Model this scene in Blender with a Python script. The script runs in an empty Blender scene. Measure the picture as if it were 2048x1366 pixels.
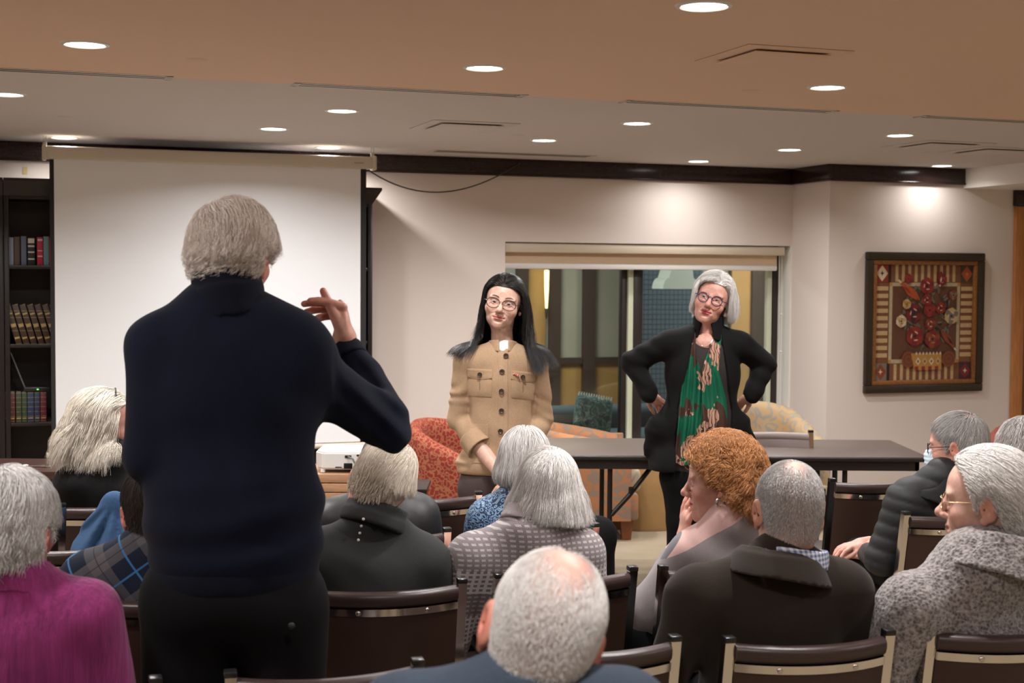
import bpy, bmesh, math, random
import numpy as np
from mathutils import Vector, Matrix, Euler
PI = math.pi
random.seed(7)
RNG = np.random.default_rng(11)
SC = bpy.context.scene
COL = SC.collection
f32 = np.float32

# ------------------------------------------------------------------ camera
CAMZ = 1.66
FOC = 2800.0
PITCH = math.atan((683 - 550) / FOC)
ROLL = 0.007
RM = (Matrix.Rotation(PI / 2 - PITCH, 3, 'X') @ Matrix.Rotation(ROLL, 3, 'Z'))
CAMP = Vector((0, 0, CAMZ))


def ray(px, py):
    return RM @ Vector(((px - 1024) / FOC, -(py - 683) / FOC, -1.0))


def P(px, py, Y):
    d = ray(px, py)
    return CAMP + d * (Y / d.y)


def PZ(px, py, z):
    d = ray(px, py)
    return CAMP + d * ((z - CAMZ) / d.z)


def proj(p):
    q = RM.transposed() @ (Vector(p) - CAMP)
    return (1024 + FOC * q.x / -q.z, 683 - FOC * q.y / -q.z)


cam = bpy.data.cameras.new('camera')
camo = bpy.data.objects.new('camera', cam)
COL.objects.link(camo)
camo.matrix_world = Matrix.Translation(CAMP) @ RM.to_4x4()
cam.sensor_width = 36
cam.lens = FOC / 2048 * 36
cam.clip_start = 0.05
cam.dof.use_dof = True
cam.dof.focus_distance = 4.9
cam.dof.aperture_fstop = 5.6
SC.camera = camo

# room frame: origin on the window wall, u along the wall, v away from the camera
UX = Vector((0.9455, 0.3256, 0)).normalized()
VX = Vector((-UX.y, UX.x, 0))
W0 = Vector((0, 9.0, 0))
RANG = math.atan2(UX.y, UX.x)
CEIL = 2.40


def W(u, v, z=0.0):
    return W0 + UX * u + VX * v + Vector((0, 0, z))


def toW(p):
    q = Vector(p) - W0
    return (q.dot(UX), q.dot(VX), q.z)


# ------------------------------------------------------------------ object helpers
def tag(o, label=None, cat=None, group=None, kind=None):
    if label:
        o['label'] = label
    if cat:
        o['category'] = cat
    if group:
        o['group'] = group
    if kind:
        o['kind'] = kind
    return o


def empty(name, loc, label, cat, group=None, rz=0.0):
    o = bpy.data.objects.new(name, None)
    o.empty_display_size = 0.1
    COL.objects.link(o)
    o.location = loc
    o.rotation_euler = (0, 0, rz)
    return tag(o, label, cat, group)


def link(name, me, mats, parent=None, loc=None, rz=0.0):
    o = bpy.data.objects.new(name, me)
    COL.objects.link(o)
    if mats is not None:
        for m in (mats if isinstance(mats, (list, tuple)) else [mats]):
            me.materials.append(m)
    if parent is not None:
        o.parent = parent
    if loc is not None:
        o.location = loc
    if rz:
        o.rotation_euler = (0, 0, rz)
    return o


def copy_tree(o, parent=None):
    c = o.copy()
    COL.objects.link(c)
    if parent is not None:
        c.parent = parent
    for ch in list(o.children):
        copy_tree(ch, c)
    return c


class MB:
    """collects shapes in a bmesh"""

    def __init__(self):
        self.bm = bmesh.new()
        self.mi = 0

    def _fin(self, vs, M=None):
        if M is not None:
            bmesh.ops.transform(self.bm, matrix=M, verts=vs)
        fs = set(f for v in vs for f in v.link_faces)
        for f in fs:
            f.material_index = self.mi
        return vs

    def box(self, lo, hi, bevel=0.0, M=None, seg=2):
        r = bmesh.ops.create_cube(self.bm, size=1.0)
        vs = r['verts']
        lo = Vector(lo)
        hi = Vector(hi)
        for v in vs:
            v.co = Vector([lo[i] + (v.co[i] + 0.5) * (hi[i] - lo[i]) for i in range(3)])
        if bevel > 0:
            es = list(set(e for v in vs for e in v.link_edges))
            b = bmesh.ops.bevel(self.bm, geom=es, offset=bevel, segments=seg, profile=0.5, affect='EDGES')
            vs = list(set(list(b['verts']) + [v for v in vs if v.is_valid]))
            vs = [v for v in vs if v.is_valid]
        return self._fin(vs, M)

    def cyl(self, a, b, r1, r2=None, n=16, caps=True):
        a = Vector(a)
        b = Vector(b)
        r2 = r1 if r2 is None else r2
        d = b - a
        M = Matrix.Translation((a + b) / 2) @ d.to_track_quat('Z', 'Y').to_matrix().to_4x4()
        r = bmesh.ops.create_cone(self.bm, cap_ends=caps, segments=n, radius1=r1, radius2=r2, depth=d.length)
        return self._fin(r['verts'], M)

    def sph(self, c, r, n=12, R=None):
        q = bmesh.ops.create_uvsphere(self.bm, u_segments=n * 2, v_segments=n, radius=1.0)
        s = r if isinstance(r, (tuple, list)) else (r, r, r)
        M = Matrix.Translation(Vector(c)) @ (R.to_4x4() if R else Matrix.Identity(4)) @ Matrix.Diagonal((*s, 1))
        return self._fin(q['verts'], M)

    def tube(self, pts, r, n=8, closed=False, caps=True):
        pts = [Vector(p) for p in pts]
        N = len(pts)
        rings = []
        ref = None
        for i, p in enumerate(pts):
            if closed:
                t = pts[(i + 1) % N] - pts[i - 1]
            else:
                t = pts[min(i + 1, N - 1)] - pts[max(i - 1, 0)]
            t.normalize()
            if ref is None:
                ref = t.orthogonal().normalized()
            ref = (ref - t * ref.dot(t)).normalized()
            bn = t.cross(ref)
            rr = r[i] if isinstance(r, (list, tuple)) else r
            rings.append([self.bm.verts.new(p + (ref * math.cos(2 * PI * k / n) + bn * math.sin(2 * PI * k / n)) * rr) for k in range(n)])
        M = N if closed else N - 1
        for i in range(M):
            A = rings[i]
            B = rings[(i + 1) % N]
            for k in range(n):
                self.bm.faces.new((A[k], A[(k + 1) % n], B[(k + 1) % n], B[k])).material_index = self.mi
        if caps and not closed:
            self.bm.faces.new(list(reversed(rings[0]))).material_index = self.mi
            self.bm.faces.new(rings[-1]).material_index = self.mi
        return [v for q in rings for v in q]

    def lathe(self, prof, n=32, c=(0, 0, 0), M=None):
        c = Vector(c)
        rings = []
        for (r, z) in prof:
            if r < 1e-6:
                rings.append([self.bm.verts.new(c + Vector((0, 0, z)))])
            else:
                rings.append([self.bm.verts.new(c + Vector((r * math.cos(2 * PI * k / n), r * math.sin(2 * PI * k / n), z))) for k in range(n)])
        for A, B in zip(rings, rings[1:]):
            for k in range(n):
                a0, a1 = A[k % len(A)], A[(k + 1) % len(A)]
                b0, b1 = B[k % len(B)], B[(k + 1) % len(B)]
                f = []
                for v in (a0, a1, b1, b0):
                    if v not in f:
                        f.append(v)
                if len(f) > 2:
                    self.bm.faces.new(f).material_index = self.mi
        vs = [v for q in rings for v in q]
        if M is not None:
            bmesh.ops.transform(self.bm, matrix=M, verts=vs)
        return vs

    def prism(self, poly, z0, z1, M=None):
        """poly of (x,y), extruded in z"""
        a = [self.bm.verts.new((x, y, z0)) for x, y in poly]
        b = [self.bm.verts.new((x, y, z1)) for x, y in poly]
        n = len(poly)
        fs = [self.bm.faces.new(list(reversed(a))), self.bm.faces.new(b)]
        for i in range(n):
            fs.append(self.bm.faces.new((a[i], a[(i + 1) % n], b[(i + 1) % n], b[i])))
        for f in fs:
            f.material_index = self.mi
        if M is not None:
            bmesh.ops.transform(self.bm, matrix=M, verts=a + b)
        return a + b

    def face(self, pts):
        f = self.bm.faces.new([self.bm.verts.new(p) for p in pts])
        f.material_index = self.mi
        return f

    def grid(self, fn, nu, nv, closed_u=False):
        V = [[self.bm.verts.new(fn(i / (nu if closed_u else nu - 1), j / (nv - 1))) for j in range(nv)] for i in range(nu)]
        for i in range(nu if closed_u else nu - 1):
            for j in range(nv - 1):
                k = (i + 1) % nu
                self.bm.faces.new((V[i][j], V[k][j], V[k][j + 1], V[i][j + 1])).material_index = self.mi
        return [v for q in V for v in q]

    def build(self, name, mats, parent=None, loc=None, rz=0.0, smooth=True, angle=40, solid=0.0):
        bm = self.bm
        bmesh.ops.recalc_face_normals(bm, faces=bm.faces[:])
        if smooth:
            ca = math.radians(angle)
            for f in bm.faces:
                f.smooth = True
            for e in bm.edges:
                if len(e.link_faces) == 2:
                    e.smooth = e.calc_face_angle(0) < ca
                else:
                    e.smooth = True
        me = bpy.data.meshes.new(name)
        bm.to_mesh(me)
        bm.free()
        return link(name, me, mats, parent, loc, rz)


def np_mesh(name, V, quads=None, tris=None, smooth=True):
    me = bpy.data.meshes.new(name)
    V = np.asarray(V, f32)
    me.vertices.add(len(V))
    me.vertices.foreach_set('co', V.ravel())
    parts = []
    sizes = []
    for F, k in ((quads, 4), (tris, 3)):
        if F is not None and len(F):
            parts.append(np.asarray(F, np.int32).ravel())
            sizes.append(np.full(len(F), k, np.int32))
    idx = np.concatenate(parts)
    sz = np.concatenate(sizes)
    st = np.concatenate(([0], np.cumsum(sz)[:-1])).astype(np.int32)
    me.loops.add(len(idx))
    me.loops.foreach_set('vertex_index', idx)
    me.polygons.add(len(sz))
    me.polygons.foreach_set('loop_start', st)
    me.polygons.foreach_set('use_smooth', np.full(len(sz), smooth, bool))
    me.update(calc_edges=True)
    me.validate()
    return me


def set_col(me, arr, name='tint'):
    a = me.attributes.new(name, 'FLOAT_COLOR', 'POINT')
    arr = np.asarray(arr, f32)
    if arr.shape[1] == 3:
        arr = np.concatenate([arr, np.ones((len(arr), 1), f32)], 1)
    a.data.foreach_set('color', arr.ravel())


# ------------------------------------------------------------------ materials
def lin(c):
    return tuple(((x / 255) / 12.92 if x / 255 <= 0.04045 else (((x / 255) + 0.055) / 1.055) ** 2.4) for x in c)


class NT:
    def __init__(self, name):
        self.m = bpy.data.materials.new(name)
        self.m.use_nodes = True
        self.t = self.m.node_tree
        self.t.nodes.clear()
        self.out = self.n('ShaderNodeOutputMaterial')
        self.b = self.n('ShaderNodeBsdfPrincipled')
        self.t.links.new(self.b.outputs[0], self.out.inputs[0])

    def n(self, typ, **kw):
        x = self.t.nodes.new(typ)
        for k, v in kw.items():
            if k.startswith('_'):
                x.inputs[k[1:].replace('_', ' ')].default_value = v
            else:
                setattr(x, k, v)
        return x

    def l(self, a, b):
        self.t.links.new(a, b)

    def set(self, **kw):
        for k, v in kw.items():
            s = self.b.inputs[k.replace('_', ' ')]
            if hasattr(v, 'is_output'):
                self.l(v, s)
            else:
                s.default_value = (*v, 1) if isinstance(v, tuple) and len(v) == 3 and s.type == 'RGBA' else v
        return self

    def coord(self, scale=(1, 1, 1), rot=(0, 0, 0), kind='Object'):
        c = self.n('ShaderNodeTexCoord')
        m = self.n('ShaderNodeMapping')
        m.inputs['Scale'].default_value = scale
        m.inputs['Rotation'].default_value = rot
        self.l(c.outputs[kind], m.inputs[0])
        return m.outputs[0]

    def math(self, op, a, b=None, c=None):
        x = self.n('ShaderNodeMath', operation=op)
        for i, v in enumerate((a, b, c)):
            if v is None:
                continue
            if hasattr(v, 'is_output'):
                self.l(v, x.inputs[i])
            else:
                x.inputs[i].default_value = v
        return x.outputs[0]

    def sep(self, v):
        s = self.n('ShaderNodeSeparateXYZ')
        self.l(v, s.inputs[0])
        return s.outputs

    def noise(self, vec, scale, detail=3, rough=0.5, dist=0.0):
        x = self.n('ShaderNodeTexNoise')
        x.inputs['Scale'].default_value = scale
        x.inputs['Detail'].default_value = detail
        x.inputs['Roughness'].default_value = rough
        x.inputs['Distortion'].default_value = dist
        if vec is not None:
            self.l(vec, x.inputs['Vector'])
        return x.outputs['Fac']

    def vor(self, vec, scale, feature='F1', out='Distance', rnd=1.0):
        x = self.n('ShaderNodeTexVoronoi', feature=feature)
        x.inputs['Scale'].default_value = scale
        x.inputs['Randomness'].default_value = rnd
        self.l(vec, x.inputs['Vector'])
        return x.outputs[out]

    def ramp(self, fac, stops, interp='LINEAR'):
        x = self.n('ShaderNodeValToRGB')
        x.color_ramp.interpolation = interp
        e = x.color_ramp.elements
        while len(e) < len(stops):
            e.new(0.5)
        for i, (p, c) in enumerate(stops):
            e[i].position = p
            e[i].color = (*c, 1) if len(c) == 3 else c
        self.l(fac, x.inputs[0])
        return x.outputs[0]

    def mix(self, fac, a, b, blend='MIX'):
        x = self.n('ShaderNodeMix', data_type='RGBA', blend_type=blend)
        for i, v in ((0, fac), (6, a), (7, b)):
            if hasattr(v, 'is_output'):
                self.l(v, x.inputs[i])
            else:
                x.inputs[i].default_value = (*v, 1) if isinstance(v, tuple) and len(v) == 3 else v
        return x.outputs[2]

    def bump(self, h, strength=0.3, dist=0.01):
        x = self.n('ShaderNodeBump')
        x.inputs['Strength'].default_value = strength
        x.inputs['Distance'].default_value = dist
        self.l(h, x.inputs['Height'])
        self.l(x.outputs[0], self.b.inputs['Normal'])


def M_plain(name, col, rough=0.6, metal=0.0, noise=0.0, nscale=40, bump=0.0, spec=0.5, stretch=(1, 1, 1), sheen=0.0):
    t = NT(name)
    if noise or bump:
        v = t.coord(stretch)
        nz = t.noise(v, nscale, 4, 0.6)
        if noise:
            dk = tuple(c * (1 - noise) for c in col)
            lt = tuple(min(1, c * (1 + noise)) for c in col)
            t.set(Base_Color=t.ramp(nz, [(0.3, dk), (0.7, lt)]))
        else:
            t.set(Base_Color=col)
        if bump:
            t.bump(nz, bump, 0.004)
    else:
        t.set(Base_Color=col)
    t.set(Roughness=rough, Metallic=metal, Specular_IOR_Level=spec)
    if sheen:
        t.set(Sheen_Weight=sheen)
    return t.m


def M_emit(name, col, strength):
    t = NT(name)
    t.set(Base_Color=(0, 0, 0), Emission_Color=col, Emission_Strength=strength)
    return t.m


# ------------------------------------------------------------------ signed distance modelling
def V3(p):
    return np.array((p[0], p[1], p[2]), f32)


def rotm(M):
    return np.array([[M[i][j] for j in range(3)] for i in range(3)], f32)


def ell(c, r, R=None):
    """ellipsoid; R = 3x3 rotation local->world"""
    c = V3(c)
    r = np.array(r, f32) if hasattr(r, '__len__') else np.full(3, r, f32)
    Rm = None if R is None else rotm(R)
    ext = r if Rm is None else np.sqrt((Rm ** 2 * r[None, :] ** 2).sum(1))

    def fn(X, Y, Z):
        x, y, z = X - c[0], Y - c[1], Z - c[2]
        if Rm is not None:
            x, y, z = (Rm[0, 0] * x + Rm[1, 0] * y + Rm[2, 0] * z, Rm[0, 1] * x + Rm[1, 1] * y + Rm[2, 1] * z, Rm[0, 2] * x + Rm[1, 2] * y + Rm[2, 2] * z)
        x, y, z = x / r[0], y / r[1], z / r[2]
        k0 = np.sqrt(x * x + y * y + z * z)
        k1 = np.sqrt((x / r[0]) ** 2 + (y / r[1]) ** 2 + (z / r[2]) ** 2) + 1e-9
        return k0 * (k0 - 1) / k1
    return fn, c - ext, c + ext


def cap(a, b, r1, r2=None):
    a = V3(a)
    b = V3(b)
    r2 = r1 if r2 is None else r2
    ab = b - a
    L = float((ab * ab).sum()) + 1e-12
    m = max(r1, r2)

    def fn(X, Y, Z):
        x, y, z = X - a[0], Y - a[1], Z - a[2]
        t = np.clip((x * ab[0] + y * ab[1] + z * ab[2]) / L, 0, 1)
        return np.sqrt((x - t * ab[0]) ** 2 + (y - t * ab[1]) ** 2 + (z - t * ab[2]) ** 2) - (r1 + (r2 - r1) * t)
    return fn, np.minimum(a, b) - m, np.maximum(a, b) + m


def rbox(c, h, rad=0.01, R=None):
    c = V3(c)
    h = np.array(h, f32) - rad
    Rm = np.eye(3, dtype=f32) if R is None else rotm(R)
    ext = np.abs(Rm) @ (h + rad)

    def fn(X, Y, Z):
        x, y, z = X - c[0], Y - c[1], Z - c[2]
        x, y, z = (Rm[0, 0] * x + Rm[1, 0] * y + Rm[2, 0] * z, Rm[0, 1] * x + Rm[1, 1] * y + Rm[2, 1] * z, Rm[0, 2] * x + Rm[1, 2] * y + Rm[2, 2] * z)
        x, y, z = np.abs(x) - h[0], np.abs(y) - h[1], np.abs(z) - h[2]
        return np.sqrt(np.maximum(x, 0) ** 2 + np.maximum(y, 0) ** 2 + np.maximum(z, 0) ** 2) + np.minimum(np.maximum(x, np.maximum(y, z)), 0) - rad
    return fn, c - ext, c + ext


def half(p, n):
    """half space: inside where (x-p).n < 0"""
    p = V3(p)
    n = V3(n)
    n = n / np.linalg.norm(n)

    def fn(X, Y, Z):
        return (X - p[0]) * n[0] + (Y - p[1]) * n[1] + (Z - p[2]) * n[2]
    return fn, None, None


def shell(prim, th):
    fn, lo, hi = prim
    return (lambda X, Y, Z: np.abs(fn(X, Y, Z)) - th), lo - th, hi + th


def smin(a, b, k):
    if k <= 0:
        return np.minimum(a, b)
    h = np.maximum(k - np.abs(a - b), 0) / k
    return np.minimum(a, b) - h * h * k * 0.25


def sdf_eval(ops, X, Y, Z):
    D = np.full(X.shape, 1.0, f32)
    for op, prim, k in ops:
        d = prim[0](X, Y, Z)
        if op == 'u':
            D = smin(D, d, k)
        elif op == 's':
            D = -smin(-D, d, k)
        elif op == 'i':
            D = -smin(-D, -d, k)
        elif op == 'd':
            D = D + d
    return D


def sdf_mesh(ops, h, bounds=None):
    lo = np.min([p[1] for o, p, k in ops if o == 'u'], 0)
    hi = np.max([p[2] for o, p, k in ops if o == 'u'], 0)
    if bounds is not None:
        lo = np.maximum(lo, bounds[0])
        hi = np.minimum(hi, bounds[1])
    lo = lo - 3 * h
    hi = hi + 3 * h
    n = np.ceil((hi - lo) / h).astype(int) + 1
    ax = [(lo[i] + h * np.arange(n[i])).astype(f32) for i in range(3)]
    D = np.full(n, 0.2, f32)
    for op, prim, k in ops:
        fn, a, b = prim
        if a is not None and op != 'd':
            m = (k if k else 0) + 3 * h
            s = [slice(max(0, int((a[i] - m - lo[i]) / h)), min(n[i], int((b[i] + m - lo[i]) / h) + 2)) for i in range(3)]
            if any(q.start >= q.stop for q in s):
                continue
        else:
            s = [slice(0, n[i]) for i in range(3)]
        s = tuple(s)
        X = ax[0][s[0]][:, None, None]
        Y = ax[1][s[1]][None, :, None]
        Z = ax[2][s[2]][None, None, :]
        d = fn(X, Y, Z)
        sub = D[s]
        if op == 'u':
            D[s] = smin(sub, d, k)
        elif op == 's':
            D[s] = -smin(-sub, d, k)
        elif op == 'i':
            D[s] = -smin(-sub, -d, k)
        elif op == 'd':
            D[s] = sub + d
    D[[0, -1]] = np.maximum(D[[0, -1]], h)
    D[:, [0, -1]] = np.maximum(D[:, [0, -1]], h)
    D[:, :, [0, -1]] = np.maximum(D[:, :, [0, -1]], h)
    return surface_nets(D, lo, h)


def surface_nets(D, lo, h):
    ins = D < 0
    n = D.shape
    acc = np.zeros((n[0] - 1, n[1] - 1, n[2] - 1, 3), f32)
    cnt = np.zeros((n[0] - 1, n[1] - 1, n[2] - 1), f32)
    for axis in range(3):
        o1, o2 = [a for a in range(3) if a != axis]
        sa = [slice(None)] * 3
        sb = [slice(None)] * 3
        sa[axis] = slice(0, -1)
        sb[axis] = slice(1, None)
        A = D[tuple(sa)]
        B = D[tuple(sb)]
        cr = (A < 0) != (B < 0)
        t = np.where(cr, A / np.where(cr, A - B, 1), 0)
        for i in (0, 1):
            for j in (0, 1):
                s = [slice(None)] * 3
                s[o1] = slice(i, n[o1] - 1 + i)
                s[o2] = slice(j, n[o2] - 1 + j)
                c = cr[tuple(s)]
                acc[..., axis] += np.where(c, t[tuple(s)], 0)
                acc[..., o1] += i * c
                acc[..., o2] += j * c
                cnt += c
    act = cnt > 0
    idx = np.full(act.shape, -1, np.int64)
    idx[act] = np.arange(act.sum())
    base = np.argwhere(act).astype(f32)
    V = (base + acc[act] / cnt[act][:, None]) * h + np.asarray(lo, f32)
    quads = []
    for axis in range(3):
        o1, o2 = (axis + 1) % 3, (axis + 2) % 3
        sa = [slice(1, -1)] * 3
        sb = [slice(1, -1)] * 3
        sa[axis] = slice(0, -1)
        sb[axis] = slice(1, None)
        A = ins[tuple(sa)]
        B = ins[tuple(sb)]
        w = np.argwhere(A != B)
        if not len(w):
            continue
        fl = A[tuple(w.T)]
        g = w.copy()
        g[:, o1] += 1
        g[:, o2] += 1

        def at(d1, d2):
            q = g.copy()
            q[:, o1] -= d1
            q[:, o2] -= d2
            return idx[tuple(q.T)]
        Q = np.stack([at(1, 1), at(0, 1), at(0, 0), at(1, 0)], 1)
        Q[~fl] = Q[~fl][:, ::-1]
        quads.append(Q)
    Q = np.concatenate(quads)
    Q = Q[(Q >= 0).all(1)]
    return V.astype(f32), Q


def relax(V, Q, it=1, w=0.5):
    for _ in range(it):
        S = np.zeros_like(V)
        c = np.zeros(len(V), f32)
        for a, b in ((0, 1), (1, 2), (2, 3), (3, 0)):
            np.add.at(S, Q[:, a], V[Q[:, b]])
            np.add.at(c, Q[:, a], 1)
            np.add.at(S, Q[:, b], V[Q[:, a]])
            np.add.at(c, Q[:, b], 1)
        V = V * (1 - w) + w * S / np.maximum(c, 1)[:, None]
    return V


def folds(amp, fx=(9, 5, 14), seed=0, warp=0.6):
    """soft cloth undulation"""
    r = np.random.default_rng(seed)
    ph = r.uniform(0, 6.28, 8)

    def fn(X, Y, Z):
        a = np.sin(fx[0] * X * 2 + ph[0] + warp * 2 * np.sin(6 * Z + ph[1]) + warp * np.sin(11 * Y + ph[6]))
        b = np.sin(fx[1] * Y * 2 + fx[2] * Z * 2 + ph[2] + warp * 3 * np.sin(7 * X + ph[3]))
        c = np.sin(31 * Z + 17 * X + ph[4] + 2 * np.sin(13 * X - 9 * Y + ph[5]))
        return amp * (0.45 * a + 0.4 * b + 0.3 * c)
    return fn, None, None
# ------------------------------------------------------------------ people: heads, hair, hands, clothes
def g3(X, c, s):
    return np.exp(-(((X - V3(c)) / np.array(s, f32)) ** 2).sum(1))


def vec(*a):
    return Vector(a)


def hair_valid(p, hl=None):
    hl = hl or ([-.12, -.07, -.03, -.012, .004, .018, .03, .05, .075, .1], [-.088, -.08, -.05, .03, -.025, -.025, .02, .055, .078, .085])
    return p[:, 2] > np.interp(p[:, 1], hl[0], hl[1])


MAN_HL = ([-.12, -.07, -.045, -.03, -.012, .006, .020, .03, .05, .075, .1], [-.070, -.068, -.056, -.01, .028, .0, -.01, .03, .07, .09, .10])
WOMAN_HL = ([-.12, -.07, -.03, -.012, .004, .018, .03, .05, .072, .1], [-.088, -.08, -.05, .02, -.015, -.01, .02, .05, .070, .075])


def head_ops(h):
    jw = h.get('jaw', 1.0)
    fl = h.get('face_len', 1.0)
    ns = h.get('nose', 1.0)
    hv = h.get('heavy', 0.0)
    o = [('u', ell((0, -.014, .036), (.075, .097, .086)), 0),
         ('u', ell((0, -.045, -.022), (.060, .052, .070)), .03),
         ('u', ell((0, .028, .028), (.062, .060, .062)), .03),
         ('u', ell((0, .032, -.030), (.063, .055, .076)), .03),
         ('u', ell((0, .028, -.078 * fl), (.054 * jw, .050, .034)), .025),
         ('u', ell((0, .074, -.101 * fl), (.020 * jw, .013, .015)), .026)]
    if hv:
        o.append(('u', ell((0, .03, -.105), (.045, .05, .022)), .03))
    for s in (-1, 1):
        o += [('u', ell((s * .043, .057, -.032), (.023, .020, .021)), .022),
              ('u', ell((s * .027, .080, .019), (.025, .010, .007)), .016)]
    o += [('u', cap((0, -.016, -.06), h.get('neck_to', (0, -.036, -.24)), .050 * h.get('neck', 1), .056 * h.get('neck', 1)), .035)]
    if h.get('face', True):
        for s in (-1, 1):
            o.append(('s', ell((s * .031, .093, .000), (.018, .0115, .0115)), .014))
        o += [('u', cap((0, .085, .010), (0, .104 + .004 * ns, -.029), .0078, .0105 * ns), .012),
              ('u', ell((0, .107 + .004 * ns, -.034), (.0115 * ns, .011, .0105)), .009)]
        for s in (-1, 1):
            o += [('u', ell((s * .0115 * ns, .0985, -.0385), (.0078, .0095, .0075)), .006),
                  ('s', ell((s * .0058, .106, -.0465), (.0032, .005, .0035)), .002)]
        mz = -.067
        o += [('u', ell((0, .078, mz), (.030, .0155, .024)), .016)]
        for s in (-1, 1):
            o += [('u', ell((s * .008, .0900, mz + .0043), (.0150, .0062, .0044)), .004),
                  ('s', ell((s * .026, .090, mz - .001), (.004, .006, .004)), .006)]
        o += [('u', ell((0, .0895, mz - .0048), (.0175, .0072, .0054)), .005),
              ('s', ell((0, .1, mz), (.0225, .0095, .0008)), .0022),
              ('s', ell((0, .0945, mz + .0125), (.0028, .003, .006)), .003),
              ('s', ell((0, .093, mz - .0175), (.015, .006, .0045)), .008)]
        up = h.get('lid_up', .24) + .16
        dn = h.get('lid_dn', .34) + .08
        for s in (-1, 1):
            c = (s * .031, .0746, -.001)

            def lid(X, Y, Z, c=c, s=s):
                d = np.sqrt((X - c[0]) ** 2 + (Y - c[1]) ** 2 + (Z - c[2]) ** 2) - .0137
                zz = (Z - c[2]) - .10 * s * (X - c[0])
                yy = Y - c[1]
                return np.maximum(d, np.minimum((up * yy - zz) / math.hypot(1, up), (zz + dn * yy) / math.hypot(1, dn)))
            o.append(('u', (lid, V3(c) - .014, V3(c) + .014), .0025))
            if h.get('age', 0):
                o.append(('s', cap((s * .020, .094, -.036), (s * .034, .079, -.068), .0022, .0012), .006 * h['age']))
                o.append(('u', ell((s * .031, .083, -.017), (.011, .005, .004)), .008))
    es = h.get('ear', 1.0)
    for s in (-1, 1):
        R = (Matrix.Rotation(s * -.42, 3, 'Z') @ Matrix.Rotation(-.18, 3, 'X'))
        o += [('u', ell((s * .0785, -.014, -.006), (.0075, .0195 * es, .031 * es), R), .005),
              ('u', ell((s * .0765, -.004, -.034 * es), (.006, .010, .011), R), .006),
              ('s', ell((s * .0875, -.010, -.004), (.0062, .0105, .018), R), .004),
              ('s', ell((s * .078, -.001, -.010), (.006, .004, .005)), .004)]
    return o


def head_tint(p, h):
    sk = np.array(h['skin'], f32)
    c = np.tile(sk, (len(p), 1))
    red = np.array(h.get('flush', (sk[0] * 1.0, sk[1] * .62, sk[2] * .55)), f32)

    def blend(m, col):
        nonlocal c
        m = np.clip(m, 0, 1)[:, None]
        c = c * (1 - m) + np.array(col, f32) * m
    fl = h.get('flushk', .5)
    for s in (-1, 1):
        blend(fl * g3(p, (s * .045, .06, -.036), (.022, .03, .02)), red)
        blend(fl * 1.3 * (np.abs(p[:, 0]) > .073) * (np.sign(p[:, 0]) == s) * g3(p, (s * .085, -.012, -.01), (.02, .03, .04)), red)
        if h.get('face', True):
            blend(.45 * g3(p, (s * .031, .085, -.004), (.018, .02, .011)), red * .9)
    if h.get('face', True):
        blend(fl * 1.1 * g3(p, (0, .11, -.036), (.014, .014, .012)), red)
        lip = np.array(h.get('lips', (.42, .12, .11)), f32)
        mz = -.067
        for s in (-1, 1):
            q = ((p[:, 0] - s * .008) / .0165) ** 2 + ((p[:, 2] - (mz + .0045)) / .0058) ** 2
            blend((p[:, 1] > .078) * np.clip((1.15 - q) * 3, 0, 1), lip * .9)
        q = (p[:, 0] / .0195) ** 2 + ((p[:, 2] - (mz - .0055)) / .0068) ** 2
        blend((p[:, 1] > .078) * np.clip((1.1 - q) * 3, 0, 1), lip)
        blend((p[:, 1] > .078) * np.exp(-((p[:, 2] - mz) / .0013) ** 2) * (np.abs(p[:, 0]) < .024) * .8, lip * .25)
        bc = h.get('brow')
        if bc is not None:
            x = np.abs(p[:, 0])
            zc = .0215 + .006 * np.sin(np.clip((x - .012) / .034, 0, 1) * 2.4)
            w = np.interp(x, [.011, .016, .038, .048], [0.0, .0042, .0034, .0010])
            m = np.clip((w - np.abs(p[:, 2] - zc)) / .0014 + .4, 0, 1) * (p[:, 1] > .045) * (x > .012) * (x < .048)
            blend(m * h.get('browk', .85), bc)
    sc = h.get('scalp')
    if sc is not None:
        v = np.interp(p[:, 1], *h.get('hl', MAN_HL))
        m = np.clip((p[:, 2] - v) / .018, 0, 1)
        nz = .5 + .5 * np.sin(p[:, 0] * 310 + np.sin(p[:, 2] * 240) * 2) * np.sin(p[:, 2] * 330 + np.sin(p[:, 1] * 260) * 2)
        bald = h.get('bald')
        if bald is not None:
            m = m * (1 - bald[2] * g3(p, bald[0], bald[1]))
        ear = (np.abs(p[:, 0]) > .0735) & (p[:, 1] > -.045) & (p[:, 1] < .02) & (p[:, 2] < .028)
        blend(m * (1 - .85 * ear) * (h.get('scalpk', .8) * (.75 + .25 * nz)), sc)
    return c


SKIN = None


def mat_skin():
    global SKIN
    if SKIN is None:
        t = NT('skin')
        a = t.n('ShaderNodeAttribute', attribute_name='tint')
        v = t.coord()
        nz = t.noise(v, 55, 4, .6)
        c = t.mix(.5, a.outputs['Color'], t.ramp(nz, [(.3, (.38, .33, .33)), (.7, (.62, .58, .58))]), 'OVERLAY')
        t.set(Base_Color=c, Roughness=.46, Specular_IOR_Level=.42)
        t.b.inputs['Subsurface Weight'].default_value = .12
        t.b.inputs['Subsurface Radius'].default_value = (.012, .005, .003)
        t.b.inputs['Subsurface Scale'].default_value = .6
        t.bump(t.noise(v, 260, 3, .6), .12, .002)
        SKIN = t.m
    return SKIN


def mat_hair(name, dark, light, rough=.42, spec=.45):
    t = NT(name)
    a = t.n('ShaderNodeAttribute', attribute_name='shade')
    t.set(Base_Color=t.ramp(a.outputs['Fac'], [(.0, dark), (1.0, light)]), Roughness=rough, Specular_IOR_Level=spec)
    return t.m


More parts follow.
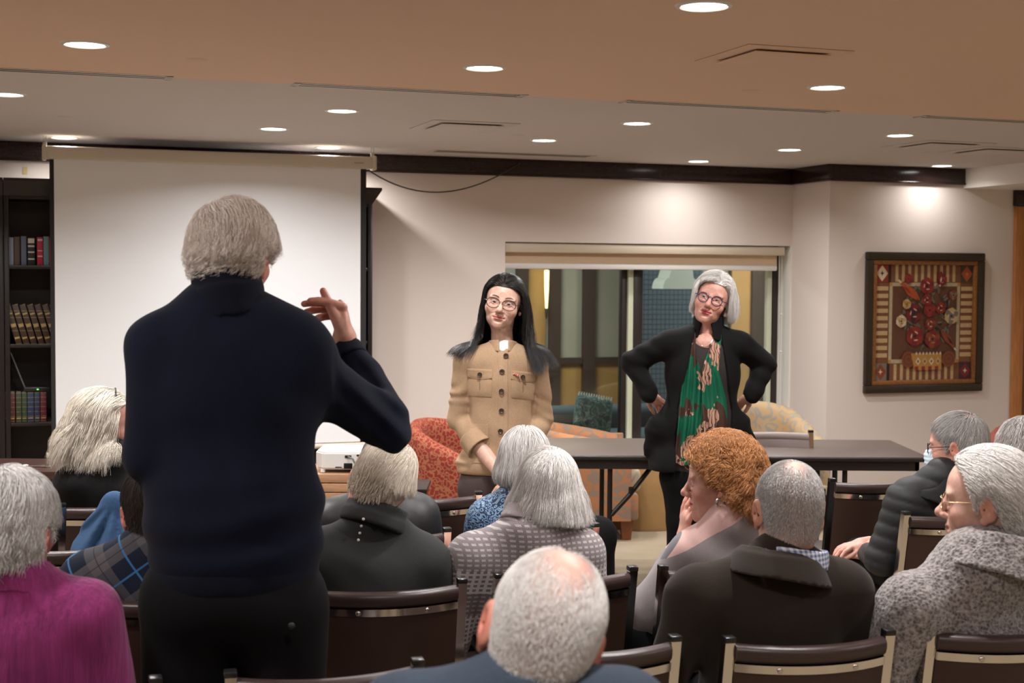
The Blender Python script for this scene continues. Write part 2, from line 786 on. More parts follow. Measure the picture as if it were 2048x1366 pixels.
def fib(n):
    i = np.arange(n) + .5
    ph = np.arccos(1 - 2 * i / n)
    th = PI * (1 + 5 ** .5) * i
    return np.stack([np.cos(th) * np.sin(ph), np.sin(th) * np.sin(ph), np.cos(ph)], 1).astype(f32)


SCALP = [('u', ell((0, -.014, .036), (.075, .097, .086)), 0),
         ('u', ell((0, -.045, -.022), (.060, .052, .070)), .03),
         ('u', ell((0, .028, .028), (.062, .060, .062)), .03)]
FACEC = [('u', ell((0, .032, -.030), (.0585, .055, .076)), .03),
         ('u', ell((0, .028, -.078), (.050, .050, .034)), .025),
         ('u', cap((0, -.016, -.06), (0, -.036, -.24), .050, .056), .035)]


def sdv(ops, p):
    return sdf_eval(ops, p[:, 0], p[:, 1], p[:, 2])


def grad(ops, p, e=.002):
    d0 = sdv(ops, p)
    g = np.stack([sdv(ops, p + np.eye(3, dtype=f32)[i] * e) - d0 for i in range(3)], 1)
    return d0, g / (np.linalg.norm(g, axis=1, keepdims=True) + 1e-9)


def nrm(v):
    return v / (np.linalg.norm(v, axis=-1, keepdims=True) + 1e-9)


def radial(w):
    w = V3(w)
    return lambda p: nrm(p - w)


def swept(d):
    d = nrm(V3(d)[None, :])
    return lambda p: np.repeat(d, len(p), 0)


def parted(x0, fwd=0.0, front=.0):
    def fn(p):
        s = np.where(p[:, 0] > x0, 1.0, -1.0)
        m = np.clip(np.abs(p[:, 0] - x0) / .03, .15, 1)
        v = np.stack([s * m, fwd - .6 * (p[:, 1] < -.03) - .9 * (1 - m), np.full(len(p), -.25)], 1)
        return nrm(v.astype(f32))
    return fn


def mixflow(a, b, wfn):
    return lambda p: nrm(a(p) * (1 - wfn(p))[:, None] + b(p) * wfn(p)[:, None])


def hair(name, HM, root_loc, parent, mats, n=2000, length=.2, thick=.02, r=.0012, flow=None, grav=(0.1, .8), steps=12, jit=.12, curl=(0, 0),
         hl=None, hug=0.6, flip=None, extra=(), lenfn=None, off0=.003, cap_=True, cap_off=.005, seed=1, bald=None, taper=.75, clump=0, lift=.1, shade=(0, 1), keep=None, ear=False, late=None, clear=False):
    rng = np.random.default_rng(seed)
    inv = np.array(HM.inverted().to_3x3(), dtype=f32)
    grv = inv @ np.array((0, 0, -1), f32)
    ops = SCALP + FACEC + list(extra)
    d = fib(int(n * 2.1))
    d = nrm(d + rng.normal(0, .02, d.shape).astype(f32))
    cen = np.array((0, -.014, .02), f32)
    rr = np.full(len(d), .05, f32)
    for _ in range(14):
        rr -= sdv(SCALP, cen + d * rr[:, None]) * .9
    p = cen + d * rr[:, None]
    ok = hair_valid(p, hl) & (rr < .2)
    if bald is not None:
        ok &= rng.random(len(p)) > bald[2] * g3(p, bald[0], bald[1]) * 1.25
    if keep is not None:
        ok &= keep(p)
    p = p[ok].astype(f32)
    N = len(p)
    flow = flow or radial((0, -.05, .13))
    L = np.full(N, length, f32) if lenfn is None else lenfn(p).astype(f32)
    L = L * rng.uniform(.86, 1.06, N).astype(f32)
    if ear:
        q = p.copy()
        q[:, 0] = np.abs(q[:, 0])
        L = L * (1 - .78 * np.clip(1.5 * g3(q, (.078, -.004, .02), (.030, .034, .034)), 0, 1))
    off = (off0 + (thick - off0) * rng.random(N) ** .7).astype(f32)
    jv = rng.normal(0, jit, (N, 3)).astype(f32)
    if clump:
        cc = rng.integers(0, N, clump)
        ci = np.argmin(((p[:, None, :] - p[None, cc, :]) ** 2).sum(2), 1)
        jv = .35 * jv + .9 * rng.normal(0, jit, (clump, 3)).astype(f32)[ci]
    ph = rng.uniform(0, 6.28, N).astype(f32)
    if clump:
        ph = (rng.uniform(0, 6.28, clump)[ci] + rng.normal(0, .45, N)).astype(f32)
    d0, nn = grad(ops, p)
    base = p - nn * .004
    pts = [base]
    cur = p + nn * (off * .5)[:, None]
    dirv = nrm(flow(p) + nn * lift)
    Sst = L / steps
    for k in range(steps):
        s = k / max(1, steps - 1)
        g = grav[0] + (grav[1] - grav[0]) * s
        if clear:
            g = g * (1 - .85 * np.clip((cur[:, 1] - .012) / .035, 0, 1) * (cur[:, 2] > -.13))
            g = np.where((np.abs(cur[:, 0]) > .071) & (cur[:, 2] < .07), np.maximum(g, .975), g)[:, None]
        tgt = nrm(flow(cur) * (1 - g) + grv[None, :] * g + jv)
        if late is not None and s > late[0]:
            tgt = nrm(tgt + np.array(late[1], f32)[None, :])
        if flip is not None and s > flip[0]:
            ax = cur.copy()
            ax = ax - grv[None, :] * (ax @ grv)[:, None]
            tgt = nrm(tgt + flip[1] * nrm(ax) - grv[None, :] * flip[2])
        dirv = nrm(dirv * .45 + tgt * .55)
        d0, nn = grad(ops, cur)
        dn = (dirv * nn).sum(1)
        dirv = nrm(dirv - nn * np.where((d0 < off + .004) & (dn < 0), dn, 0)[:, None])
        cur = cur + dirv * Sst[:, None]
        d0, nn = grad(ops, cur)
        push = np.maximum(off - d0, 0)
        hw = np.clip(-(nn @ grv) * 2 + .5, 0, 1) * hug
        if hug < .95:
            hw = hw * np.clip((-((cur - cen) @ grv) + .03) / .04, 0, 1)
        pull = np.maximum(d0 - off, 0) * hw
        cur = cur + nn * (push - pull)[:, None]
        q = cur
        if curl[0]:
            e1 = nrm(np.cross(dirv, nn + 1e-4))
            e2 = np.cross(dirv, e1)
            a = ph + s * curl[1] * 6.28
            amp = curl[0] * min(1, s * 2.2)
            q = cur + (e1 * np.cos(a)[:, None] + e2 * np.sin(a)[:, None]) * amp
        pts.append(q.copy())
    A = np.stack(pts, 1)          # N,S,3
    S = A.shape[1]
    T = np.gradient(A, axis=1)
    T = nrm(T)
    up = nrm(A - cen)
    e1 = nrm(np.cross(T, up))
    e2 = np.cross(T, e1)
    t = np.linspace(0, 1, S)
    rad = (r * (1 - taper * t ** 1.5)[None, :] * rng.uniform(.7, 1.3, N)[:, None]).astype(f32)
    rings = []
    for a in (0, 2.094, 4.189):
        rings.append(A + (e1 * math.cos(a) * 1.3 + e2 * math.sin(a)) * rad[..., None])
    Vv = np.stack(rings, 2).reshape(-1, 3)       # N,S,3verts
    base_i = (np.arange(N)[:, None, None] * S + np.arange(S - 1)[None, :, None]) * 3
    k = np.arange(3)[None, None, :]
    k2 = (k + 1) % 3
    Q = np.stack([base_i + k, base_i + k2, base_i + 3 + k2, base_i + 3 + k], -1).reshape(-1, 4)
    sh = np.clip(rng.beta(2, 2, N) * (shade[1] - shade[0]) + shade[0], 0, 1)
    shv = np.repeat(sh, S * 3)
    if cap_:
        nu, nv = 48, 36
        th = np.linspace(0, 2 * PI, nu, endpoint=False)
        pv = np.linspace(.02, PI - .3, nv)
        TH, PV = np.meshgrid(th, pv, indexing='ij')
        D = np.stack([np.cos(TH) * np.sin(PV), np.sin(TH) * np.sin(PV), np.cos(PV)], -1).reshape(-1, 3).astype(f32)
        rr = np.full(len(D), .05, f32)
        for _ in range(14):
            rr -= sdv(SCALP, cen + D * rr[:, None]) * .9
        C = cen + D * (rr + cap_off)[:, None]
        okc = hair_valid(cen + D * rr[:, None], hl)
        if keep is not None:
            okc &= keep(C)
        if bald is not None:
            okc &= g3(C, bald[0], bald[1]) * bald[2] < .35
        okc = okc.reshape(nu, nv)
        I = np.arange(nu * nv).reshape(nu, nv)
        I2 = np.roll(I, -1, 0)
        o2 = np.roll(okc, -1, 0)
        m = okc[:, :-1] & okc[:, 1:] & o2[:, :-1] & o2[:, 1:]
        qc = np.stack([I[:, :-1][m], I[:, 1:][m], I2[:, 1:][m], I2[:, :-1][m]], 1)
        Q = np.concatenate([Q, qc + len(Vv)])
        Vv = np.concatenate([Vv, C])
        shv = np.concatenate([shv, np.full(len(C), .3)])
    M = np.array(HM, dtype=f32)
    Wv = Vv @ M[:3, :3].T + M[:3, 3] - V3(root_loc)
    me = np_mesh(name, Wv, quads=Q)
    a = me.attributes.new('shade', 'FLOAT', 'POINT')
    a.data.foreach_set('value', shv.astype(f32))
    return link(name, me, mats, parent)


def hand_ops(wr, d, nb, side, curl=(.5, .5, .5, .5), spread=.12, thumb=(.5, .35), sc=1.0, cseq=(.75, 1.0, .7)):
    """hand SDF. wr wrist, d fingers direction, nb normal of the back of the hand, side=+1 thumb lies towards d x nb"""
    d = Vector(d).normalized()
    nb = Vector(nb)
    nb = (nb - d * nb.dot(d)).normalized()
    t = d.cross(nb) * side          # towards the thumb
    wr = Vector(wr)
    R = Matrix((t, d, nb)).transposed()
    ops = [('u', ell(wr + d * .050 * sc, (.038 * sc, .054 * sc, .0155 * sc), R), 0),
           ('u', cap(wr - d * .02 * sc, wr + d * .02 * sc, .026 * sc, .025 * sc), .02)]
    bw = [.030, .010, -.011, -.030]
    ln = [.070, .078, .072, .057]
    tips = []
    for i in range(4):
        b = wr + d * (.088 - .006 * abs(i - 1.2)) * sc + t * bw[i] * sc
        ang0 = spread * (1.3 - i)
        dd = (d * math.cos(ang0) + t * math.sin(ang0)).normalized()
        c = curl[i] if hasattr(curl, '__len__') else curl
        segs = [.45, .31, .24]
        p = b
        a = 0.0
        r = [.0095, .0087, .0080, .0068]
        for j, sg in enumerate(segs):
            a += c * cseq[j]
            v = (dd * math.cos(a) - nb * math.sin(a))
            q = p + v * ln[i] * sg * sc
            ops.append(('u', cap(p, q, r[j] * sc, r[j + 1] * sc), .006 if j == 0 else .002))
            p = q
        tips.append(p)
    b = wr + d * .022 * sc + t * .022 * sc - nb * .004 * sc
    a1, cb = thumb
    v = (d * math.cos(a1) + t * math.sin(a1) - nb * .35).normalized()
    p1 = b + v * .042 * sc
    v2 = (d * math.cos(a1 - cb) + t * math.sin(a1 - cb) - nb * .35).normalized()
    p2 = p1 + v2 * .034 * sc
    v3 = (d * math.cos(a1 - 1.8 * cb) + t * math.sin(a1 - 1.8 * cb) - nb * .3).normalized()
    p3 = p2 + v3 * .026 * sc
    ops += [('u', cap(b, p1, .015 * sc, .0115 * sc), .012), ('u', cap(p1, p2, .0112 * sc, .0098 * sc), .003), ('u', cap(p2, p3, .0098 * sc, .0075 * sc), .002)]
    return ops


def hand_tint(V, skin, wr):
    c = np.tile(np.array(skin, f32), (len(V), 1))
    dd = np.linalg.norm(V - V3(wr), axis=1)
    m = np.clip((dd - .08) / .09, 0, 1)[:, None] * .45
    return c * (1 - m) + np.array((skin[0], skin[1] * .68, skin[2] * .62), f32) * m


def join_parts(parts):
    Vs, Qs, Cs = [], [], []
    n = 0
    for V, Q, C in parts:
        Vs.append(V)
        Qs.append(Q + n)
        Cs.append(C)
        n += len(V)
    return np.concatenate(Vs), np.concatenate(Qs), np.concatenate(Cs)


def xf(M, V):
    A = np.array(M, dtype=f32)
    return V @ A[:3, :3].T + A[:3, 3]


def head_matrix(center, yaw=0.0, pitch=0.0, roll=0.0, scale=1.0, sx=1.0):
    """yaw: turn to the person's left (CCW from above) from +Y; pitch>0 looks up; roll>0 tips the head to the person's right"""
    return Matrix.Translation(center) @ (Matrix.Rotation(yaw, 4, 'Z') @ Matrix.Rotation(pitch, 4, 'X') @ Matrix.Rotation(roll, 4, 'Y')) @ Matrix.Scale(scale, 4) @ Matrix.Diagonal((sx, 1, 1, 1))


def eye_obj(HM, s, root_loc, parent, iris, gaze=(0, 1, 0)):
    b = bmesh.new()
    bmesh.ops.create_uvsphere(b, u_segments=28, v_segments=20, radius=.0123)
    me = bpy.data.meshes.new('eye')
    b.to_mesh(me)
    b.free()
    n = len(me.vertices)
    co = np.empty(n * 3, f32)
    me.vertices.foreach_get('co', co)
    co = co.reshape(-1, 3)
    # sphere pole towards gaze
    q = Vector((0, 0, 1)).rotation_difference(Vector(gaze).normalized()).to_matrix()
    ang = np.arccos(np.clip(co[:, 2] / .0123, -1, 1))
    c = np.where((ang < .21)[:, None], np.array((.004, .004, .004)), np.where((ang < .56)[:, None], np.array(iris), np.array((.46, .41, .39))))
    co = co @ np.array(q, dtype=f32).T + V3((s * .031, .0746, -.001))
    co = xf(HM, co) - V3(root_loc)
    me.vertices.foreach_set('co', co.ravel())
    for f in me.polygons:
        f.use_smooth = True
    set_col(me, c)
    return link('eye', me, MAT_EYE, parent)


class Person:
    def __init__(self, label, base, group=None):
        self.loc = Vector(base)
        self.root = empty('person', self.loc, label, 'person', group)
        self.parts = []
        self.skin = None

    def add_head(self, HM, h, vox=.003):
        self.HM = HM
        self.h = h
        ops = head_ops(h)
        V, Q = sdf_mesh(ops, vox)
        if vox > .0026:
            V = relax(V, Q, 1, .5)
        C = head_tint(V, h)
        self.parts.append((xf(HM, V), Q, C))
        if h.get('face', True):
            for s in (-1, 1):
                eye_obj(HM, s, self.loc, self.root, h.get('iris', (.05, .025, .012)), h.get('gaze', (0, 1, 0)))

    def add_skin(self, ops, vox=.012, tint=None, wr=None):
        V, Q = sdf_mesh(ops, vox)
        C = hand_tint(V, self.h['skin'], wr) if wr is not None else np.tile(np.array(tint or self.h['skin'], f32), (len(V), 1))
        self.parts.append((V, Q, C))

    def body(self):
        V, Q, C = join_parts(self.parts)
        me = np_mesh('body', V - V3(self.loc), quads=Q)
        set_col(me, C)
        return link('body', me, mat_skin(), self.root)

    def cloth(self, name, ops, mats, vox=.008, rel=1, label=None, mask=None):
        V, Q = sdf_mesh(ops, vox)
        if rel:
            V = relax(V, Q, rel, .5)
        me = np_mesh(name, V - V3(self.loc), quads=Q)
        o = link(name, me, mats, self.root)
        if mask is not None:
            ctr = V[Q].mean(1)
            idx = mask(ctr).astype(np.int32)
            me.polygons.foreach_set('material_index', idx)
        if label:
            o['label'] = label
        return o

    def mb(self, m, name, mats, label=None, **kw):
        """MB given in world coordinates"""
        bmesh.ops.translate(m.bm, verts=m.bm.verts[:], vec=-self.loc)
        o = m.build(name, mats, self.root, **kw)
        if label:
            o['label'] = label
        return o

    def hair(self, mats, name='hair', **kw):
        return hair(name, self.HM, self.loc, self.root, mats, **kw)

    def glasses(self, frame, lens=None, r=.0235, t=.0018, shape=1.0, y=.098, dy=-.004, sep=.034, temple=True, thin=None, name='glasses'):
        m = MB()
        for s in (-1, 1):
            pts = []
            for k in range(28):
                a = 2 * PI * k / 28
                x = math.cos(a) * r * 1.06
                z = math.sin(a) * r * shape
                if z > 0:
                    z = z * .9
                pts.append((s * sep + x, y - .004 * (abs(s * sep + x) / .05) ** 2 * 2, dy + z))
            m.tube([self.HM @ Vector(p) for p in pts], t, 8, closed=True)
            if temple:
                e = s * (sep + r * 1.06)
                m.tube([self.HM @ Vector(p) for p in ((e, y - .012, dy + .006), (s * .074, y - .03, dy + .007), (s * .0795, .02, dy + .010), (s * .0805, -.008, dy + .012), (s * .079, -.03, dy - .006))], thin or t * .8, 6)
        m.tube([self.HM @ Vector(p) for p in ((-sep + r, y, dy + .006), (0, y + .004, dy + .010), (sep - r, y, dy + .006))], thin or t * .9, 6)
        o = self.mb(m, name, frame)
        if lens is not None:
            for s in (-1, 1):
                m = MB()
                c = Vector((s * sep, y - .004 * (.034 / .05) ** 2 * 2, dy))
                pts = [self.HM @ (c + Vector((math.cos(2 * PI * k / 24) * r * 1.0, -.004 * (math.cos(2 * PI * k / 24) * s > 0) * .5, math.sin(2 * PI * k / 24) * r * shape * (.9 if k < 12 else 1)))) for k in range(24)]
                m.face(pts)
                bmesh.ops.translate(m.bm, verts=m.bm.verts[:], vec=-self.loc)
                ln = m.build('lens', lens, o)
        return o


MAT_EYE = None


def init_people_mats():
    global MAT_EYE, MAT_LENS
    t = NT('eye')
    a = t.n('ShaderNodeAttribute', attribute_name='tint')
    t.set(Base_Color=a.outputs['Color'], Roughness=.2, Specular_IOR_Level=.4)
    MAT_EYE = t.m
    t = NT('lens_glass')
    t.set(Base_Color=(.9, .92, .95), Roughness=.03, Alpha=.035)
    MAT_LENS = t.m


init_people_mats()


def frame_axes(yaw):
    return Vector((math.cos(yaw), math.sin(yaw), 0)), Vector((-math.sin(yaw), math.cos(yaw), 0)), Vector((0, 0, 1))


def L2(a, b, t):
    return a + (b - a) * t


def torso_ops(sk, g=1.0, R=None, k=.06, arms=True, armr=(.060, .052, .047, .038), belly=1.0, chest=1.0, sh=.062, trap=(.056, .050), trz=.012):
    pe, nb, sl, sr = sk['pelvis'], sk['neck'], sk['shL'], sk['shR']
    sc = (sl + sr) / 2
    sw = (sl - sr).length
    o = [('u', ell(pe + Vector((0, 0, .03)), (.175 * g, .135 * g, .13), R), 0),
         ('u', ell(L2(pe, sc, .38), (.165 * g * belly, .130 * g * belly, .16), R), k),
         ('u', ell(L2(pe, sc, .72), (.170 * g * chest, .120 * g * chest, .17), R), k),
         ('u', cap(sl + (sc - sl) * .12, sr + (sc - sr) * .12, sh * g), k),
         ]
    for s in (sl, sr):
        o.append(('u', cap(nb + Vector((0, 0, trz)), L2(s, nb, .12), trap[0], trap[1]), .05))
    if arms:
        for q in 'LR':
            s, e, w = sk['sh' + q], sk['el' + q], sk['wr' + q]
            o += [('u', cap(s, e, armr[0], armr[1]), .045), ('u', cap(e, w, armr[2], armr[3]), .02)]
    return o


def legs_ops(sk, r=(.090, .066, .060, .046), k=.04, pelvis=True, R=None):
    o = []
    if pelvis:
        o.append(('u', ell(sk['pelvis'] + Vector((0, 0, -.005)), (.17, .125, .12), R), 0))
    for q in 'LR':
        o += [('u', cap(sk['hip' + q], sk['kn' + q], r[0], r[1]), k), ('u', cap(sk['kn' + q], sk['an' + q], r[2], r[3]), .03)]
    return o


def shoe_obj(p, an, fw, mat):
    m = MB()
    a = Vector(an)
    yaw = math.atan2(-fw.x, fw.y)
    R = Matrix.Rotation(yaw, 4, 'Z')
    m.sph((0, .055, .045 - .0), (.045, .13, .045), 8)
    m.box((-.04, -.07, 0), (.04, .175, .018), .012)
    M = Matrix.Translation((a.x, a.y, 0)) @ R
    bmesh.ops.transform(m.bm, matrix=M, verts=m.bm.verts[:])
    for v in m.bm.verts:
        v.co.z = max(v.co.z, 0.001)
    return p.mb(m, 'shoe', mat)


def seated(hc, yaw=RANG, sw=.37, lean=.06, hipz=.55, drop=.2, hips=None, neckfw=-.03, slope=.0, elb=.06, elf=.05, knee=.42, gap=.10):
    """skeleton of a seated person from the head centre"""
    rt, fw, up = frame_axes(yaw)
    hc = Vector(hc)
    sk = {'rt': rt, 'fw': fw, 'yaw': yaw}
    nb = hc - up * .150 + fw * neckfw
    sc = nb - up * (drop - .150) + fw * -.01
    sk['neck'] = nb
    sk['shL'] = sc - rt * sw / 2 + up * slope
    sk['shR'] = sc + rt * sw / 2 - up * slope
    pe = Vector((sc.x, sc.y, hipz)) - fw * lean
    if hips is not None:
        pe = Vector((hips[0], hips[1], hipz))
    sk['pelvis'] = pe
    for q, s in (('L', -1), ('R', 1)):
        S = sk['sh' + q]
        e = S - up * .27 + rt * s * elb + fw * elf
        w = e + fw * .20 - rt * s * .10 - up * .02
        w.z = max(w.z, .64)
        sk['el' + q] = e
        sk['wr' + q] = w
        h = pe + rt * s * gap
        sk['hip' + q] = Vector((h.x, h.y, .53))
        kn = sk['hip' + q] + fw * knee + rt * s * .03
        kn.z = .52
        sk['kn' + q] = kn
        an = kn + fw * .03
        an.z = .09
        sk['an' + q] = an
    sk['R'] = Matrix.Rotation(yaw, 3, 'Z')
    return sk


def default_hands(p, sk, vox=.006, which='LR', curl=.5):
    fw, rt = sk['fw'], sk['rt']
    for q in which:
        s = -1 if q == 'L' else 1
        w = sk['wr' + q]
        d = (fw * .8 - rt * s * .45 - Vector((0, 0, .12)))
        p.add_skin(hand_ops(w, d, (0, 0, 1), -s, (curl,) * 4), vox, wr=w)


def tubeshell(a, b, R0, R1, th, flat=1.0, fwd=None):
    """open collar: hollow cone from a to b"""
    a = V3(a)
    b = V3(b)
    ab = b - a
    L = float(np.sqrt((ab * ab).sum()))
    n = ab / L
    m = max(R0, R1) + th

    def fn(X, Y, Z):
        x, y, z = X - a[0], Y - a[1], Z - a[2]
        t = x * n[0] + y * n[1] + z * n[2]
        r = np.sqrt(np.maximum((x - t * n[0]) ** 2 + (y - t * n[1]) ** 2 + (z - t * n[2]) ** 2, 0))
        return np.maximum(np.abs(r - (R0 + (R1 - R0) * np.clip(t / L, 0, 1))) - th, np.maximum(-t, t - L))
    return fn, np.minimum(a, b) - m, np.maximum(a, b) + m


def seat2(head, Y, sc, sw, chair=None, yaw=RANG, dY=-.045, slope=0.0, hipz=.56, elb=.06, elf=.05, knee=.42, gap=.10, nbk=.35, pel=.15):
    """seated skeleton from the pixels of the head centre and of the middle of the shoulder line"""
    rt, fw, up = frame_axes(yaw)
    hc = P(head[0], head[1], Y)
    s0 = P(sc[0], sc[1], Y + dY)
    sk = {'rt': rt, 'fw': fw, 'yaw': yaw, 'hc': hc, 'sc': s0}
    sk['neck'] = s0 + (hc - s0) * nbk - fw * .015
    sk['shL'] = s0 - rt * sw / 2 + up * slope
    sk['shR'] = s0 + rt * sw / 2 - up * slope
    if chair is not None:
        cy = chair.rotation_euler[2]
        pe = Vector(chair.location) + Vector((-math.sin(cy), math.cos(cy), 0)) * pel
    else:
        pe = s0 - fw * .05
    sk['pelvis'] = Vector((pe.x, pe.y, hipz))
    for q, s in (('L', -1), ('R', 1)):
        S = sk['sh' + q]
        e = S - up * .26 + rt * s * elb + fw * elf
        w = e + fw * .21 - rt * s * .10
        w.z = max(e.z - .02, .66)
        sk['el' + q] = e
        sk['wr' + q] = w
        h = sk['pelvis'] + rt * s * gap
        sk['hip' + q] = Vector((h.x, h.y, .565))
        kn = sk['hip' + q] + fw * knee + rt * s * .03
        kn.z = .545
        sk['kn' + q] = kn
        an = kn + fw * .03
        an.z = .09
        sk['an' + q] = an
    sk['R'] = Matrix.Rotation(yaw, 3, 'Z')
    return sk


def legs(p, sk, mat, shoe, vox=.014, name='trousers', **kw):
    p.cloth(name, legs_ops(sk, R=sk['R'], **kw), mat, vox, 1)
    for q in 'LR':
        shoe_obj(p, sk['an' + q], sk['fw'], shoe)


def core_skin(p, sk, vox=.016):
    """the body under the clothes, so that it is one figure"""
    o = torso_ops(sk, .80, sk['R'], armr=(.046, .040, .036, .028), sh=.05, trap=(.036, .028), trz=-.02)
    o += legs_ops(sk, (.07, .052, .047, .034), pelvis=False)
    p.add_skin(o, vox)
# ------------------------------------------------------------------ room
CEIL = 2.46
W0 = Vector((0, 9.73, 0))


def RB(u0, u1, v0, v1, z0, z1, m=None, bevel=0.0):
    """box in room coordinates"""
    m = m or MB()
    M = Matrix.Translation(W0) @ Matrix.Rotation(RANG, 4, 'Z')
    m.box((u0, v0, z0), (u1, v1, z1), bevel, M)
    return m


def PV(px, py, v):
    """pixel ray on the vertical plane v = const"""
    d = ray(px, py)
    t = (v - (CAMP - W0).dot(VX)) / d.dot(VX)
    return CAMP + d * t


def PVw(px, py, v):
    return toW(PV(px, py, v))


def struct(m, name, mat, **kw):
    o = m.build(name, mat, **kw)
    o['kind'] = 'structure'
    return o


WALLC = (.74, .655, .60)
m_wall = M_plain('wall_paint', WALLC, .75, bump=.06, nscale=300, spec=.3)
m_white = M_plain('white_paint', (.80, .77, .72), .6, bump=.05, nscale=300, spec=.3)
m_ceil = M_plain('ceiling_paint', (.58, .535, .51), .8, bump=.05, nscale=250, spec=.2)
m_tan = M_plain('ceiling_tan', (.72, .515, .39), .8, bump=.05, nscale=250, spec=.2)  # tan tone for the ceiling part nearer the camera
m_dark = M_plain('dark_walnut_gloss', (.022, .010, .009), .22, noise=.25, nscale=14, stretch=(1, 6, 6))
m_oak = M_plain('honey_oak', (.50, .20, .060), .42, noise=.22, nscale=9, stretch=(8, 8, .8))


def carpet():
    t = NT('beige_carpet')
    v = t.coord()
    a = t.noise(v, 420, 3, .7)
    b = t.noise(v, 6, 3, .5)
    c = t.ramp(t.math('ADD', t.math('MULTIPLY', a, .75), t.math('MULTIPLY', b, .25)), [(.3, (.25, .20, .135)), (.7, (.41, .335, .24))])
    t.set(Base_Color=c, Roughness=.95, Specular_IOR_Level=.1)
    t.bump(a, .5, .006)
    return t.m


UL, UR, VB = -5.4, 6.2, -13.2
WU0, WU1, WREC = -.054, 2.20, .205
WZ0, WZ1 = .395, 1.890
VP = -.511         # wall with the painting
struct(RB(UL - .2, UR + .2, VB - .2, .25, -.1, 0), 'floor', carpet(), smooth=False)
# back wall with window opening
m = MB()
RB(UL - .2, WU0, 0, .2, 0, CEIL + .1, m)
RB(WU0, WU1, 0, .2, WZ1, CEIL + .1, m)
RB(WU0, WU1, 0, .2, 0, WZ0, m)
struct(m, 'wall_back', m_wall, smooth=False)
struct(RB(WU1, UR + .2, VP, .2, 0, CEIL + .1), 'wall_right', m_wall, smooth=False)
struct(RB(UL - .2, UL, VB - .2, 0, 0, CEIL + .1), 'wall_left', m_wall, smooth=False)
struct(RB(UR, UR + .2, VB - .2, VP, 0, CEIL + .1), 'wall_far_right', m_wall, smooth=False)
struct(RB(UL - .2, UR + .2, VB - .2, VB, 0, CEIL + .1), 'wall_front', m_wall, smooth=False)
VCUT = sum(toW(PZ(x, y, CEIL))[1] for x, y in ((352, 155.5), (577, 168), (1058, 193), (1241, 202), (1673, 224))) / 5
c1 = struct(RB(UL - .2, UR + .2, VCUT, .2, CEIL, CEIL + .12), 'ceiling', m_ceil, smooth=False)
c2 = struct(RB(UL - .2, UR + .2, VB - .2, VCUT, CEIL, CEIL + .12), 'ceiling', m_tan, smooth=False)
# bulkhead at the right
BU = 3.32
BZ = 2.318
struct(RB(BU, UR, VB, VP, BZ, CEIL), 'ceiling', m_white, smooth=False)
# crown moulding
CZ0 = CEIL - .119


def crown(name, u0, u1, v0, v1):
    m = MB()
    RB(u0, u1, v0, v1, CZ0 + .012, CEIL - .0005, m, .004)
    du = .008 if abs(u1 - u0) < .1 else 0
    dv = .008 if abs(v1 - v0) < .1 else 0
    RB(u0 - du, u1, v0 - dv, v1, CZ0, CZ0 + .016, m, .005)
    return struct(m, name, m_dark)


crown('trim_1', UL, WU1, -.03, 0)
crown('trim_2', WU1 - .03, WU1, VP - .03, -.03)
crown('trim_3', WU1, BU, VP - .03, VP)
m = RB(3.764, UR, VP - .035, VP, 2.200, BZ, None, .004)
struct(m, 'trim_4', m_dark)
# small bare patch in the paint under the crown, with a nail
# door frame at the far right
m = MB()
RB(3.775, 3.868, VP - .03, VP, 0, 2.198, m, .006)
RB(3.868, 4.72, VP - .03, VP, 2.105, 2.198, m, .006)
RB(4.72, 4.81, VP - .03, VP, 0, 2.198, m, .006)
door = struct(m, 'door_1', m_oak)
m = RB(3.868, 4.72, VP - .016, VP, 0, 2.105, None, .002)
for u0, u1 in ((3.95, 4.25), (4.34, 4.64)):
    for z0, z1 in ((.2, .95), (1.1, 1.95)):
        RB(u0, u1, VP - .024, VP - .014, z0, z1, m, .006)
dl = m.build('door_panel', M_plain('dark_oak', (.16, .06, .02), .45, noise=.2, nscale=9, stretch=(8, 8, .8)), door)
# ------------------------------------------------------------------ window
m_bronze = M_plain('bronze_frame', (.030, .022, .020), .4, metal=.2)
m_strip = M_plain('pale_edge_seal', (.62, .66, .50), .4)
VG = WREC
uM = [PVw(x, 700, VG)[0] for x in (1240, 1253, 1263, 1281, 1530, 1539, 1551)]
m = MB()
RB(WU0 - .02, WU1 + .02, VG - .02, VG + .06, WZ0 - .02, WZ0 + .05, m, .004)
RB(WU0 - .02, WU1 + .02, VG - .02, VG + .06, WZ1 - .04, WZ1 + .02, m, .004)
RB(WU0 - .02, WU0 + .04, VG - .02, VG + .06, WZ0, WZ1, m, .004)
RB(uM[5] + .005, WU1 + .02, VG - .03, VG + .06, WZ0, WZ1, m, .004)
RB(uM[2], uM[3], VG - .03, VG + .06, WZ0, WZ1, m, .004)
RB(uM[0] + .01, uM[1], VG + .0, VG + .06, WZ0, WZ1, m, .004)
win = struct(m, 'window_1', m_bronze)
for a, b in ((uM[1], uM[2]), (uM[4], uM[5])):
    RB(a, b, VG - .025, VG + .02, WZ0 + .03, WZ1 - .02, None, .003).build('edge_seal', m_strip, win)


def glassmat():
    t = NT('window_glass')
    tr = t.n('ShaderNodeBsdfTransparent')
    tr.inputs[0].default_value = (.86, .90, .88, 1)
    gl = t.n('ShaderNodeBsdfGlossy')
    gl.inputs['Roughness'].default_value = .01
    fr = t.n('ShaderNodeFresnel')
    fr.inputs[0].default_value = 1.6
    mx = t.n('ShaderNodeMixShader')
    t.l(fr.outputs[0], mx.inputs[0])
    t.l(tr.outputs[0], mx.inputs[1])
    t.l(gl.outputs[0], mx.inputs[2])
    t.l(mx.outputs[0], t.out.inputs[0])
    return t.m


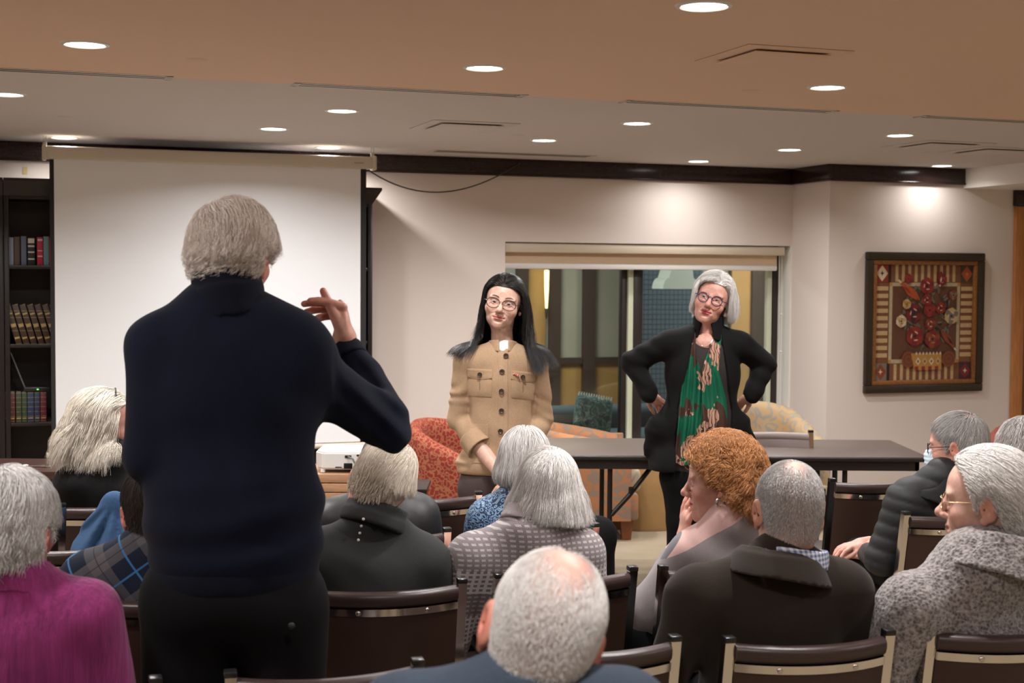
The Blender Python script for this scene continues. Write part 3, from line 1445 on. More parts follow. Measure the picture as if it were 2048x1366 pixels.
m_glass = glassmat()
for a, b in ((WU0 + .03, uM[1]), (uM[3] - .01, uM[5])):
    RB(a, b, VG + .018, VG + .024, WZ0 + .03, WZ1 - .02).build('window_pane', m_glass, win, smooth=False)
# sill and recess lining
m = RB(WU0, WU1, 0, VG, WZ0 - .02, WZ0 + .006)
struct(m, 'window_sill', m_white, smooth=False)
m = MB()
RB(WU1 - .012, WU1, -.001, VG - .03, WZ0, WZ1, m)
struct(m, 'trim_5', m_white, smooth=False)
# roller blind
m_cream = M_plain('cream_valance', (.62, .54, .42), .5)
m_blind = M_plain('tan_blind_fabric', (.66, .50, .345), .8, bump=.1, nscale=500)
ub0, ub1 = WU0 + .004, PVw(1569, 500, .02)[0]
bl = empty('roller_blind', W((ub0 + ub1) / 2, .05, WZ1 - .2), 'tan roller blind with cream valance pulled up over the dark window', 'blind')


def rel(m, root):
    bmesh.ops.translate(m.bm, verts=m.bm.verts[:], vec=-Vector(root.location))
    return m


rel(RB(ub0, ub1, .012, .095, 1.818, WZ1 - .008, None, .008), bl).build('valance', m_cream, bl)
rel(RB(ub0 + .01, PVw(1553, 520, .08)[0], .075, .082, 1.742, 1.84), bl).build('blind_fabric', m_blind, bl)
rel(RB(ub0 + .01, PVw(1553, 520, .08)[0], .066, .092, 1.704, 1.744, None, .008), bl).build('hem_bar', M_plain('white_hem_bar', (.75, .73, .70), .35), bl)
m = MB()
for k in (0, .02):
    m.tube([W(WU1 - .05 - k, .06, 1.82), W(WU1 - .045 - k, .06, 1.2), W(WU1 - .047 - k, .06, .62)], .0022, 6)
for zz in (1.38, 1.1):
    m.sph(W(WU1 - .047, .06, zz), .009, 6)
rel(m, bl).build('pull_cord', m_white, bl)

# ------------------------------------------------------------------ ceiling fittings
LPX = [(170, 88), (14, 188), (128, 275), (547, 257), (684, 221), (657, 295), (969, 135), (1088, 280), (1274, 246), (1408, 11), (1655, 174), (1579, 299), (1397, 322), (1800, 270), (1884, 331)]
WHERE = ['nearest the left edge, over the standing man', 'cut off by the left edge', 'above the left end of the screen', 'above the middle of the screen', 'left of the square vent in the white ceiling', 'above the right end of the screen',
         'in the tan ceiling above the middle of the room', 'right of the square vent by the wall slot', 'in the white ceiling right above the window', 'at the top edge in the tan ceiling', 'in the tan ceiling at the right', 'beside the wall, above the column corner', 'nearest the wall above the window blind', 'in the white ceiling far right of the column', 'beside the bulkhead above the painting']
m_ring = M_plain('white_trim_ring', (.72, .70, .66), .4)
m_lamp = M_emit('lamp_diffuser', (1.0, .95, .88), 14.0)
LW = []
light_data = bpy.data.lights.new('lamp_light', 'AREA')
light_data.shape = 'DISK'
light_data.size = .125
light_data.energy = 20.0
light_data.color = (1.0, .975, .965)
light_data.spread = math.radians(152)


def ring_mesh():
    m = MB()
    m.lathe([(.066, -.001), (.072, -.006), (.083, -.004), (.086, 0.0)], 40)
    return m


first = None
for i, (px, py) in enumerate(LPX):
    p = PZ(px, py, CEIL)
    LW.append(toW(p))
    if first is None:
        r = empty('downlight', p, 'round recessed ceiling downlight, glowing white, ' + WHERE[i], 'ceiling light', 'recessed downlights')
        o = ring_mesh().build('trim_ring', m_ring, r)
        m = MB()
        m.lathe([(0, -.0035), (.04, -.0035), (.0665, -.0025)], 40)
        m.build('diffuser', m_lamp, r)
        first = r
    else:
        r = copy_tree(first)
        r.location = p
        r['label'] = 'round recessed ceiling downlight, glowing white, ' + WHERE[i]


light_dim = light_data.copy()
light_dim.energy = 5.5


light_low = light_data.copy()
light_low.energy = 2.6


def add_lamp(p, dim=0):
    lo = bpy.data.objects.new('lamp_light', (light_data, light_dim, light_low)[dim])
    COL.objects.link(lo)
    lo.location = Vector(p) + Vector((0, 0, -.012))


for px, py in LPX:
    add_lamp(PZ(px, py, CEIL), {(1397, 322): 1, (128, 275): 1, (1884, 331): 2}.get((px, py), 0))
# the same lamps go on over the camera and behind it (outside the frame)
EXTRA = [(-3.6, -4.2), (-4.2, -2.2), (-1.2, -6.2), (.6, -7.6), (-2.6, -7.8), (2.6, -6.2), (4.4, -5.2), (4.6, -3.0), (-3.8, -6.3), (1.6, -9.5), (-1.2, -9.6), (4.2, -8.2), (-3.6, -10.2), (.4, -11.6), (3.2, -11.4)]
for u, v in EXTRA:
    add_lamp(W(u, v, CEIL if u < BU else BZ))

# slot diffusers
m_slot = M_plain('slot_dark', (.02, .018, .017), .6)
m_slotfr = M_plain('slot_frame', (.66, .60, .52), .5)


def slot(label, u0, u1, v, w=.105):
    r = empty('slot_diffuser', W((u0 + u1) / 2, v, CEIL), label, 'air vent', 'linear slot air diffusers', RANG)
    h = (u1 - u0) / 2
    m = MB()
    for a in (-w / 2, w / 2 - .016, -.008):
        m.box((-h, a, -.0025), (h, a + .016, 0), .001)
    for a in (-h, h - .03):
        m.box((a, -w / 2, -.0025), (a + .03, w / 2, 0), .001)
    m.build('vent_frame', m_slotfr, r)
    m = MB()
    m.box((-h + .02, -w / 2 + .01, -.0022), (h - .02, w / 2 - .01, 0))
    m.build('vent_opening', m_slot, r, smooth=False)
    return r


def uat(px, v):
    """u on the ceiling line v=const seen in pixel column px"""
    lo, hi = -8, 8
    for _ in range(50):
        mid = (lo + hi) / 2
        if proj(W(mid, v, CEIL))[0] < px:
            lo = mid
        else:
            hi = mid
    return lo


slot('long linear slot vent in the ceiling colour seam, cut off at the left edge', uat(-260, VCUT), uat(345, VCUT), VCUT)
slot('long linear slot vent in the ceiling seam, second from the left above the screen', uat(585, VCUT), uat(1050, VCUT), VCUT)
slot('long linear slot vent in the ceiling seam above the window', uat(1245, VCUT), uat(1668, VCUT), VCUT)
slot('long linear slot vent in the ceiling seam cut off at the right edge', uat(1838, VCUT), uat(2300, VCUT), VCUT)
vs = toW(PZ(1020, 307, CEIL))[1]
slot('narrow dark slot vent in the white ceiling close to the wall moulding', uat(862, vs), uat(1185, vs), vs, .16)


def sq_vent(label, px, py, w, d):
    p = PZ(px, py, CEIL)
    r = empty('ceiling_vent', p, label, 'air vent', 'square ceiling vents', RANG)
    m = MB()
    m.box((-w / 2, -d / 2, -.004), (w / 2, d / 2, 0), .0015)
    m.build('vent_frame', m_ceil if py > 200 else m_tan, r)
    m = MB()
    m.box((-w * .36, -d * .36, -.014), (w * .36, d * .36, -.010), .002)
    m.box((-w * .2, -d * .2, -.011), (w * .2, d * .2, 0), .001)
    m.build('louver', m_ceil if py > 200 else m_tan, r)


sq_vent('square ceiling vent in the tan ceiling at the upper right', 1545, 112, .42, .42)
sq_vent('square vent in the white ceiling above the screen\'s right end', 928, 252, .48, .48)
sq_vent('faint square vent in the white ceiling at the right', 1876, 290, .48, .48)
sq_vent('faintest square vent in the ceiling beside the bulkhead at the right edge', 1985, 302, .48, .48)
for px, py, lb in ((393, 119, 'round cover plate in the tan ceiling above the standing man'), (132, 234, 'round cover plate in the white ceiling at the left'), (1502, 181, 'round cover plate in the tan ceiling at the right'), (1035, 271, 'round cover plate beside the square vent in the white ceiling'), (1855, 305, 'small round plate in the ceiling above the painting')):
    m = MB()
    m.lathe([(0, -.004), (.036, -.004), (.042, 0), (.042, .003), (0, .003)], 28)
    o = m.build('cover_plate', m_tan if py < 185 else m_ceil)
    o.location = PZ(px, py, CEIL)
    tag(o, lb, 'ceiling plate', 'round ceiling plates')

# ------------------------------------------------------------------ the lounge behind the window
VF = 4.2


def FB(px0, px1, py0, py1, v=VF, th=.08, m=None, y0=None):
    a = PVw(px0, py0, v)
    b = PVw(px1, py1, v)
    m = m or MB()
    RB(a[0], b[0], v, v + th, b[2], a[2], m)
    return m


m_back = M_plain('lounge_wall', (.30, .30, .29), .8)
m_ochre = M_plain('ochre_panel', (.42, .25, .085), .7, noise=.12, nscale=3)
m_olive = M_plain('frosted_pane', (.34, .345, .29), .5, noise=.06, nscale=2)
m_post = M_plain('brown_post', (.045, .030, .024), .5)
struct(RB(-4, 9, .26, VF + .4, -.1, -.02), 'floor', M_plain('lounge_floor', (.05, .06, .075), .8), smooth=False)
struct(RB(-4, 9, .26, VF + .4, 2.75, 2.85), 'ceiling', M_plain('lounge_ceiling', (.35, .36, .36), .8), smooth=False)
struct(RB(-4, 9, VF + .1, VF + .4, -.1, 2.8), 'wall_lounge', m_back, smooth=False)
struct(RB(-4.2, -4, .2, VF + .4, -.1, 2.8), 'wall_lounge_left', m_back, smooth=False)
struct(RB(9, 9.2, .2, VF + .4, -.1, 2.8), 'wall_lounge_right', m_back, smooth=False)
pw = empty('partition', W(1.5, VF, 0), 'brown framed partition of grey and ochre panels beyond the window', 'partition')
m = MB()
FB(1054, 1092, 430, 900, VF + .02, .05, m)
FB(1466, 1508, 430, 900, VF + .02, .05, m)
FB(1119, 1169, 724, 814, VF + .02, .05, m)
FB(1188, 1244, 726, 818, VF + .02, .05, m)
rel(m, pw).build('ochre_panel', m_ochre, pw, smooth=False)
m = MB()
FB(1119, 1169, 430, 716, VF + .02, .05, m)
FB(1188, 1244, 430, 718, VF + .02, .05, m)
FB(1092, 1101, 430, 900, VF + .02, .05, m)
rel(m, pw).build('frosted_pane', m_olive, pw, smooth=False)
m = MB()
for a, b in ((1038, 1054), (1101, 1119), (1169, 1188), (1244, 1256), (1508, 1526)):
    FB(a, b, 430, 960, VF - .03, .1, m)
FB(1101, 1256, 716, 726, VF - .02, .08, m)
FB(1101, 1256, 814, 850, VF - .02, .08, m)
rel(m, pw).build('post', m_post, pw, smooth=False)


def tilemat():
    t = NT('blue_tile')
    v = t.coord()
    s = t.sep(v)
    a = t.math('ABSOLUTE', t.math('SINE', t.math('MULTIPLY', t.math('ADD', s[0], t.math('MULTIPLY', s[1], .35)), 62)))
    b = t.math('ABSOLUTE', t.math('SINE', t.math('MULTIPLY', s[2], 62)))
    k = t.math('LESS_THAN', t.math('MINIMUM', a, b), .28)
    t.set(Base_Color=t.mix(k, (.055, .095, .135), (.02, .03, .04)), Roughness=.4)
    return t.m


m = FB(1276, 1400, 430, 980, VF - .35, .3)
o = m.build('tiled_pillar', tilemat(), smooth=False)
tag(o, 'blue tiled pillar beyond the window behind the woman with the green scarf', 'pillar')
# pale stepped arch-shaped shade beyond the glass
m = MB()
poly = []
for k in range(13):
    a = PI - PI / 2 * k / 12
    poly.append((-.30 + .13 * math.cos(a) * 1.0, .05 + .17 * math.sin(a)))
poly += [(-.22, .40), (.24, .40), (.27, .22)]
for k in range(13):
    a = PI / 2 - PI / 2 * k / 12
    poly.append((.32 + .13 * math.cos(a), .05 + .15 * math.sin(a)))
pc = PV(1352, 584, VF - 1.0)
m.prism(poly, -.16, .16, Matrix.Translation(pc) @ Matrix.Rotation(RANG, 4, 'Z') @ Matrix.Rotation(PI / 2, 4, 'X') @ Matrix.Diagonal((.46, .62, .8, 1)))
o = m.build('hanging_canopy', M_plain('pale_canopy', (.62, .72, .70), .7), angle=30)
tag(o, 'pale stepped canopy hanging beyond the window beside the white-haired woman', 'canopy')
# wall sconce
q = PV(1093, 600, VF - .08)
sc_ = empty('wall_sconce', q, 'slim torch-shaped wall sconce glowing beyond the window', 'wall lamp')
m = MB()
m.lathe([(0, -.09), (.012, -.085), (.022, .10), (.026, .30), (.010, .305), (0, .306)], 16)
m.build('lamp_shade', M_emit('sconce_glow', (1.0, .80, .42), 3.2), sc_)
m = MB()
m.lathe([(0, -.20), (.012, -.17), (.018, -.10), (.014, -.085), (0, -.084)], 12)
m.build('base', m_post, sc_)
m = MB()
m.sph((0, 0, .345), .022, 8)
m.build('finial', M_emit('sconce_tip', (1.0, .75, .4), 2.0), sc_)
# lounge sofa and patterned armchair beyond the window
m_teal = M_plain('teal_upholstery', (.016, .048, .075), .8, bump=.1)


def dmat(name, stops, scale, dist=2.0, rough=.75):
    t = NT(name)
    v = t.coord()
    nz = t.noise(v, scale, 2, .5, dist)
    t.set(Base_Color=t.ramp(nz, stops), Roughness=rough, Specular_IOR_Level=.2)
    return t.m


m_tealpat = dmat('teal_leaf_fabric', [(.40, (.015, .05, .065)), (.5, (.03, .09, .10)), (.52, (.22, .32, .31)), (.58, (.03, .09, .10))], 9, 3)


def soft(name, lo, hi, r, M, mat, parent):
    m = MB()
    m.box(lo, hi, r, M, 4)
    return rel(m, parent).build(name, mat, parent, angle=60)


ps = PV(1175, 905, 2.0)
sf = empty('sofa', Vector((ps.x, ps.y, 0)), 'teal sofa beyond the window', 'sofa', rz=0)
Ms = Matrix.Translation(sf.location) @ Matrix.Rotation(RANG, 4, 'Z')
soft('seat', (-.9, -.35, .08), (.9, .45, .30), .06, Ms, m_teal, sf)
soft('backrest', (-.9, .3, .2), (.9, .52, .50), .08, Ms, m_teal, sf)
soft('armrest', (-1.05, -.35, .1), (-.88, .5, .52), .05, Ms, m_teal, sf)
soft('armrest', (.88, -.35, .1), (1.05, .5, .52), .05, Ms, m_teal, sf)
ps = PV(1190, 890, 1.35)
cu = empty('cushion', Vector((ps.x, ps.y, .31)), 'leaf-patterned teal fringed cushion on the sofa beyond the window', 'cushion')
Mc = Matrix.Translation((ps.x, ps.y + .55, .31)) @ Matrix.Rotation(RANG, 4, 'Z') @ Matrix.Rotation(-.25, 4, 'X') @ Matrix.Rotation(.2, 4, 'Y')
soft('cover', (-.17, -.05, 0), (.17, .06, .32), .05, Mc, m_tealpat, cu)
m = MB()
for k in range(14):
    x = -.15 + .3 * k / 13
    m.cyl(Mc @ Vector((x, 0, .31)), Mc @ Vector((x + .004, 0, .345)), .008, .004, 6)
rel(m, cu).build('fringe', M_plain('pale_fringe', (.35, .42, .40), .8), cu)
lg = bpy.data.lights.new('lounge_fill', 'AREA')  # unseen area lights, added to brighten the lounge behind the glass
lg.energy = 120
lg.size = 1.2
lg.color = (1.0, .92, .80)
for u, v in ((.5, 2.6), (4.2, 2.8)):
    lo = bpy.data.objects.new('lounge_fill', lg)
    COL.objects.link(lo)
    lo.location = W(u, v, 2.70)

# world: faint
wd = bpy.data.worlds.new('world')
SC.world = wd
wd.use_nodes = True
wd.node_tree.nodes['Background'].inputs[0].default_value = (.5, .5, .55, 1)
wd.node_tree.nodes['Background'].inputs[1].default_value = .02
SC.view_settings.view_transform = 'Standard'
SC.view_settings.look = 'None'
SC.view_settings.exposure = 0.0
SC.view_settings.gamma = 1.0
SC.view_settings.use_curve_mapping = False
# ------------------------------------------------------------------ furniture
m_case = M_plain('ivory_metal_case', (.58, .52, .42), .35)
m_black = M_plain('black_border', (.012, .012, .013), .7)
m_screen = M_plain('screen_fabric', (.80, .81, .83), .85, spec=.2)
m_steel = M_plain('steel', (.6, .58, .55), .25, metal=1.0)
VS = -.486
su0, su1 = -3.083, -1.107
scr = empty('projection_screen', W((su0 + su1) / 2, VS, .56), 'large white pull-down projection screen hanging in front of the bookcases', 'projection screen')
m = RB(su0, su1, VS - .045, VS + .03, 2.322, 2.398, None, .014)
rel(m, scr).build('case', m_case, scr)
for a in (su0 - .012, su1 - .012):
    rel(RB(a, a + .026, VS - .052, VS + .036, 2.314, 2.404, None, .008), scr).build('end_cap', m_case, scr)
rel(RB(su1 - .13, su1 - .07, VS - .0465, VS - .044, 2.352, 2.360), scr).build('maker_plate', M_plain('tan_plate', (.42, .32, .18), .5), scr, smooth=False)
fu0 = PVw(101, 600, VS)[0]
fu1 = PVw(732, 600, VS)[0]
rel(RB(fu0, fu1, VS - .001, VS + .001, .60, 2.33), scr).build('border', m_black, scr, smooth=False)
rel(RB(PVw(110, 600, VS)[0], PVw(720.5, 600, VS)[0], VS - .0035, VS - .0015, PVw(110, 903, VS)[2], 2.33), scr).build('screen_surface', m_screen, scr, smooth=False)
m = MB()
m.cyl(W(fu0 - .03, VS, .572), W(fu1 + .03, VS, .572), .017, n=16)
rel(m, scr).build('weight_bar', m_case, scr)
for k, a in enumerate((su0 + .004, su1 - .004)):
    m = MB()
    m.cyl(W(a, VS, 2.40), W(a, VS, 2.425), .014, n=12)
    m.tube([W(a - .008, VS, 2.42), W(a - .008, VS, CEIL - .004), W(a + .008, VS, CEIL - .004), W(a + .008, VS, 2.42)], .0028, 6)
    rel(m, scr).build('hook', m_steel, scr)
# cable drooping from the screen case to the moulding
p0 = W(su1 - .01, VS + .02, 2.41)
pts = []
q0, q1 = P(700, 312, p0.y + .02), PV(1040, 326, -.045)
for k in range(25):
    t = k / 24
    b = q0.lerp(q1, t)
    b.z -= .215 * 4 * t * (1 - t) * (1 - .25 * (t - .5))
    pts.append(b)
m = MB()
m.tube(pts, .0045, 8)
o = m.build('cable', M_plain('black_cable', (.03, .022, .02), .5))
tag(o, 'thin dark cable drooping from the screen case along the wall', 'cable')

# bookcases
m_book = M_plain('ebony_wood', (.012, .0085, .008), .35, noise=.3, nscale=12, stretch=(1, 1, 6))
SHELF = [1.698, 1.228, .758, .287]
BV = -.378
BP = [-4.43, -3.313, -2.194, -1.081]
BL = ['black wooden bookcase cut off by the left edge', 'black wooden bookcase beside the left end of the screen', 'black wooden bookcase behind the right end of the screen']
for i in range(3):
    a, b = BP[i], BP[i + 1]
    r = empty('bookcase', W((a + b) / 2, BV / 2, 0), BL[i], 'bookcase', 'black bookcases behind the screen')
    m = MB()
    RB(a + .002, a + .030, BV, -.006, 0, 2.13, m, .003)
    RB(b - .032, b - .002, BV, -.006, 0, 2.13, m, .003)
    RB(a + .03, b - .032, BV + .01, -.006, 2.09, 2.13, m)
    RB(a + .03, b - .032, BV + .02, -.006, 0, .08, m)
    rel(m, r).build('carcass', m_book, r)
    rel(RB(a + .03, b - .032, -.022, -.006, .05, 2.1), r).build('back_panel', m_book, r, smooth=False)
    for z in SHELF:
        rel(RB(a + .03, b - .032, BV + .006, -.024, z - .022, z, None, .002), r).build('shelf', m_book, r)
    m = MB()
    L = .05 if i == 2 else 0
    Mx = Matrix.Translation(W0) @ Matrix.Rotation(RANG, 4, 'Z')
    # flared cornice
    va, vb = BV, BV - .05
    ring = lambda u0, u1, v, z: [Mx @ Vector(q) for q in ((u0, v, z), (u1, v, z), (u1, -.005, z), (u0, -.005, z))]
    R0, R1, R2 = ring(a + .002, b - .002, va, 2.11), ring(a + .002, b - .002 + L, vb, 2.195), ring(a + .002, b - .002 + L, vb, 2.211)
    vs_ = [[m.bm.verts.new(p) for p in R] for R in (R0, R1, R2)]
    for A, B in zip(vs_, vs_[1:]):
        for k in range(4):
            m.bm.faces.new((A[k], A[(k + 1) % 4], B[(k + 1) % 4], B[k]))
    m.bm.faces.new(vs_[2])
    m.bm.faces.new(list(reversed(vs_[0])))
    rel(m, r).build('cornice', m_book, r, angle=20)

BKMAT = {}


def bookmat(c, gold=False):
    key = (c, gold)
    if key not in BKMAT:
        t = NT('book_cloth')
        if gold:
            s = t.sep(t.coord(kind='Generated'))
            k = t.math('GREATER_THAN', t.math('SINE', t.math('MULTIPLY', s[2], 40)), .93)
            nz = t.noise(t.coord(), 120, 2)
            k2 = t.math('MULTIPLY', k, t.math('GREATER_THAN', nz, .38))
            t.set(Base_Color=t.mix(k2, tuple(v * .6 for v in lin(c)), (.22, .15, .06)), Roughness=.5)
        else:
            t.set(Base_Color=lin(c), Roughness=.5)
        BKMAT[key] = t.m
    return BKMAT[key]


m_paper = M_plain('book_pages', (.60, .53, .42), .8)
m_labelw = M_plain('spine_label', (.62, .60, .55), .6)
m_gold = M_plain('gilt_lettering', (.42, .30, .10), .4)


def book(u, z, w, h, col, label, group, lean=0.0, dep=.16, gold=False, labels=(), v0=None, cat='book'):
    v0 = BV + .03 if v0 is None else v0
    r = empty('book', W(u + w / 2, v0 + dep / 2, z), label, cat, group, RANG)
    M = Matrix.Translation((w / 2 if lean < 0 else -w / 2, 0, 0)) @ Matrix.Rotation(lean, 4, 'Y') @ Matrix.Translation((-w / 2 if lean < 0 else w / 2, 0, 0))
    m = MB()
    m.box((-w / 2, -dep / 2, 0), (w / 2, -dep / 2 + .008, h), .003, M)
    m.box((-w / 2, -dep / 2 + .004, 0), (-w / 2 + .003, dep / 2, h), 0, M)
    m.box((w / 2 - .003, -dep / 2 + .004, 0), (w / 2, dep / 2, h), 0, M)
    m.build('cover', bookmat(col, gold), r)
    m = MB()
    m.box((-w / 2 + .003, -dep / 2 + .008, .003), (w / 2 - .003, dep / 2 - .005, h - .004), 0, M)
    m.build('pages', m_paper, r, smooth=False)
    if labels:
        m = MB()
        for z0, z1 in labels:
            m.box((-w / 2 + .003, -dep / 2 - .0012, h * z0), (w / 2 - .003, -dep / 2 + .001, h * z1), 0, M)
        m.build('spine_label', m_labelw if not gold else m_gold, r, smooth=False)
    return r


def ub(px, py):
    return PVw(px, py, BV + .03)[0]


TOPB = [(13, 27, (128, 138, 155), 'pale blue-grey book'), (28, 40, (82, 68, 58), 'brown book'), (42, 53, (100, 108, 136), 'slate blue book'), (55, 70, (34, 32, 33), 'black book with white spine labels'), (74, 86, (190, 42, 72), 'pinkish red book with pale lettering'), (87, 98, (112, 148, 152), 'pale teal book'), (98.5, 108, (176, 36, 50), 'bright red book at the end of the row')]
for k, (a, b, c, lb) in enumerate(TOPB):
    w = ub(b, 500) - ub(a, 500)
    labs = ((.80, .97), (.66, .72), (.45, .5), (.2, .25)) if k == 3 else (((.86, .93), (.3, .34), (.5, .53)) if k == 4 else ())
    book(ub(a, 500), SHELF[0], w, .165 + .004 * (k % 3), c, lb + ' on the upper shelf beside the screen', 'books on the upper shelf', labels=labs)
for k in range(6):
    book(ub(36 + 15 * k, 690) - .01, SHELF[1], .034, .25, (86, 62, 44), 'leaning brown gilt-banded book, %s of six' % ['leftmost', 'second', 'third', 'fourth', 'fifth', 'rightmost'][k], 'leaning brown books', lean=-.27, gold=True, labels=((.44, .52), (.75, .79), (.15, .19)))
book(ub(36 + 15 * 6, 690) - .008, SHELF[1], .040, .25, (140, 104, 34), 'ochre yellow book leaning at the end of the brown row', 'leaning brown books', lean=-.27)
LOWB = [(5, 16, (62, 32, 32), 'dark maroon book'), (18, 30, (100, 44, 46), 'dull red book'), (32, 43, (70, 78, 52), 'olive book'), (44, 54, (62, 88, 62), 'green book'), (55, 68, (42, 66, 108), 'blue book'), (69, 80, (52, 66, 104), 'navy book'), (81, 93, (124, 28, 52), 'crimson book')]
for k, (a, b, c, lb) in enumerate(LOWB):
    w = ub(b, 830) - ub(a, 830)
    book(ub(a, 830), SHELF[2], w, .180, c, lb + ' under the router on the lower shelf', 'books on the lower shelf', gold=True, labels=((.12, .15),))
for k in range(13):
    book(ub(12, 900) + .0195 * k, SHELF[3], .018, .15 + .004 * (k % 2), (36, 30, 28), 'slim dark book on the bottom shelf, %s from the left' % ['first', 'second', 'third', 'fourth', 'fifth', 'sixth', 'seventh', 'eighth', 'ninth', 'tenth', 'eleventh', 'twelfth', 'thirteenth'][k], 'slim dark books on the bottom shelf', gold=True)
for k, (z, h, c, lb) in enumerate(((SHELF[0], .27, (62, 26, 40), 'plum book standing in the gap right of the screen, upper shelf'), (SHELF[1], .25, (60, 36, 40), 'dark plum book in the gap right of the screen, middle shelf'), (SHELF[2], .24, (52, 40, 40), 'dark brown book in the gap right of the screen, lower shelf'))):
    book(-1.175, z, .055, h, c, lb, 'books right of the screen', v0=BV + .02)
# router with an antenna
zt = SHELF[2] + .183
pr = PV(74, 785, BV + .07)
rt_ = empty('router', Vector((pr.x, pr.y, zt)), 'black router with thin antenna and green light on top of the books', 'router', rz=RANG)
m = MB()
m.box((-.075, -.05, 0), (.075, .05, .028), .006)
m.build('housing', M_plain('black_plastic', (.012, .012, .013), .35), rt_)
m = MB()
m.cyl((-.068, .0, .02), (-.148, .0, .235), .0045, .0035, 8)
m.build('antenna', M_plain('grey_antenna', (.16, .16, .16), .4), rt_)
m = MB()
m.sph((.004, -.051, .014), (.006, .002, .003), 6)
m.build('status_light', M_emit('green_led', (.15, 1, .1), 3), rt_)
# little yellowed note high on the wall over the bookcase
q = PV(50, 341, -.002)
m = MB()
M = Matrix.Translation(q) @ Matrix.Rotation(RANG, 4, 'Z')
m.box((-.014, -.002, -.022), (.014, 0, .022), 0, M)
o = m.build('paper_note', M_plain('yellow_paper', (.62, .47, .22), .8), smooth=False)
tag(o, 'small yellowed strip of paper on the wall above the left bookcase', 'note')

# ------------------------------------------------------------------ stacking chairs
m_vinyl = M_plain('brown_vinyl', (.040, .022, .020), .38, bump=.08, nscale=160)
m_panel = M_plain('brown_panel', (.034, .014, .009), .5, noise=.12, nscale=6)
m_chrome = M_plain('chrome', (.70, .66, .62), .12, metal=1.0)
m_capb = M_plain('black_end_cap', (.01, .01, .01), .3)


def make_chair():
    r = empty('stacking_chair', (0, 0, 0), 'x', 'chair', 'brown vinyl stacking chairs')
    HW = .198
    BOW = .058
    yb = lambda z: -.075 * max(0, (z - .45)) / .38
    for s in (-1, 1):
        m = MB()
        pts = [(s * HW, yb(.822), .822), (s * HW, yb(.6), .6), (s * HW, 0, .45), (s * (HW + .004), -.02, .2), (s * (HW + .008), -.05, .004)]
        # square section
        rings = []
        for (x, y, z) in pts:
            rings.append([m.bm.verts.new((x + dx * .012, y + dy * .014, z)) for dx, dy in ((-1, -1), (1, -1), (1, 1), (-1, 1))])
        for A, B in zip(rings, rings[1:]):
            for k in range(4):
                m.bm.faces.new((A[k], A[(k + 1) % 4], B[(k + 1) % 4], B[k]))
        m.bm.faces.new(rings[0])
        m.bm.faces.new(rings[-1])
        p = m.build('back_post', m_chrome, r, angle=25)
        m = MB()
        m.box((s * HW - .0135, yb(.83) - .0155, .820), (s * HW + .0135, yb(.83) + .0155, .834), .003)
        m.build('end_cap', m_capb, p)
        m = MB()
        m.box((s * (HW + .004) - .012, .40, .004), (s * (HW + .004) + .012, .428, .45), .003)
        m.build('front_leg', m_chrome, r)
        m = MB()
        m.box((s * HW - .010, -.005, .405), (s * HW + .010, .42, .43), .003)
        m.build('side_rail', m_chrome, r)
    N = 21
    xs = [-(HW - .013) + 2 * (HW - .013) * k / (N - 1) for k in range(N)]
    bow = lambda x: -BOW * (1 - (x / HW) ** 2)

    def slab(z0, z1, y0, y1, mat, name, round_=0.0, parent=r):
        m = MB()
        prof = []
        if round_:
            zc, yc = (z0 + z1) / 2, (y0 + y1) / 2
            for k in range(14):
                a = 2 * PI * k / 14
                prof.append((yc + (y1 - y0) / 2 * math.copysign(abs(math.cos(a)) ** round_, math.cos(a)), zc + (z1 - z0) / 2 * math.copysign(abs(math.sin(a)) ** round_, math.sin(a))))
        else:
            prof = [(y0, z0), (y1, z0), (y1, z1), (y0, z1)]
        rings = [[m.bm.verts.new((x, bow(x) + y + yb(z), z)) for y, z in prof] for x in xs]
        n = len(prof)
        for A, B in zip(rings, rings[1:]):
            for k in range(n):
                m.bm.faces.new((A[k], A[(k + 1) % n], B[(k + 1) % n], B[k]))
        m.bm.faces.new(list(reversed(rings[0])))
        m.bm.faces.new(rings[-1])
        return m.build(name, mat, parent, angle=50)
    bk = slab(.47, .80, -.004, .030, m_vinyl, 'backrest', .5)
    slab(.772, .816, -.020, .030, m_vinyl, 'top_roll', .8, bk)
    slab(.478, .752, -.012, -.003, m_panel, 'back_panel')
    st = slab(.752, .772, -.017, -.003, m_chrome, 'chrome_strip')
    st['label'] = 'shiny chrome strip'
    slab(.460, .478, -.016, -.003, m_chrome, 'chrome_strip')
    for x in (-.092, .092):
        m = MB()
        m.sph((x, bow(x) - .017 + yb(.762), .762), (.0075, .004, .0075), 8)
        m.build('rivet', m_steel, st)
    m = MB()
    m.box((-.192, .005, .425), (.192, .445, .480), .024, None, 4)
    m.build('seat', m_vinyl, r, angle=60)
    return r


CH0 = make_chair()
used = []


def chair(X, Y, label, yaw=RANG):
    r = CH0 if not used else copy_tree(CH0)
    used.append(r)
    r.location = (X, Y, 0)
    r.rotation_euler = (0, 0, yaw)
    r['label'] = label.replace('chair', 'brown vinyl chair', 1)
    r['group'] = 'brown vinyl stacking chairs'
    return r


def post(px, py, right=True, yaw=RANG, label=''):
    """place a chair from the pixel of a back-post top"""
    q = PZ(px, py, .832)
    a = frame2(yaw)
    # post top offset in the chair frame
    lx = .198 if right else -.198
    off = a[0] * lx + a[1] * (-.075)
    c = q - off
    return chair(c.x, c.y, label, yaw)


def frame2(yaw):
    return Vector((math.cos(yaw), math.sin(yaw), 0)), Vector((-math.sin(yaw), math.cos(yaw), 0))


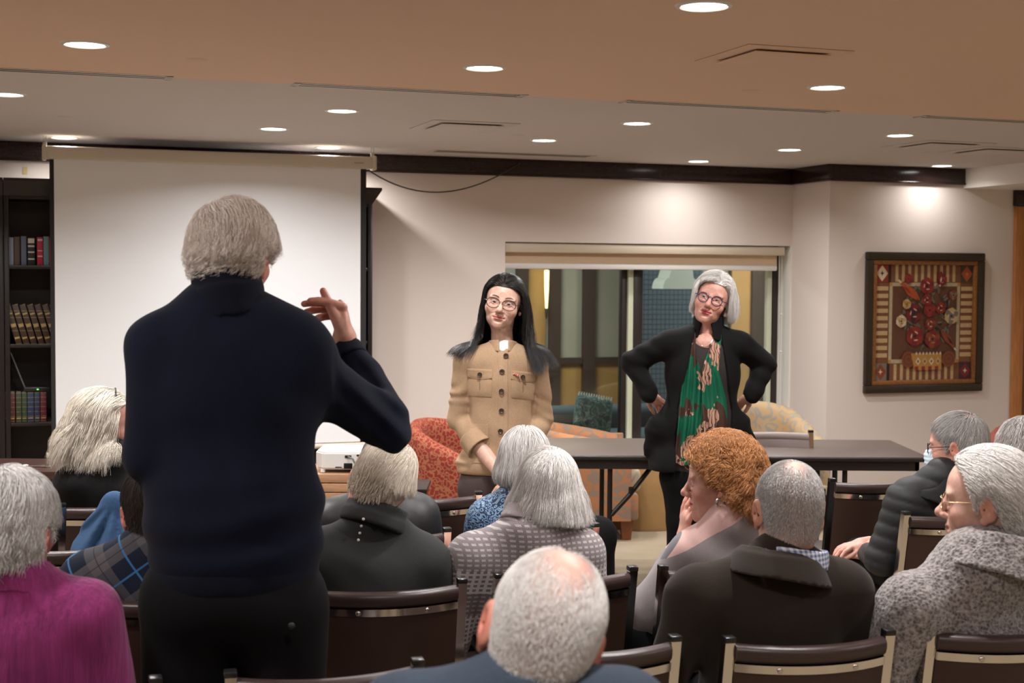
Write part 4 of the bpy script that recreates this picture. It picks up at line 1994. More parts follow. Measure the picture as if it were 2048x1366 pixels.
CH = {}
CH['A'] = post(835, 1318, True, .26, 'empty chair nearest the camera behind the standing man\'s legs')
CH['mag'] = post(311, 1354, True, .30, 'chair of the person in magenta at the lower left corner')
CH['bl2'] = post(1350, 1271, True, .24, 'empty chair in the foreground right of the bald head')
CH['brown'] = post(1777, 1259, True, .20, 'chair of the man in the dark brown jacket in the foreground')
CH['coat'] = post(1862, 1252, False, .16, 'chair of the person in the grey wool coat at the right edge')
CH['plaid'] = post(203, 1190, False, .30, 'chair of the person in the plaid shirt')
CH['B'] = post(924, 1157, True, .24, 'chair of the fair-haired man in the dark jacket with white dots')
CH['sweat'] = post(1265, 1133, True, .28, 'chair of the person in the patterned grey sweater')
CH['curly'] = post(1326, 1131, False, .20, 'chair of the woman with curly copper hair')
CH['C'] = post(894, 1056, True, .26, 'second-row chair with its right post left of the patterned grey sweater')
CH['left'] = post(272, 1079, True, .30, 'empty chair in front of the plaid shirt, right of the magenta top')
CH['mask'] = post(1812, 1023, False, .20, 'chair of the man in the quilted black jacket')
CH['R1'] = post(957, 983, True, .26, 'empty front-row chair before the woman in the tan jacket')
CH['R1r'] = post(1664, 957, False, .12, 'empty front-row chair at the right, by the quilted jacket')
CH['long'] = post(124, 1007, False, .42, 'front-row chair of the woman with long grey hair')
# behind other people, only the seats that carry them
CH['bald'] = chair(P(1035, 700, 1.90).x, 1.88, 'chair of the bald person in the foreground, below the frame')
CH['flor'] = chair(.07, 4.66, 'chair of the person in the blue floral top')
CH['far'] = chair(2.20, 5.72, 'chair of the person cut off by the right edge')

# the grey chair behind the table at the right
q = PV(1505, 866, 0)
p1 = PZ(1622, 866, .82)
gc = copy_tree(CH0)
gc.rotation_euler = (0, 0, PI - .03)
gc.location = (p1.x - .198, p1.y - .05, 0)
gc['label'] = 'mauve-grey chair back standing behind the table, in front of the tan patterned armchair'
gc['group'] = 'brown vinyl stacking chairs'
m_mauve = M_plain('mauve_vinyl', (.20, .155, .145), .5)
for ch in gc.children_recursive:
    if ch.name.startswith(('back_panel', 'top_roll', 'seat', 'backrest')):
        ch.data = ch.data.copy()
        ch.data.materials.clear()
        ch.data.materials.append(m_mauve)

# ------------------------------------------------------------------ folding table
m_ttop = M_plain('grey_brown_laminate', (.095, .070, .058), .42, noise=.06, nscale=30, spec=.35)
m_tedge = M_plain('black_edge', (.016, .011, .010), .4)
m_leg = M_plain('black_leg_steel', (.020, .014, .012), .4, metal=.3)
TY = 7.15
TZ = .74
tx0, tx1 = P(1085, 908, TY).x, P(1861, 917, TY).x
tb = empty('folding_table', ((tx0 + tx1) / 2, TY + .38, 0), 'long folding table with brown top behind the two standing women', 'table')
m = MB()
m.box((tx0, TY, TZ - .022), (tx1, TY + .76, TZ), .006)
rel(m, tb).build('tabletop', m_ttop, tb)
m = MB()
m.box((tx0 - .003, TY - .006, TZ - .026), (tx1 + .003, TY + .766, TZ - .004), .008)
rel(m, tb).build('edge_band', m_tedge, tb)
m = MB()
for y in (TY + .02, TY + .72):
    m.box((tx0 + .05, y, TZ - .075), (tx1 - .05, y + .025, TZ - .02), .003)
for x in (tx0 + .05, tx1 - .075):
    m.box((x, TY + .02, TZ - .075), (x + .025, TY + .745, TZ - .02), .003)
rel(m, tb).build('apron', m_tedge, tb)
for k, px in enumerate((1220, 1690)):
    x = P(px, 980, TY + .05).x
    for y in (TY + .06, TY + .70):
        m = MB()
        m.cyl((x, y, .012), (x, y, TZ - .03), .0135, n=12)
        m.box((x - .018, y - .018, 0), (x + .018, y + .018, .014), .004)
        rel(m, tb).build('leg', m_leg, tb)
    m = MB()
    m.cyl((x, TY + .06, .10), (x, TY + .70, .10), .010, n=8)
    s = 1 if k == 0 else -1
    m.tube([(x + s * .008, TY + .06, .42), (x + s * .10, TY + .07, .52), (x + s * .235, TY + .10, TZ - .05)], .0125, 8)
    m.box((x + s * .11 - .012, TY + .055, .535), (x + s * .11 + .012, TY + .085, .565), .003)
    rel(m, tb).build('brace', m_leg, tb)
    if k == 1:
        m = MB()
        x2 = P(1670, 980, TY + .05).x
        m.cyl((x2, TY + .06, .012), (x2, TY + .06, TZ - .03), .0135, n=12)
        rel(m, tb).build('leg', m_leg, tb)


# ------------------------------------------------------------------ upholstered tub chairs
def swirl(name, base, a, b, sc=7.0):
    t = NT(name)
    v = t.coord()
    w = t.noise(v, sc, 2, .5, 1.2)
    r1 = t.math('ABSOLUTE', t.math('SUBTRACT', t.math('FRACT', t.math('MULTIPLY', w, 5.5)), .5))
    k = t.math('LESS_THAN', r1, .2)
    n2 = t.noise(v, sc * .8, 2)
    t.set(Base_Color=t.mix(k, t.ramp(n2, [(.4, base), (.6, a)]), b), Roughness=.8, Specular_IOR_Level=.2)
    return t.m


m_red = None


def redfab():
    t = NT('red_leopard_fabric')
    v = t.coord()
    d = t.vor(v, 40, 'F1')
    nz = t.noise(v, 36, 2, .5, .6)
    k = t.math('ADD', d, t.math('MULTIPLY', t.math('SUBTRACT', nz, .5), .9))
    t.set(Base_Color=t.ramp(k, [(.30, (.215, .026, .018)), (.40, (.25, .032, .020)), (.46, (.33, .125, .065)), (.62, (.30, .105, .052)), (.7, (.20, .030, .02))]), Roughness=.8, Specular_IOR_Level=.2)
    return t.m


def tub_chair(name, loc, yaw, mat, label, back=.80, arm=.58, mat2=None, w=.74, d=.74, skirt=.13):
    """curved back sloping to the arms; local +y is the front"""
    r = empty(name, loc, label, 'armchair', None, yaw)
    rx, ry = w / 2, d / 2
    th = .11

    def pt(a, off, z):
        # U-shaped plan: half ellipse at the back, straight sides to the front
        if abs(a) <= 1:
            ang = a * PI / 2
            return ((rx - off) * math.sin(ang), -(ry - off) * math.cos(ang) * .75 - .02, z)
        s = 1 if a > 0 else -1
        return (s * (rx - off), (abs(a) - 1) * (ry + .12) - .02, z)

    A = [-1.75 + 3.5 * k / 44 for k in range(45)]

    def top(a):
        q = min(1, abs(a) / 1.75)
        return arm + (back - arm) * (1 - q ** 2.0)
    m = MB()
    rings = []
    for a in A:
        zt = top(a)
        prof = [(0, skirt), (0, zt * .6), (-.01, zt - .07), (.0, zt - .02), (.03, zt + .012), (.07, zt + .008), (.105, zt - .03), (th, zt - .09), (th, .30)]
        rings.append([m.bm.verts.new(pt(a, o, z)) for o, z in prof])
    for P0, P1 in zip(rings, rings[1:]):
        for k in range(len(P0) - 1):
            m.bm.faces.new((P0[k], P1[k], P1[k + 1], P0[k + 1]))
        m.bm.faces.new((P0[-1], P1[-1], P1[0], P0[0]))
    m.bm.faces.new(rings[0])
    m.bm.faces.new(list(reversed(rings[-1])))
    m.build('backrest', mat, r, angle=60)
    m = MB()
    m.box((-rx + th - .01, -ry * .6, .28), (rx - th + .01, ry + .06, .45), .05, None, 4)
    m.build('seat_cushion', mat2 or mat, r, angle=60)
    m = MB()
    m.box((-rx + .02, -ry * .55, skirt), (rx - .02, ry + .03, .30), .02)
    m.build('base', mat, r)
    for sx in (-1, 1):
        for y in (-ry * .5, ry - .04):
            m = MB()
            m.prism([(-.04, -.04), (.04, -.04), (.04, .04), (-.04, .04)], 0, skirt + .005)
            for v in m.bm.verts:
                if v.co.z < .01:
                    v.co.x *= .7
                    v.co.y *= .7
            bmesh.ops.translate(m.bm, verts=m.bm.verts[:], vec=(sx * (rx - .09), y, 0))
            m.build('foot', M_plain('redwood_foot', (.20, .062, .022), .4) if 'foot_m' not in globals() else foot_m, r)
    return r


m_orange = swirl('orange_swirl_fabric', (.36, .155, .070), (.42, .185, .08), (.235, .165, .12), 5)
m_beige = swirl('tan_swirl_fabric', (.40, .31, .20), (.41, .27, .135), (.28, .255, .21), 6)
pa = P(872, 900, 8.15)
tub_chair('armchair', (pa.x + .15, 8.12, 0), -1.95, redfab(), 'red leopard-patterned tub armchair behind the woman in the tan jacket', .80, .52)
# orange armchair seen under the table
pa = P(1178, 990, 9.1)
oc = tub_chair('armchair', (pa.x - .13, 9.02, 0), -PI / 2 + .06, m_orange, 'orange and grey swirl-patterned armchair behind the folding table', .69, .585, m_beige)
m = MB()
m.box((-.395, -.22, .14), (-.365, .40, .60), .01)
m.build('side_panel', m_orange, oc)
pa = P(1530, 850, 9.35)
tub_chair('armchair', (pa.x, 9.32, 0), PI + .35, m_beige, 'tan and gold swirl-patterned armchair in the corner by the window', .80, .56, w=.60, d=.66)
# drum table
pa = P(1308, 1000, 9.35)
dt = empty('drum_table', (pa.x - .08, 9.33, 0), 'round ochre drum-shaped pedestal behind the table', 'side table')
m = MB()
m.lathe([(0, 0), (.30, 0), (.305, .02), (.30, .50), (0, .50)], 40)
m.build('drum', M_plain('ochre_wood', (.36, .215, .085), .5, noise=.1, nscale=5), dt)
m = MB()
m.lathe([(0, .50), (.31, .50), (.318, .515), (.31, .53), (0, .53)], 40)
m.build('top', m_beige, dt)
# red striped chair by the door
pa = P(1990, 880, 9.35)
m_stripe = M_plain('red_stripe_fabric', (.24, .055, .035), .7, noise=.35, nscale=8, stretch=(12, 12, .3))
tub_chair('armchair', (pa.x + .06, 8.75, 0), PI + .1, m_stripe, 'reddish striped armchair at the right edge beside the wooden door frame', .72, .5, w=.6, d=.6)

# ------------------------------------------------------------------ dark table at the left, projector on its stand
m_wal = M_plain('dark_walnut', (.050, .022, .016), .35, noise=.25, nscale=10, stretch=(1, 7, 7))
tl = empty('desk', (P(30, 930, 6.6).x, 6.62, 0), 'dark brown rounded table in front of the bookcase at the left', 'table')
m = MB()
poly = []
for k in range(48):
    a = 2 * PI * k / 48
    c, s = math.cos(a), math.sin(a)
    poly.append((.62 * math.copysign(abs(c) ** .6, c), .23 * math.copysign(abs(s) ** .8, s)))
m.prism(poly, .708, .742)
m.build('tabletop', m_wal, tl)
m = MB()
m.prism([(x * .9, y * .85) for x, y in poly], .62, .708)
m.build('apron', m_wal, tl)
for sx in (-1, 1):
    for sy in (-1, 1):
        m = MB()
        m.box((sx * .46 - .025, sy * .13 - .025, 0), (sx * .46 + .025, sy * .13 + .025, .64), .005)
        m.build('leg', m_wal, tl)
ks = empty('key_clip', P(72, 935, 6.55), 'small metal clip with keys lying on the dark table at the left', 'keys')
ks.location.z = .743
m = MB()
m.tube([(-.05 + .012 * math.cos(k * .5), .012 * math.sin(k * .5), .006) for k in range(13)], .004, 6)
m.build('ring', m_steel, ks)
m = MB()
m.box((-.035, -.008, 0), (.04, .008, .008), .002)
m.box((.03, -.02, 0), (.075, -.008, .008), .002)
m.build('key', m_steel, ks)

ps = P(700, 960, 6.5)
m_slat = M_plain('warm_wood', (.42, .235, .13), .5, noise=.2, nscale=8, stretch=(.6, 6, 8))
stn = empty('projector_stand', (ps.x - .02, 6.66, 0), 'low wooden slatted stand carrying the projector', 'stand')
for k in range(3):
    m = MB()
    m.box((-.25, -.18, .60 + k * .044), (.25, .18, .60 + k * .044 + .040), .003)
    m.build('slat', m_slat, stn)
m = MB()
m.box((-.24, -.17, .06), (.24, .17, .60), .004)
m.build('body', M_plain('dark_red_wood', (.10, .030, .016), .45, noise=.2, nscale=8), stn)
for sx in (-1, 1):
    for sy in (-1, 1):
        m = MB()
        m.box((sx * .21 - .02, sy * .14 - .02, 0), (sx * .21 + .02, sy * .14 + .02, .065), .003)
        m.build('foot', m_tedge, stn)
m_pj = M_plain('white_plastic', (.72, .71, .69), .35)
pj = empty('projector', (ps.x + .0, 6.66, .731), 'white projector with black cables standing on the wooden stand', 'projector')
m = MB()
m.prism([(-.17, -.08), (-.13, -.15), (.15, -.15), (.17, -.12), (.17, .13), (.15, .15), (-.15, .15), (-.17, .13)], .014, .096)
es = [e for e in m.bm.edges]
bmesh.ops.bevel(m.bm, geom=es, offset=.008, segments=2, affect='EDGES')
m.build('housing', m_pj, pj, angle=35)
m = MB()
for k in range(6):
    m.box((-.1695, -.07, .025 + k * .011), (-.165, .06, .030 + k * .011), 0, Matrix.Translation((-.002, 0, 0)))
m.build('vent', M_plain('grey_vent', (.3, .3, .3), .5), pj)
m = MB()
m.box((-.03, -.154, .018), (.01, -.148, .045), .002)
m.box((-.025, -.156, .070), (.005, -.148, .082), .002)
m.box((.03, -.153, .078), (.05, -.148, .086), .001)
m.box((-.07, -.152, .024), (-.04, -.149, .028), 0)
m.build('socket', m_capb, pj)
m = MB()
m.tube([(-.01, -.155, .076), (.015, -.18, .070), (.035, -.195, .03), (.04, -.20, -.04), (.05, -.205, -.14)], .004, 8)
m.build('power_lead', M_plain('grey_lead', (.10, .10, .10), .5), pj)
m = MB()
m.cyl((-.13, -.13, .0), (-.13, -.13, .016), .012, n=10)
m.cyl((.13, -.13, .0), (.13, -.13, .016), .012, n=10)
m.cyl((0, .13, .0), (0, .13, .016), .012, n=10)
m.build('foot', m_pj, pj)
m = MB()
m.cyl((0.06, .148, .055), (0.06, .165, .055), .032, n=20)
m.build('lens', m_capb, pj)
# small black side table by the red armchair
qs = PZ(858, 967, .60)
bt = empty('side_table', (qs.x - .22, qs.y - .02, 0), 'small black side table beside the red armchair', 'side table')
m = MB()
m.box((-.22, -.17, .575), (.22, .17, .60), .004)
m.build('tabletop', m_tedge, bt)
for sx in (-1, 1):
    for sy in (-1, 1):
        m = MB()
        m.box((sx * .18 - .015, sy * .13 - .015, 0), (sx * .18 + .015, sy * .13 + .015, .58), .003)
        m.build('leg', m_tedge, bt)

# ------------------------------------------------------------------ framed picture
tl_, tr_, bl_, br_ = [PVw(x, y, VP) for x, y in ((1729, 503), (1964, 507), (1725, 785), (1960, 783))]
fu0, fu1 = (tl_[0] + bl_[0]) / 2, (tr_[0] + br_[0]) / 2
fz0, fz1 = (bl_[2] + br_[2]) / 2, (tl_[2] + tr_[2]) / 2
FW, FH = fu1 - fu0, fz1 - fz0
pic = empty('framed_picture', W((fu0 + fu1) / 2, VP, (fz0 + fz1) / 2), 'framed folk-style picture of a flower basket with striped border on the right wall', 'picture', None, RANG)


def frame_ring(m, x, y, w, y0, y1, bevel=.004):
    """rectangular ring of half sizes x,y (outer), bar width w, depth y0..y1 (toward the viewer = -y)"""
    m.box((-x, y1, y - w), (x, y0, y), bevel)
    m.box((-x, y1, -y), (x, y0, -y + w), bevel)
    m.box((-x, y1, -y + w), (-x + w, y0, y - w), bevel)
    m.box((x - w, y1, -y + w), (x, y0, y - w), bevel)


X, Z = FW / 2, FH / 2
bw = .047 * FW / .8
sx = FW / 690.0      # picture pixels (zoomed 690 x 815) to metres
m = MB()
frame_ring(m, X, Z, 40 * sx, 0, -.038, .008)
m.build('outer_frame', M_plain('dark_olive_bronze', (.030, .020, .010), .4, noise=.4, nscale=90), pic)
m = MB()
x1, z1 = X - 40 * sx, Z - 40 * sx
frame_ring(m, x1, z1, 22 * sx, 0, -.030, .005)
m.build('gilt_frame', M_plain('antique_gilt', (.28, .115, .035), .4, metal=.3, noise=.3, nscale=60), pic)
# painted canvas: one mesh, flat shapes
cols = {'ground': (96, 60, 40), 'stripe': (188, 158, 112), 'stripe2': (118, 72, 46), 'dark': (36, 26, 24), 'red': (140, 38, 34), 'orange': (168, 76, 36), 'cream': (206, 188, 158), 'band': (176, 160, 130), 'green': (62, 62, 42), 'crimson': (116, 30, 30), 'grey': (116, 102, 92), 'gold': (176, 128, 62), 'rust': (130, 60, 34), 'plum': (62, 28, 34), 'leaf': (104, 94, 82)}
cm = [M_plain('paint_' + k, lin(v), .6, noise=.10, nscale=60) for k, v in cols.items()]
ci = {k: i for i, k in enumerate(cols)}
m = MB()
x2, z2 = X - 62 * sx, Z - 62 * sx
LAY = [0]


def yl():
    LAY[0] += 1
    return -.008 - .00006 * LAY[0]


def rect(u0, u1, v0, v1, c):
    m.mi = ci[c]
    y = yl()
    m.face([(u0, y, v0), (u1, y, v0), (u1, y, v1), (u0, y, v1)])


def polyf(pts, c):
    m.mi = ci[c]
    y = yl()
    m.face([(a, y, b) for a, b in pts])


def disc(cx, cz, r, c, r2=None, ang=0, n=18):
    r2 = r if r2 is None else r2
    ca, sa = math.cos(ang), math.sin(ang)
    polyf([(cx + r * math.cos(2 * PI * k / n) * ca - r2 * math.sin(2 * PI * k / n) * sa, cz + r * math.cos(2 * PI * k / n) * sa + r2 * math.sin(2 * PI * k / n) * ca) for k in range(n)], c)


m.mi = ci['stripe2']
m.box((-x2, -.008, -z2), (x2, -.001, z2))
q = 90 * sx     # corner square size
for k in range(10):
    t = -x2 + q + 22 * sx + (2 * x2 - 2 * q - 30 * sx) * k / 9.6
    rect(t, t + 17 * sx, z2 - 84 * sx, z2, 'stripe')
    rect(t, t + 17 * sx, -z2, -z2 + 80 * sx, 'stripe')
for k in range(10):
    t = -z2 + q + 24 * sx + (2 * z2 - 2 * q - 40 * sx) * k / 9.6
    rect(-x2, -x2 + 72 * sx, t, t + 21 * sx, 'stripe')
    rect(x2 - 68 * sx, x2, t, t + 21 * sx, 'stripe')
for sgx, sgz, c, d, e in ((-1, 1, 'red', 'cream', 'dark'), (1, 1, 'green', 'orange', 'gold'), (-1, -1, 'grey', 'rust', 'cream'), (1, -1, 'plum', 'crimson', 'cream')):
    a0, a1 = (-x2, -x2 + 70 * sx) if sgx < 0 else (x2 - 70 * sx, x2)
    b0, b1 = (-z2, -z2 + 86 * sx) if sgz < 0 else (z2 - 86 * sx, z2)
    rect(a0 - 0, a1 + 16 * sx * (sgx < 0), b0, b1, 'dark')
    rect(a0, a1, b0, b1, c)
    cx, cz = (a0 + a1) / 2, (b0 + b1) / 2
    hw, hh = 33 * sx, 40 * sx
    polyf([(cx - hw, cz), (cx, cz - hh), (cx + hw, cz), (cx, cz + hh)], d)
    polyf([(cx + 13 * sx * math.cos(k * PI / 4) * (1 if k % 2 == 0 else .35), cz + 15 * sx * math.sin(k * PI / 4) * (1 if k % 2 == 0 else .35)) for k in range(8)], e)
# inner band and ground
i0, i1, j0, j1 = -x2 + 78 * sx, x2 - 74 * sx, -z2 + 84 * sx, z2 - 88 * sx
rect(i0, i1, j0, j1, 'band')
for a, b in ((i0, j0), (i1 - 17 * sx, j0), (i0, j1 - 17 * sx), (i1 - 17 * sx, j1 - 17 * sx)):
    rect(a, a + 17 * sx, b, b + 17 * sx, 'gold')
rect(i0 + 18 * sx, i1 - 18 * sx, j0 + 20 * sx, j1 - 18 * sx, 'ground')


def pp(px, py):
    """zoomed picture pixel (origin 1105,150) -> canvas metres"""
    return ((px - 1105 - 345) * sx, -(py - 155 - 407) * sx)


rr_ = random.Random(4)
# leaves
for k in range(110):
    a = rr_.uniform(0, 2 * PI)
    rad = rr_.uniform(.15, 1) ** .5
    cx, cy = 1460 + 150 * rad * math.cos(a), 530 - 165 * rad * math.sin(a)
    u, v = pp(cx, cy)
    disc(u, v, rr_.uniform(10, 22) * sx, rr_.choice(['leaf', 'leaf', 'green', 'grey', 'grey', 'dark']), rr_.uniform(4, 8) * sx, rr_.uniform(0, PI), 10)


def flower(px, py, r, c, c2, c3='cream'):
    u, v = pp(px, py)
    r *= sx
    disc(u, v, r, c)
    for k in range(6):
        a = k * PI / 3 + .4
        disc(u + r * .62 * math.cos(a), v + r * .62 * math.sin(a), r * .46, c if k % 2 else c2, r * .34, a)
    disc(u, v, r * .45, c2)
    for k in range(3):
        a = 1.2 + k * 1.9
        disc(u + r * .42 * math.cos(a), v + r * .42 * math.sin(a), r * .26, c3, r * .07, a + 1.4, 10)
    disc(u, v, r * .16, 'dark')


for f in ((1460, 380, 40, 'red', 'crimson'), (1350, 345, 24, 'crimson', 'red', 'rust'), (1545, 350, 30, 'crimson', 'red'), (1385, 515, 44, 'crimson', 'plum'), (1312, 555, 30, 'cream', 'stripe', 'green'), (1540, 490, 28, 'red', 'crimson'), (1605, 530, 40, 'stripe', 'grey', 'cream'), (1392, 630, 48, 'red', 'crimson'), (1495, 645, 44, 'crimson', 'rust', 'gold'), (1475, 500, 34, 'crimson', 'red', 'rust'), (1480, 570, 30, 'crimson', 'rust'), (1340, 470, 24, 'stripe', 'gold', 'green'), (1612, 425, 24, 'rust', 'grey', 'rust'), (1455, 450, 26, 'red', 'crimson')):
    flower(*f)


def bird(p0, p1, w, c, c2):
    (a, b), (c_, d) = pp(*p0), pp(*p1)
    L = math.hypot(c_ - a, d - b)
    dx, dz = (c_ - a) / L, (d - b) / L
    nx, nz = -dz, dx
    w *= sx

    def q(t, s):
        return (a + dx * L * t + nx * w * s, b + dz * L * t + nz * w * s)
    polyf([q(0, 0), q(.12, .45), q(.3, .8), q(.5, .9), q(.68, .45), q(1, .28), q(1.02, -.25), q(.68, -.4), q(.45, -.8), q(.2, -.6)], c)
    polyf([q(.35, .3), q(.55, .5), q(.8, .25), q(.6, -.1)], c2)
    polyf([q(.9, .22), q(1.04, .2), q(1.04, -.2), q(.9, -.2)], 'cream')
    u, v = q(.1, .15)
    disc(u, v, 3 * sx, 'dark')


bird((1415, 450), (1292, 355), 26, 'orange', 'red')
bird((1535, 305), (1530, 380), 18, 'crimson', 'cream')
bird((1540, 600), (1632, 700), 22, 'rust', 'dark')
for px, s in ((1355, 1), (1590, -1)):
    u, v = pp(px, 745)
    for r, c in ((40, 'rust'), (30, 'ground'), (20, 'rust'), (11, 'ground')):
        disc(u, v, r * sx, c)
# basket
a, b = pp(1390, 715), pp(1548, 798)
polyf([(a[0] - 22 * sx, a[1]), (b[0] + 0 * sx, a[1]), (b[0], b[1]), (a[0], b[1])], 'gold')
for k in range(8):
    u, v = pp(1400 + 20 * k, 716)
    disc(u, v, 4.5 * sx, 'cream', 8 * sx, 0, 8)
for k in range(4):
    u, v = pp(1410 + 39 * k, 755)
    polyf([(u - 15 * sx, v), (u, v - 20 * sx), (u + 15 * sx, v), (u, v + 20 * sx)], 'stripe' if k % 2 else 'cream')
    polyf([(u - 7 * sx, v), (u, v - 9 * sx), (u + 7 * sx, v), (u, v + 9 * sx)], 'rust')
    u, v = pp(1392 + 39 * k, 790)
    rect(u, u + 20 * sx, v - 8 * sx, v + 10 * sx, 'red')
bmesh.ops.recalc_face_normals
o_c = None
me = bpy.data.meshes.new('canvas')
for f in m.bm.faces:
    if f.normal.y > 0 and len(f.verts) != 4:
        f.normal_flip()
m.bm.to_mesh(me)
m.bm.free()
link('canvas', me, cm, pic)
# hole left in the paint below the moulding
# ------------------------------------------------------------------ cloth materials
m_blackt = M_plain('black_trousers', (.0055, .0055, .006), .9, bump=.1, nscale=200, spec=.12)
m_shoe = M_plain('black_shoe', (.012, .011, .011), .4)
m_browntr = M_plain('brown_trousers', (.045, .028, .026), .8)
m_silver = M_plain('silver', (.7, .68, .66), .2, metal=1.0)
m_goldm = M_plain('gold_wire', (.6, .42, .22), .25, metal=1.0)
m_tort = M_plain('dark_tortoise', (.030, .012, .008), .25)
m_blackfr = M_plain('black_spectacle', (.010, .010, .012), .25)


def knit(name, col, scale=900, strength=.5, rough=.9, sheen=.25, nz=.25):
    t = NT(name)
    v = t.coord((1, 1, .6))
    n1 = t.noise(v, scale, 2, .6)
    n2 = t.noise(v, 14, 3, .5)
    f = t.math('ADD', t.math('MULTIPLY', n1, .6), t.math('MULTIPLY', n2, .4))
    t.set(Base_Color=t.ramp(f, [(.35, tuple(c * (1 - nz) for c in col)), (.65, tuple(c * (1 + nz) for c in col))]), Roughness=rough, Specular_IOR_Level=.12, Sheen_Weight=sheen * .3, Sheen_Roughness=.5)
    t.bump(n1, strength, .003)
    return t.m


def woven(name, col, sx=(500, 500, 90), nz=.2, rough=.85, strength=.35, sheen=.1):
    t = NT(name)
    c0 = t.coord()
    a = t.noise(t.coord((sx[0], sx[1], sx[2])), 1.0, 2, .6)
    b = t.noise(t.coord((sx[2], sx[2], sx[0])), 1.0, 2, .6)
    d = t.noise(c0, 9, 3, .55)
    f = t.math('ADD', t.math('ADD', t.math('MULTIPLY', a, .35), t.math('MULTIPLY', b, .35)), t.math('MULTIPLY', d, .3))
    t.set(Base_Color=t.ramp(f, [(.36, tuple(c * (1 - nz) for c in col)), (.64, tuple(min(1, c * (1 + nz)) for c in col))]), Roughness=rough, Specular_IOR_Level=.14, Sheen_Weight=sheen * .3)
    t.bump(f, strength, .003)
    return t.m


m_navy = knit('navy_wool', (.0042, .0060, .0155), 700, .35, .9, .12)
m_navyrib = knit('navy_rib', (.0042, .0058, .0125), 900, .5, .9, .1)

HC = {
    'white_blond': mat_hair('white_blond_hair', (.66, .555, .49), (.98, .90, .83)),
    'white': mat_hair('white_hair', (.62, .59, .56), (.93, .91, .88), .38),
    'black': mat_hair('black_hair', (.0035, .003, .003), (.016, .013, .012), .32, .5),
    'silver': mat_hair('silver_hair', (.40, .375, .37), (.93, .90, .86)),
    'silver_yellow': mat_hair('silver_blond_hair', (.55, .49, .41), (.97, .91, .80)),
    'pale_grey': mat_hair('pale_grey_hair', (.58, .55, .53), (.97, .94, .90)),
    'grey': mat_hair('grey_hair', (.22, .205, .20), (.75, .72, .70)),
    'dark': mat_hair('dark_brown_hair', (.012, .0095, .008), (.07, .055, .045)),
    'fair': mat_hair('fair_hair', (.58, .48, .38), (.97, .89, .76)),
    'copper': mat_hair('copper_hair', (.22, .070, .020), (.70, .34, .13)),
}
S_FAIR = (.62, .385, .30)
S_PINK = (.60, .33, .26)
S_OLD = (.58, .35, .27)
S_TAN = (.50, .30, .21)
S_ASIAN = (.60, .385, .30)

# ================================================================== the standing man, seen from behind
Y0 = 3.2
p = Person('standing man with wavy white hair seen from behind, navy sweater, one hand raised', P(465, 1200, Y0) * 1.0)
p.root.location.z = 0
p.loc = Vector(p.root.location)
HMs = head_matrix(P(466, 513, Y0 + .055), -.22, .0, .07, 1.0)
h = dict(skin=S_PINK, face=True, heavy=.5, flushk=.8, age=.6, brow=(.45, .38, .3), ear=1.08)
h['neck_to'] = tuple(HMs.inverted() @ P(456, 650, Y0))
p.add_head(HMs, h, .0028)
sh = {'shL': P(322, 690, Y0), 'shR': P(604, 708, Y0), 'elL': P(294, 910, Y0 - .02), 'elR': P(766, 845, Y0 + .15), 'wrL': P(400, 905, Y0 + .26), 'wrR': P(692, 706, Y0 + .28)}
nb = P(448, 612, Y0 + .0)
ca = [('u', ell(P(463, 790, Y0), (.208, .125, .25)), 0),
      ('u', ell(P(468, 1010, Y0), (.208, .150, .19)), .06),
      ('u', ell(P(470, 1110, Y0), (.196, .145, .12)), .05),
      ('u', cap(sh['shL'], sh['shR'], .066), .06),
      ('u', cap(nb + Vector((0, 0, .0)), P(350, 672, Y0), .060, .058), .05),
      ('u', cap(nb + Vector((0, 0, .0)), P(585, 674, Y0), .060, .056), .05),
      ('u', cap(sh['shL'], sh['elL'], .068, .056), .04),
      ('u', cap(sh['elL'], sh['wrL'], .052, .042), .02),
      ('u', cap(P(606, 738, Y0 + .01), sh['elR'], .070, .060), .06),
      ('u', cap(sh['elR'], P(728, 752, Y0 + .24), .058, .047), .015),
      ('u', cap(P(728, 752, Y0 + .24), sh['wrR'], .047, .040), .01),
      ('u', ell(P(790, 868, Y0 + .13), (.035, .06, .045)), .03)]


def sleeve_folds(X, Y, Z):
    """crumples at the elbow and waist, soft drags elsewhere"""
    e = V3(sh['elR'])
    r2 = (X - e[0]) ** 2 + (Z - e[2] - .05) ** 2
    a = .0055 * np.sin((X * .75 + Z) * 95 + 2 * np.sin(X * 19)) * np.exp(-r2 / .014) * (Y > 3.2)
    w = np.clip((1.22 - Z) / .12, 0, 1) * np.clip((Z - .99) / .05, 0, 1) * (X < .0)
    b = .0048 * np.sin(Z * 58 + 9 * (X + .5) ** 2 * 4 + 1.7 * np.sin(X * 9 + 1) + 1.2) * w
    c = .006 * np.sin(X * 23 + Z * 9 + 1.5 * np.sin(Z * 8)) * np.clip((Z - 1.15) / .1, 0, 1) * (Y < 3.25)
    return a + b + c


ca.append(('d', (sleeve_folds, None, None), 0))
hem = P(470, 1152, Y0)
ca.append(('i', half(hem, (.06, 0, -1)), .012))
swm = p.cloth('sweater', ca, m_navy, .007, 1)
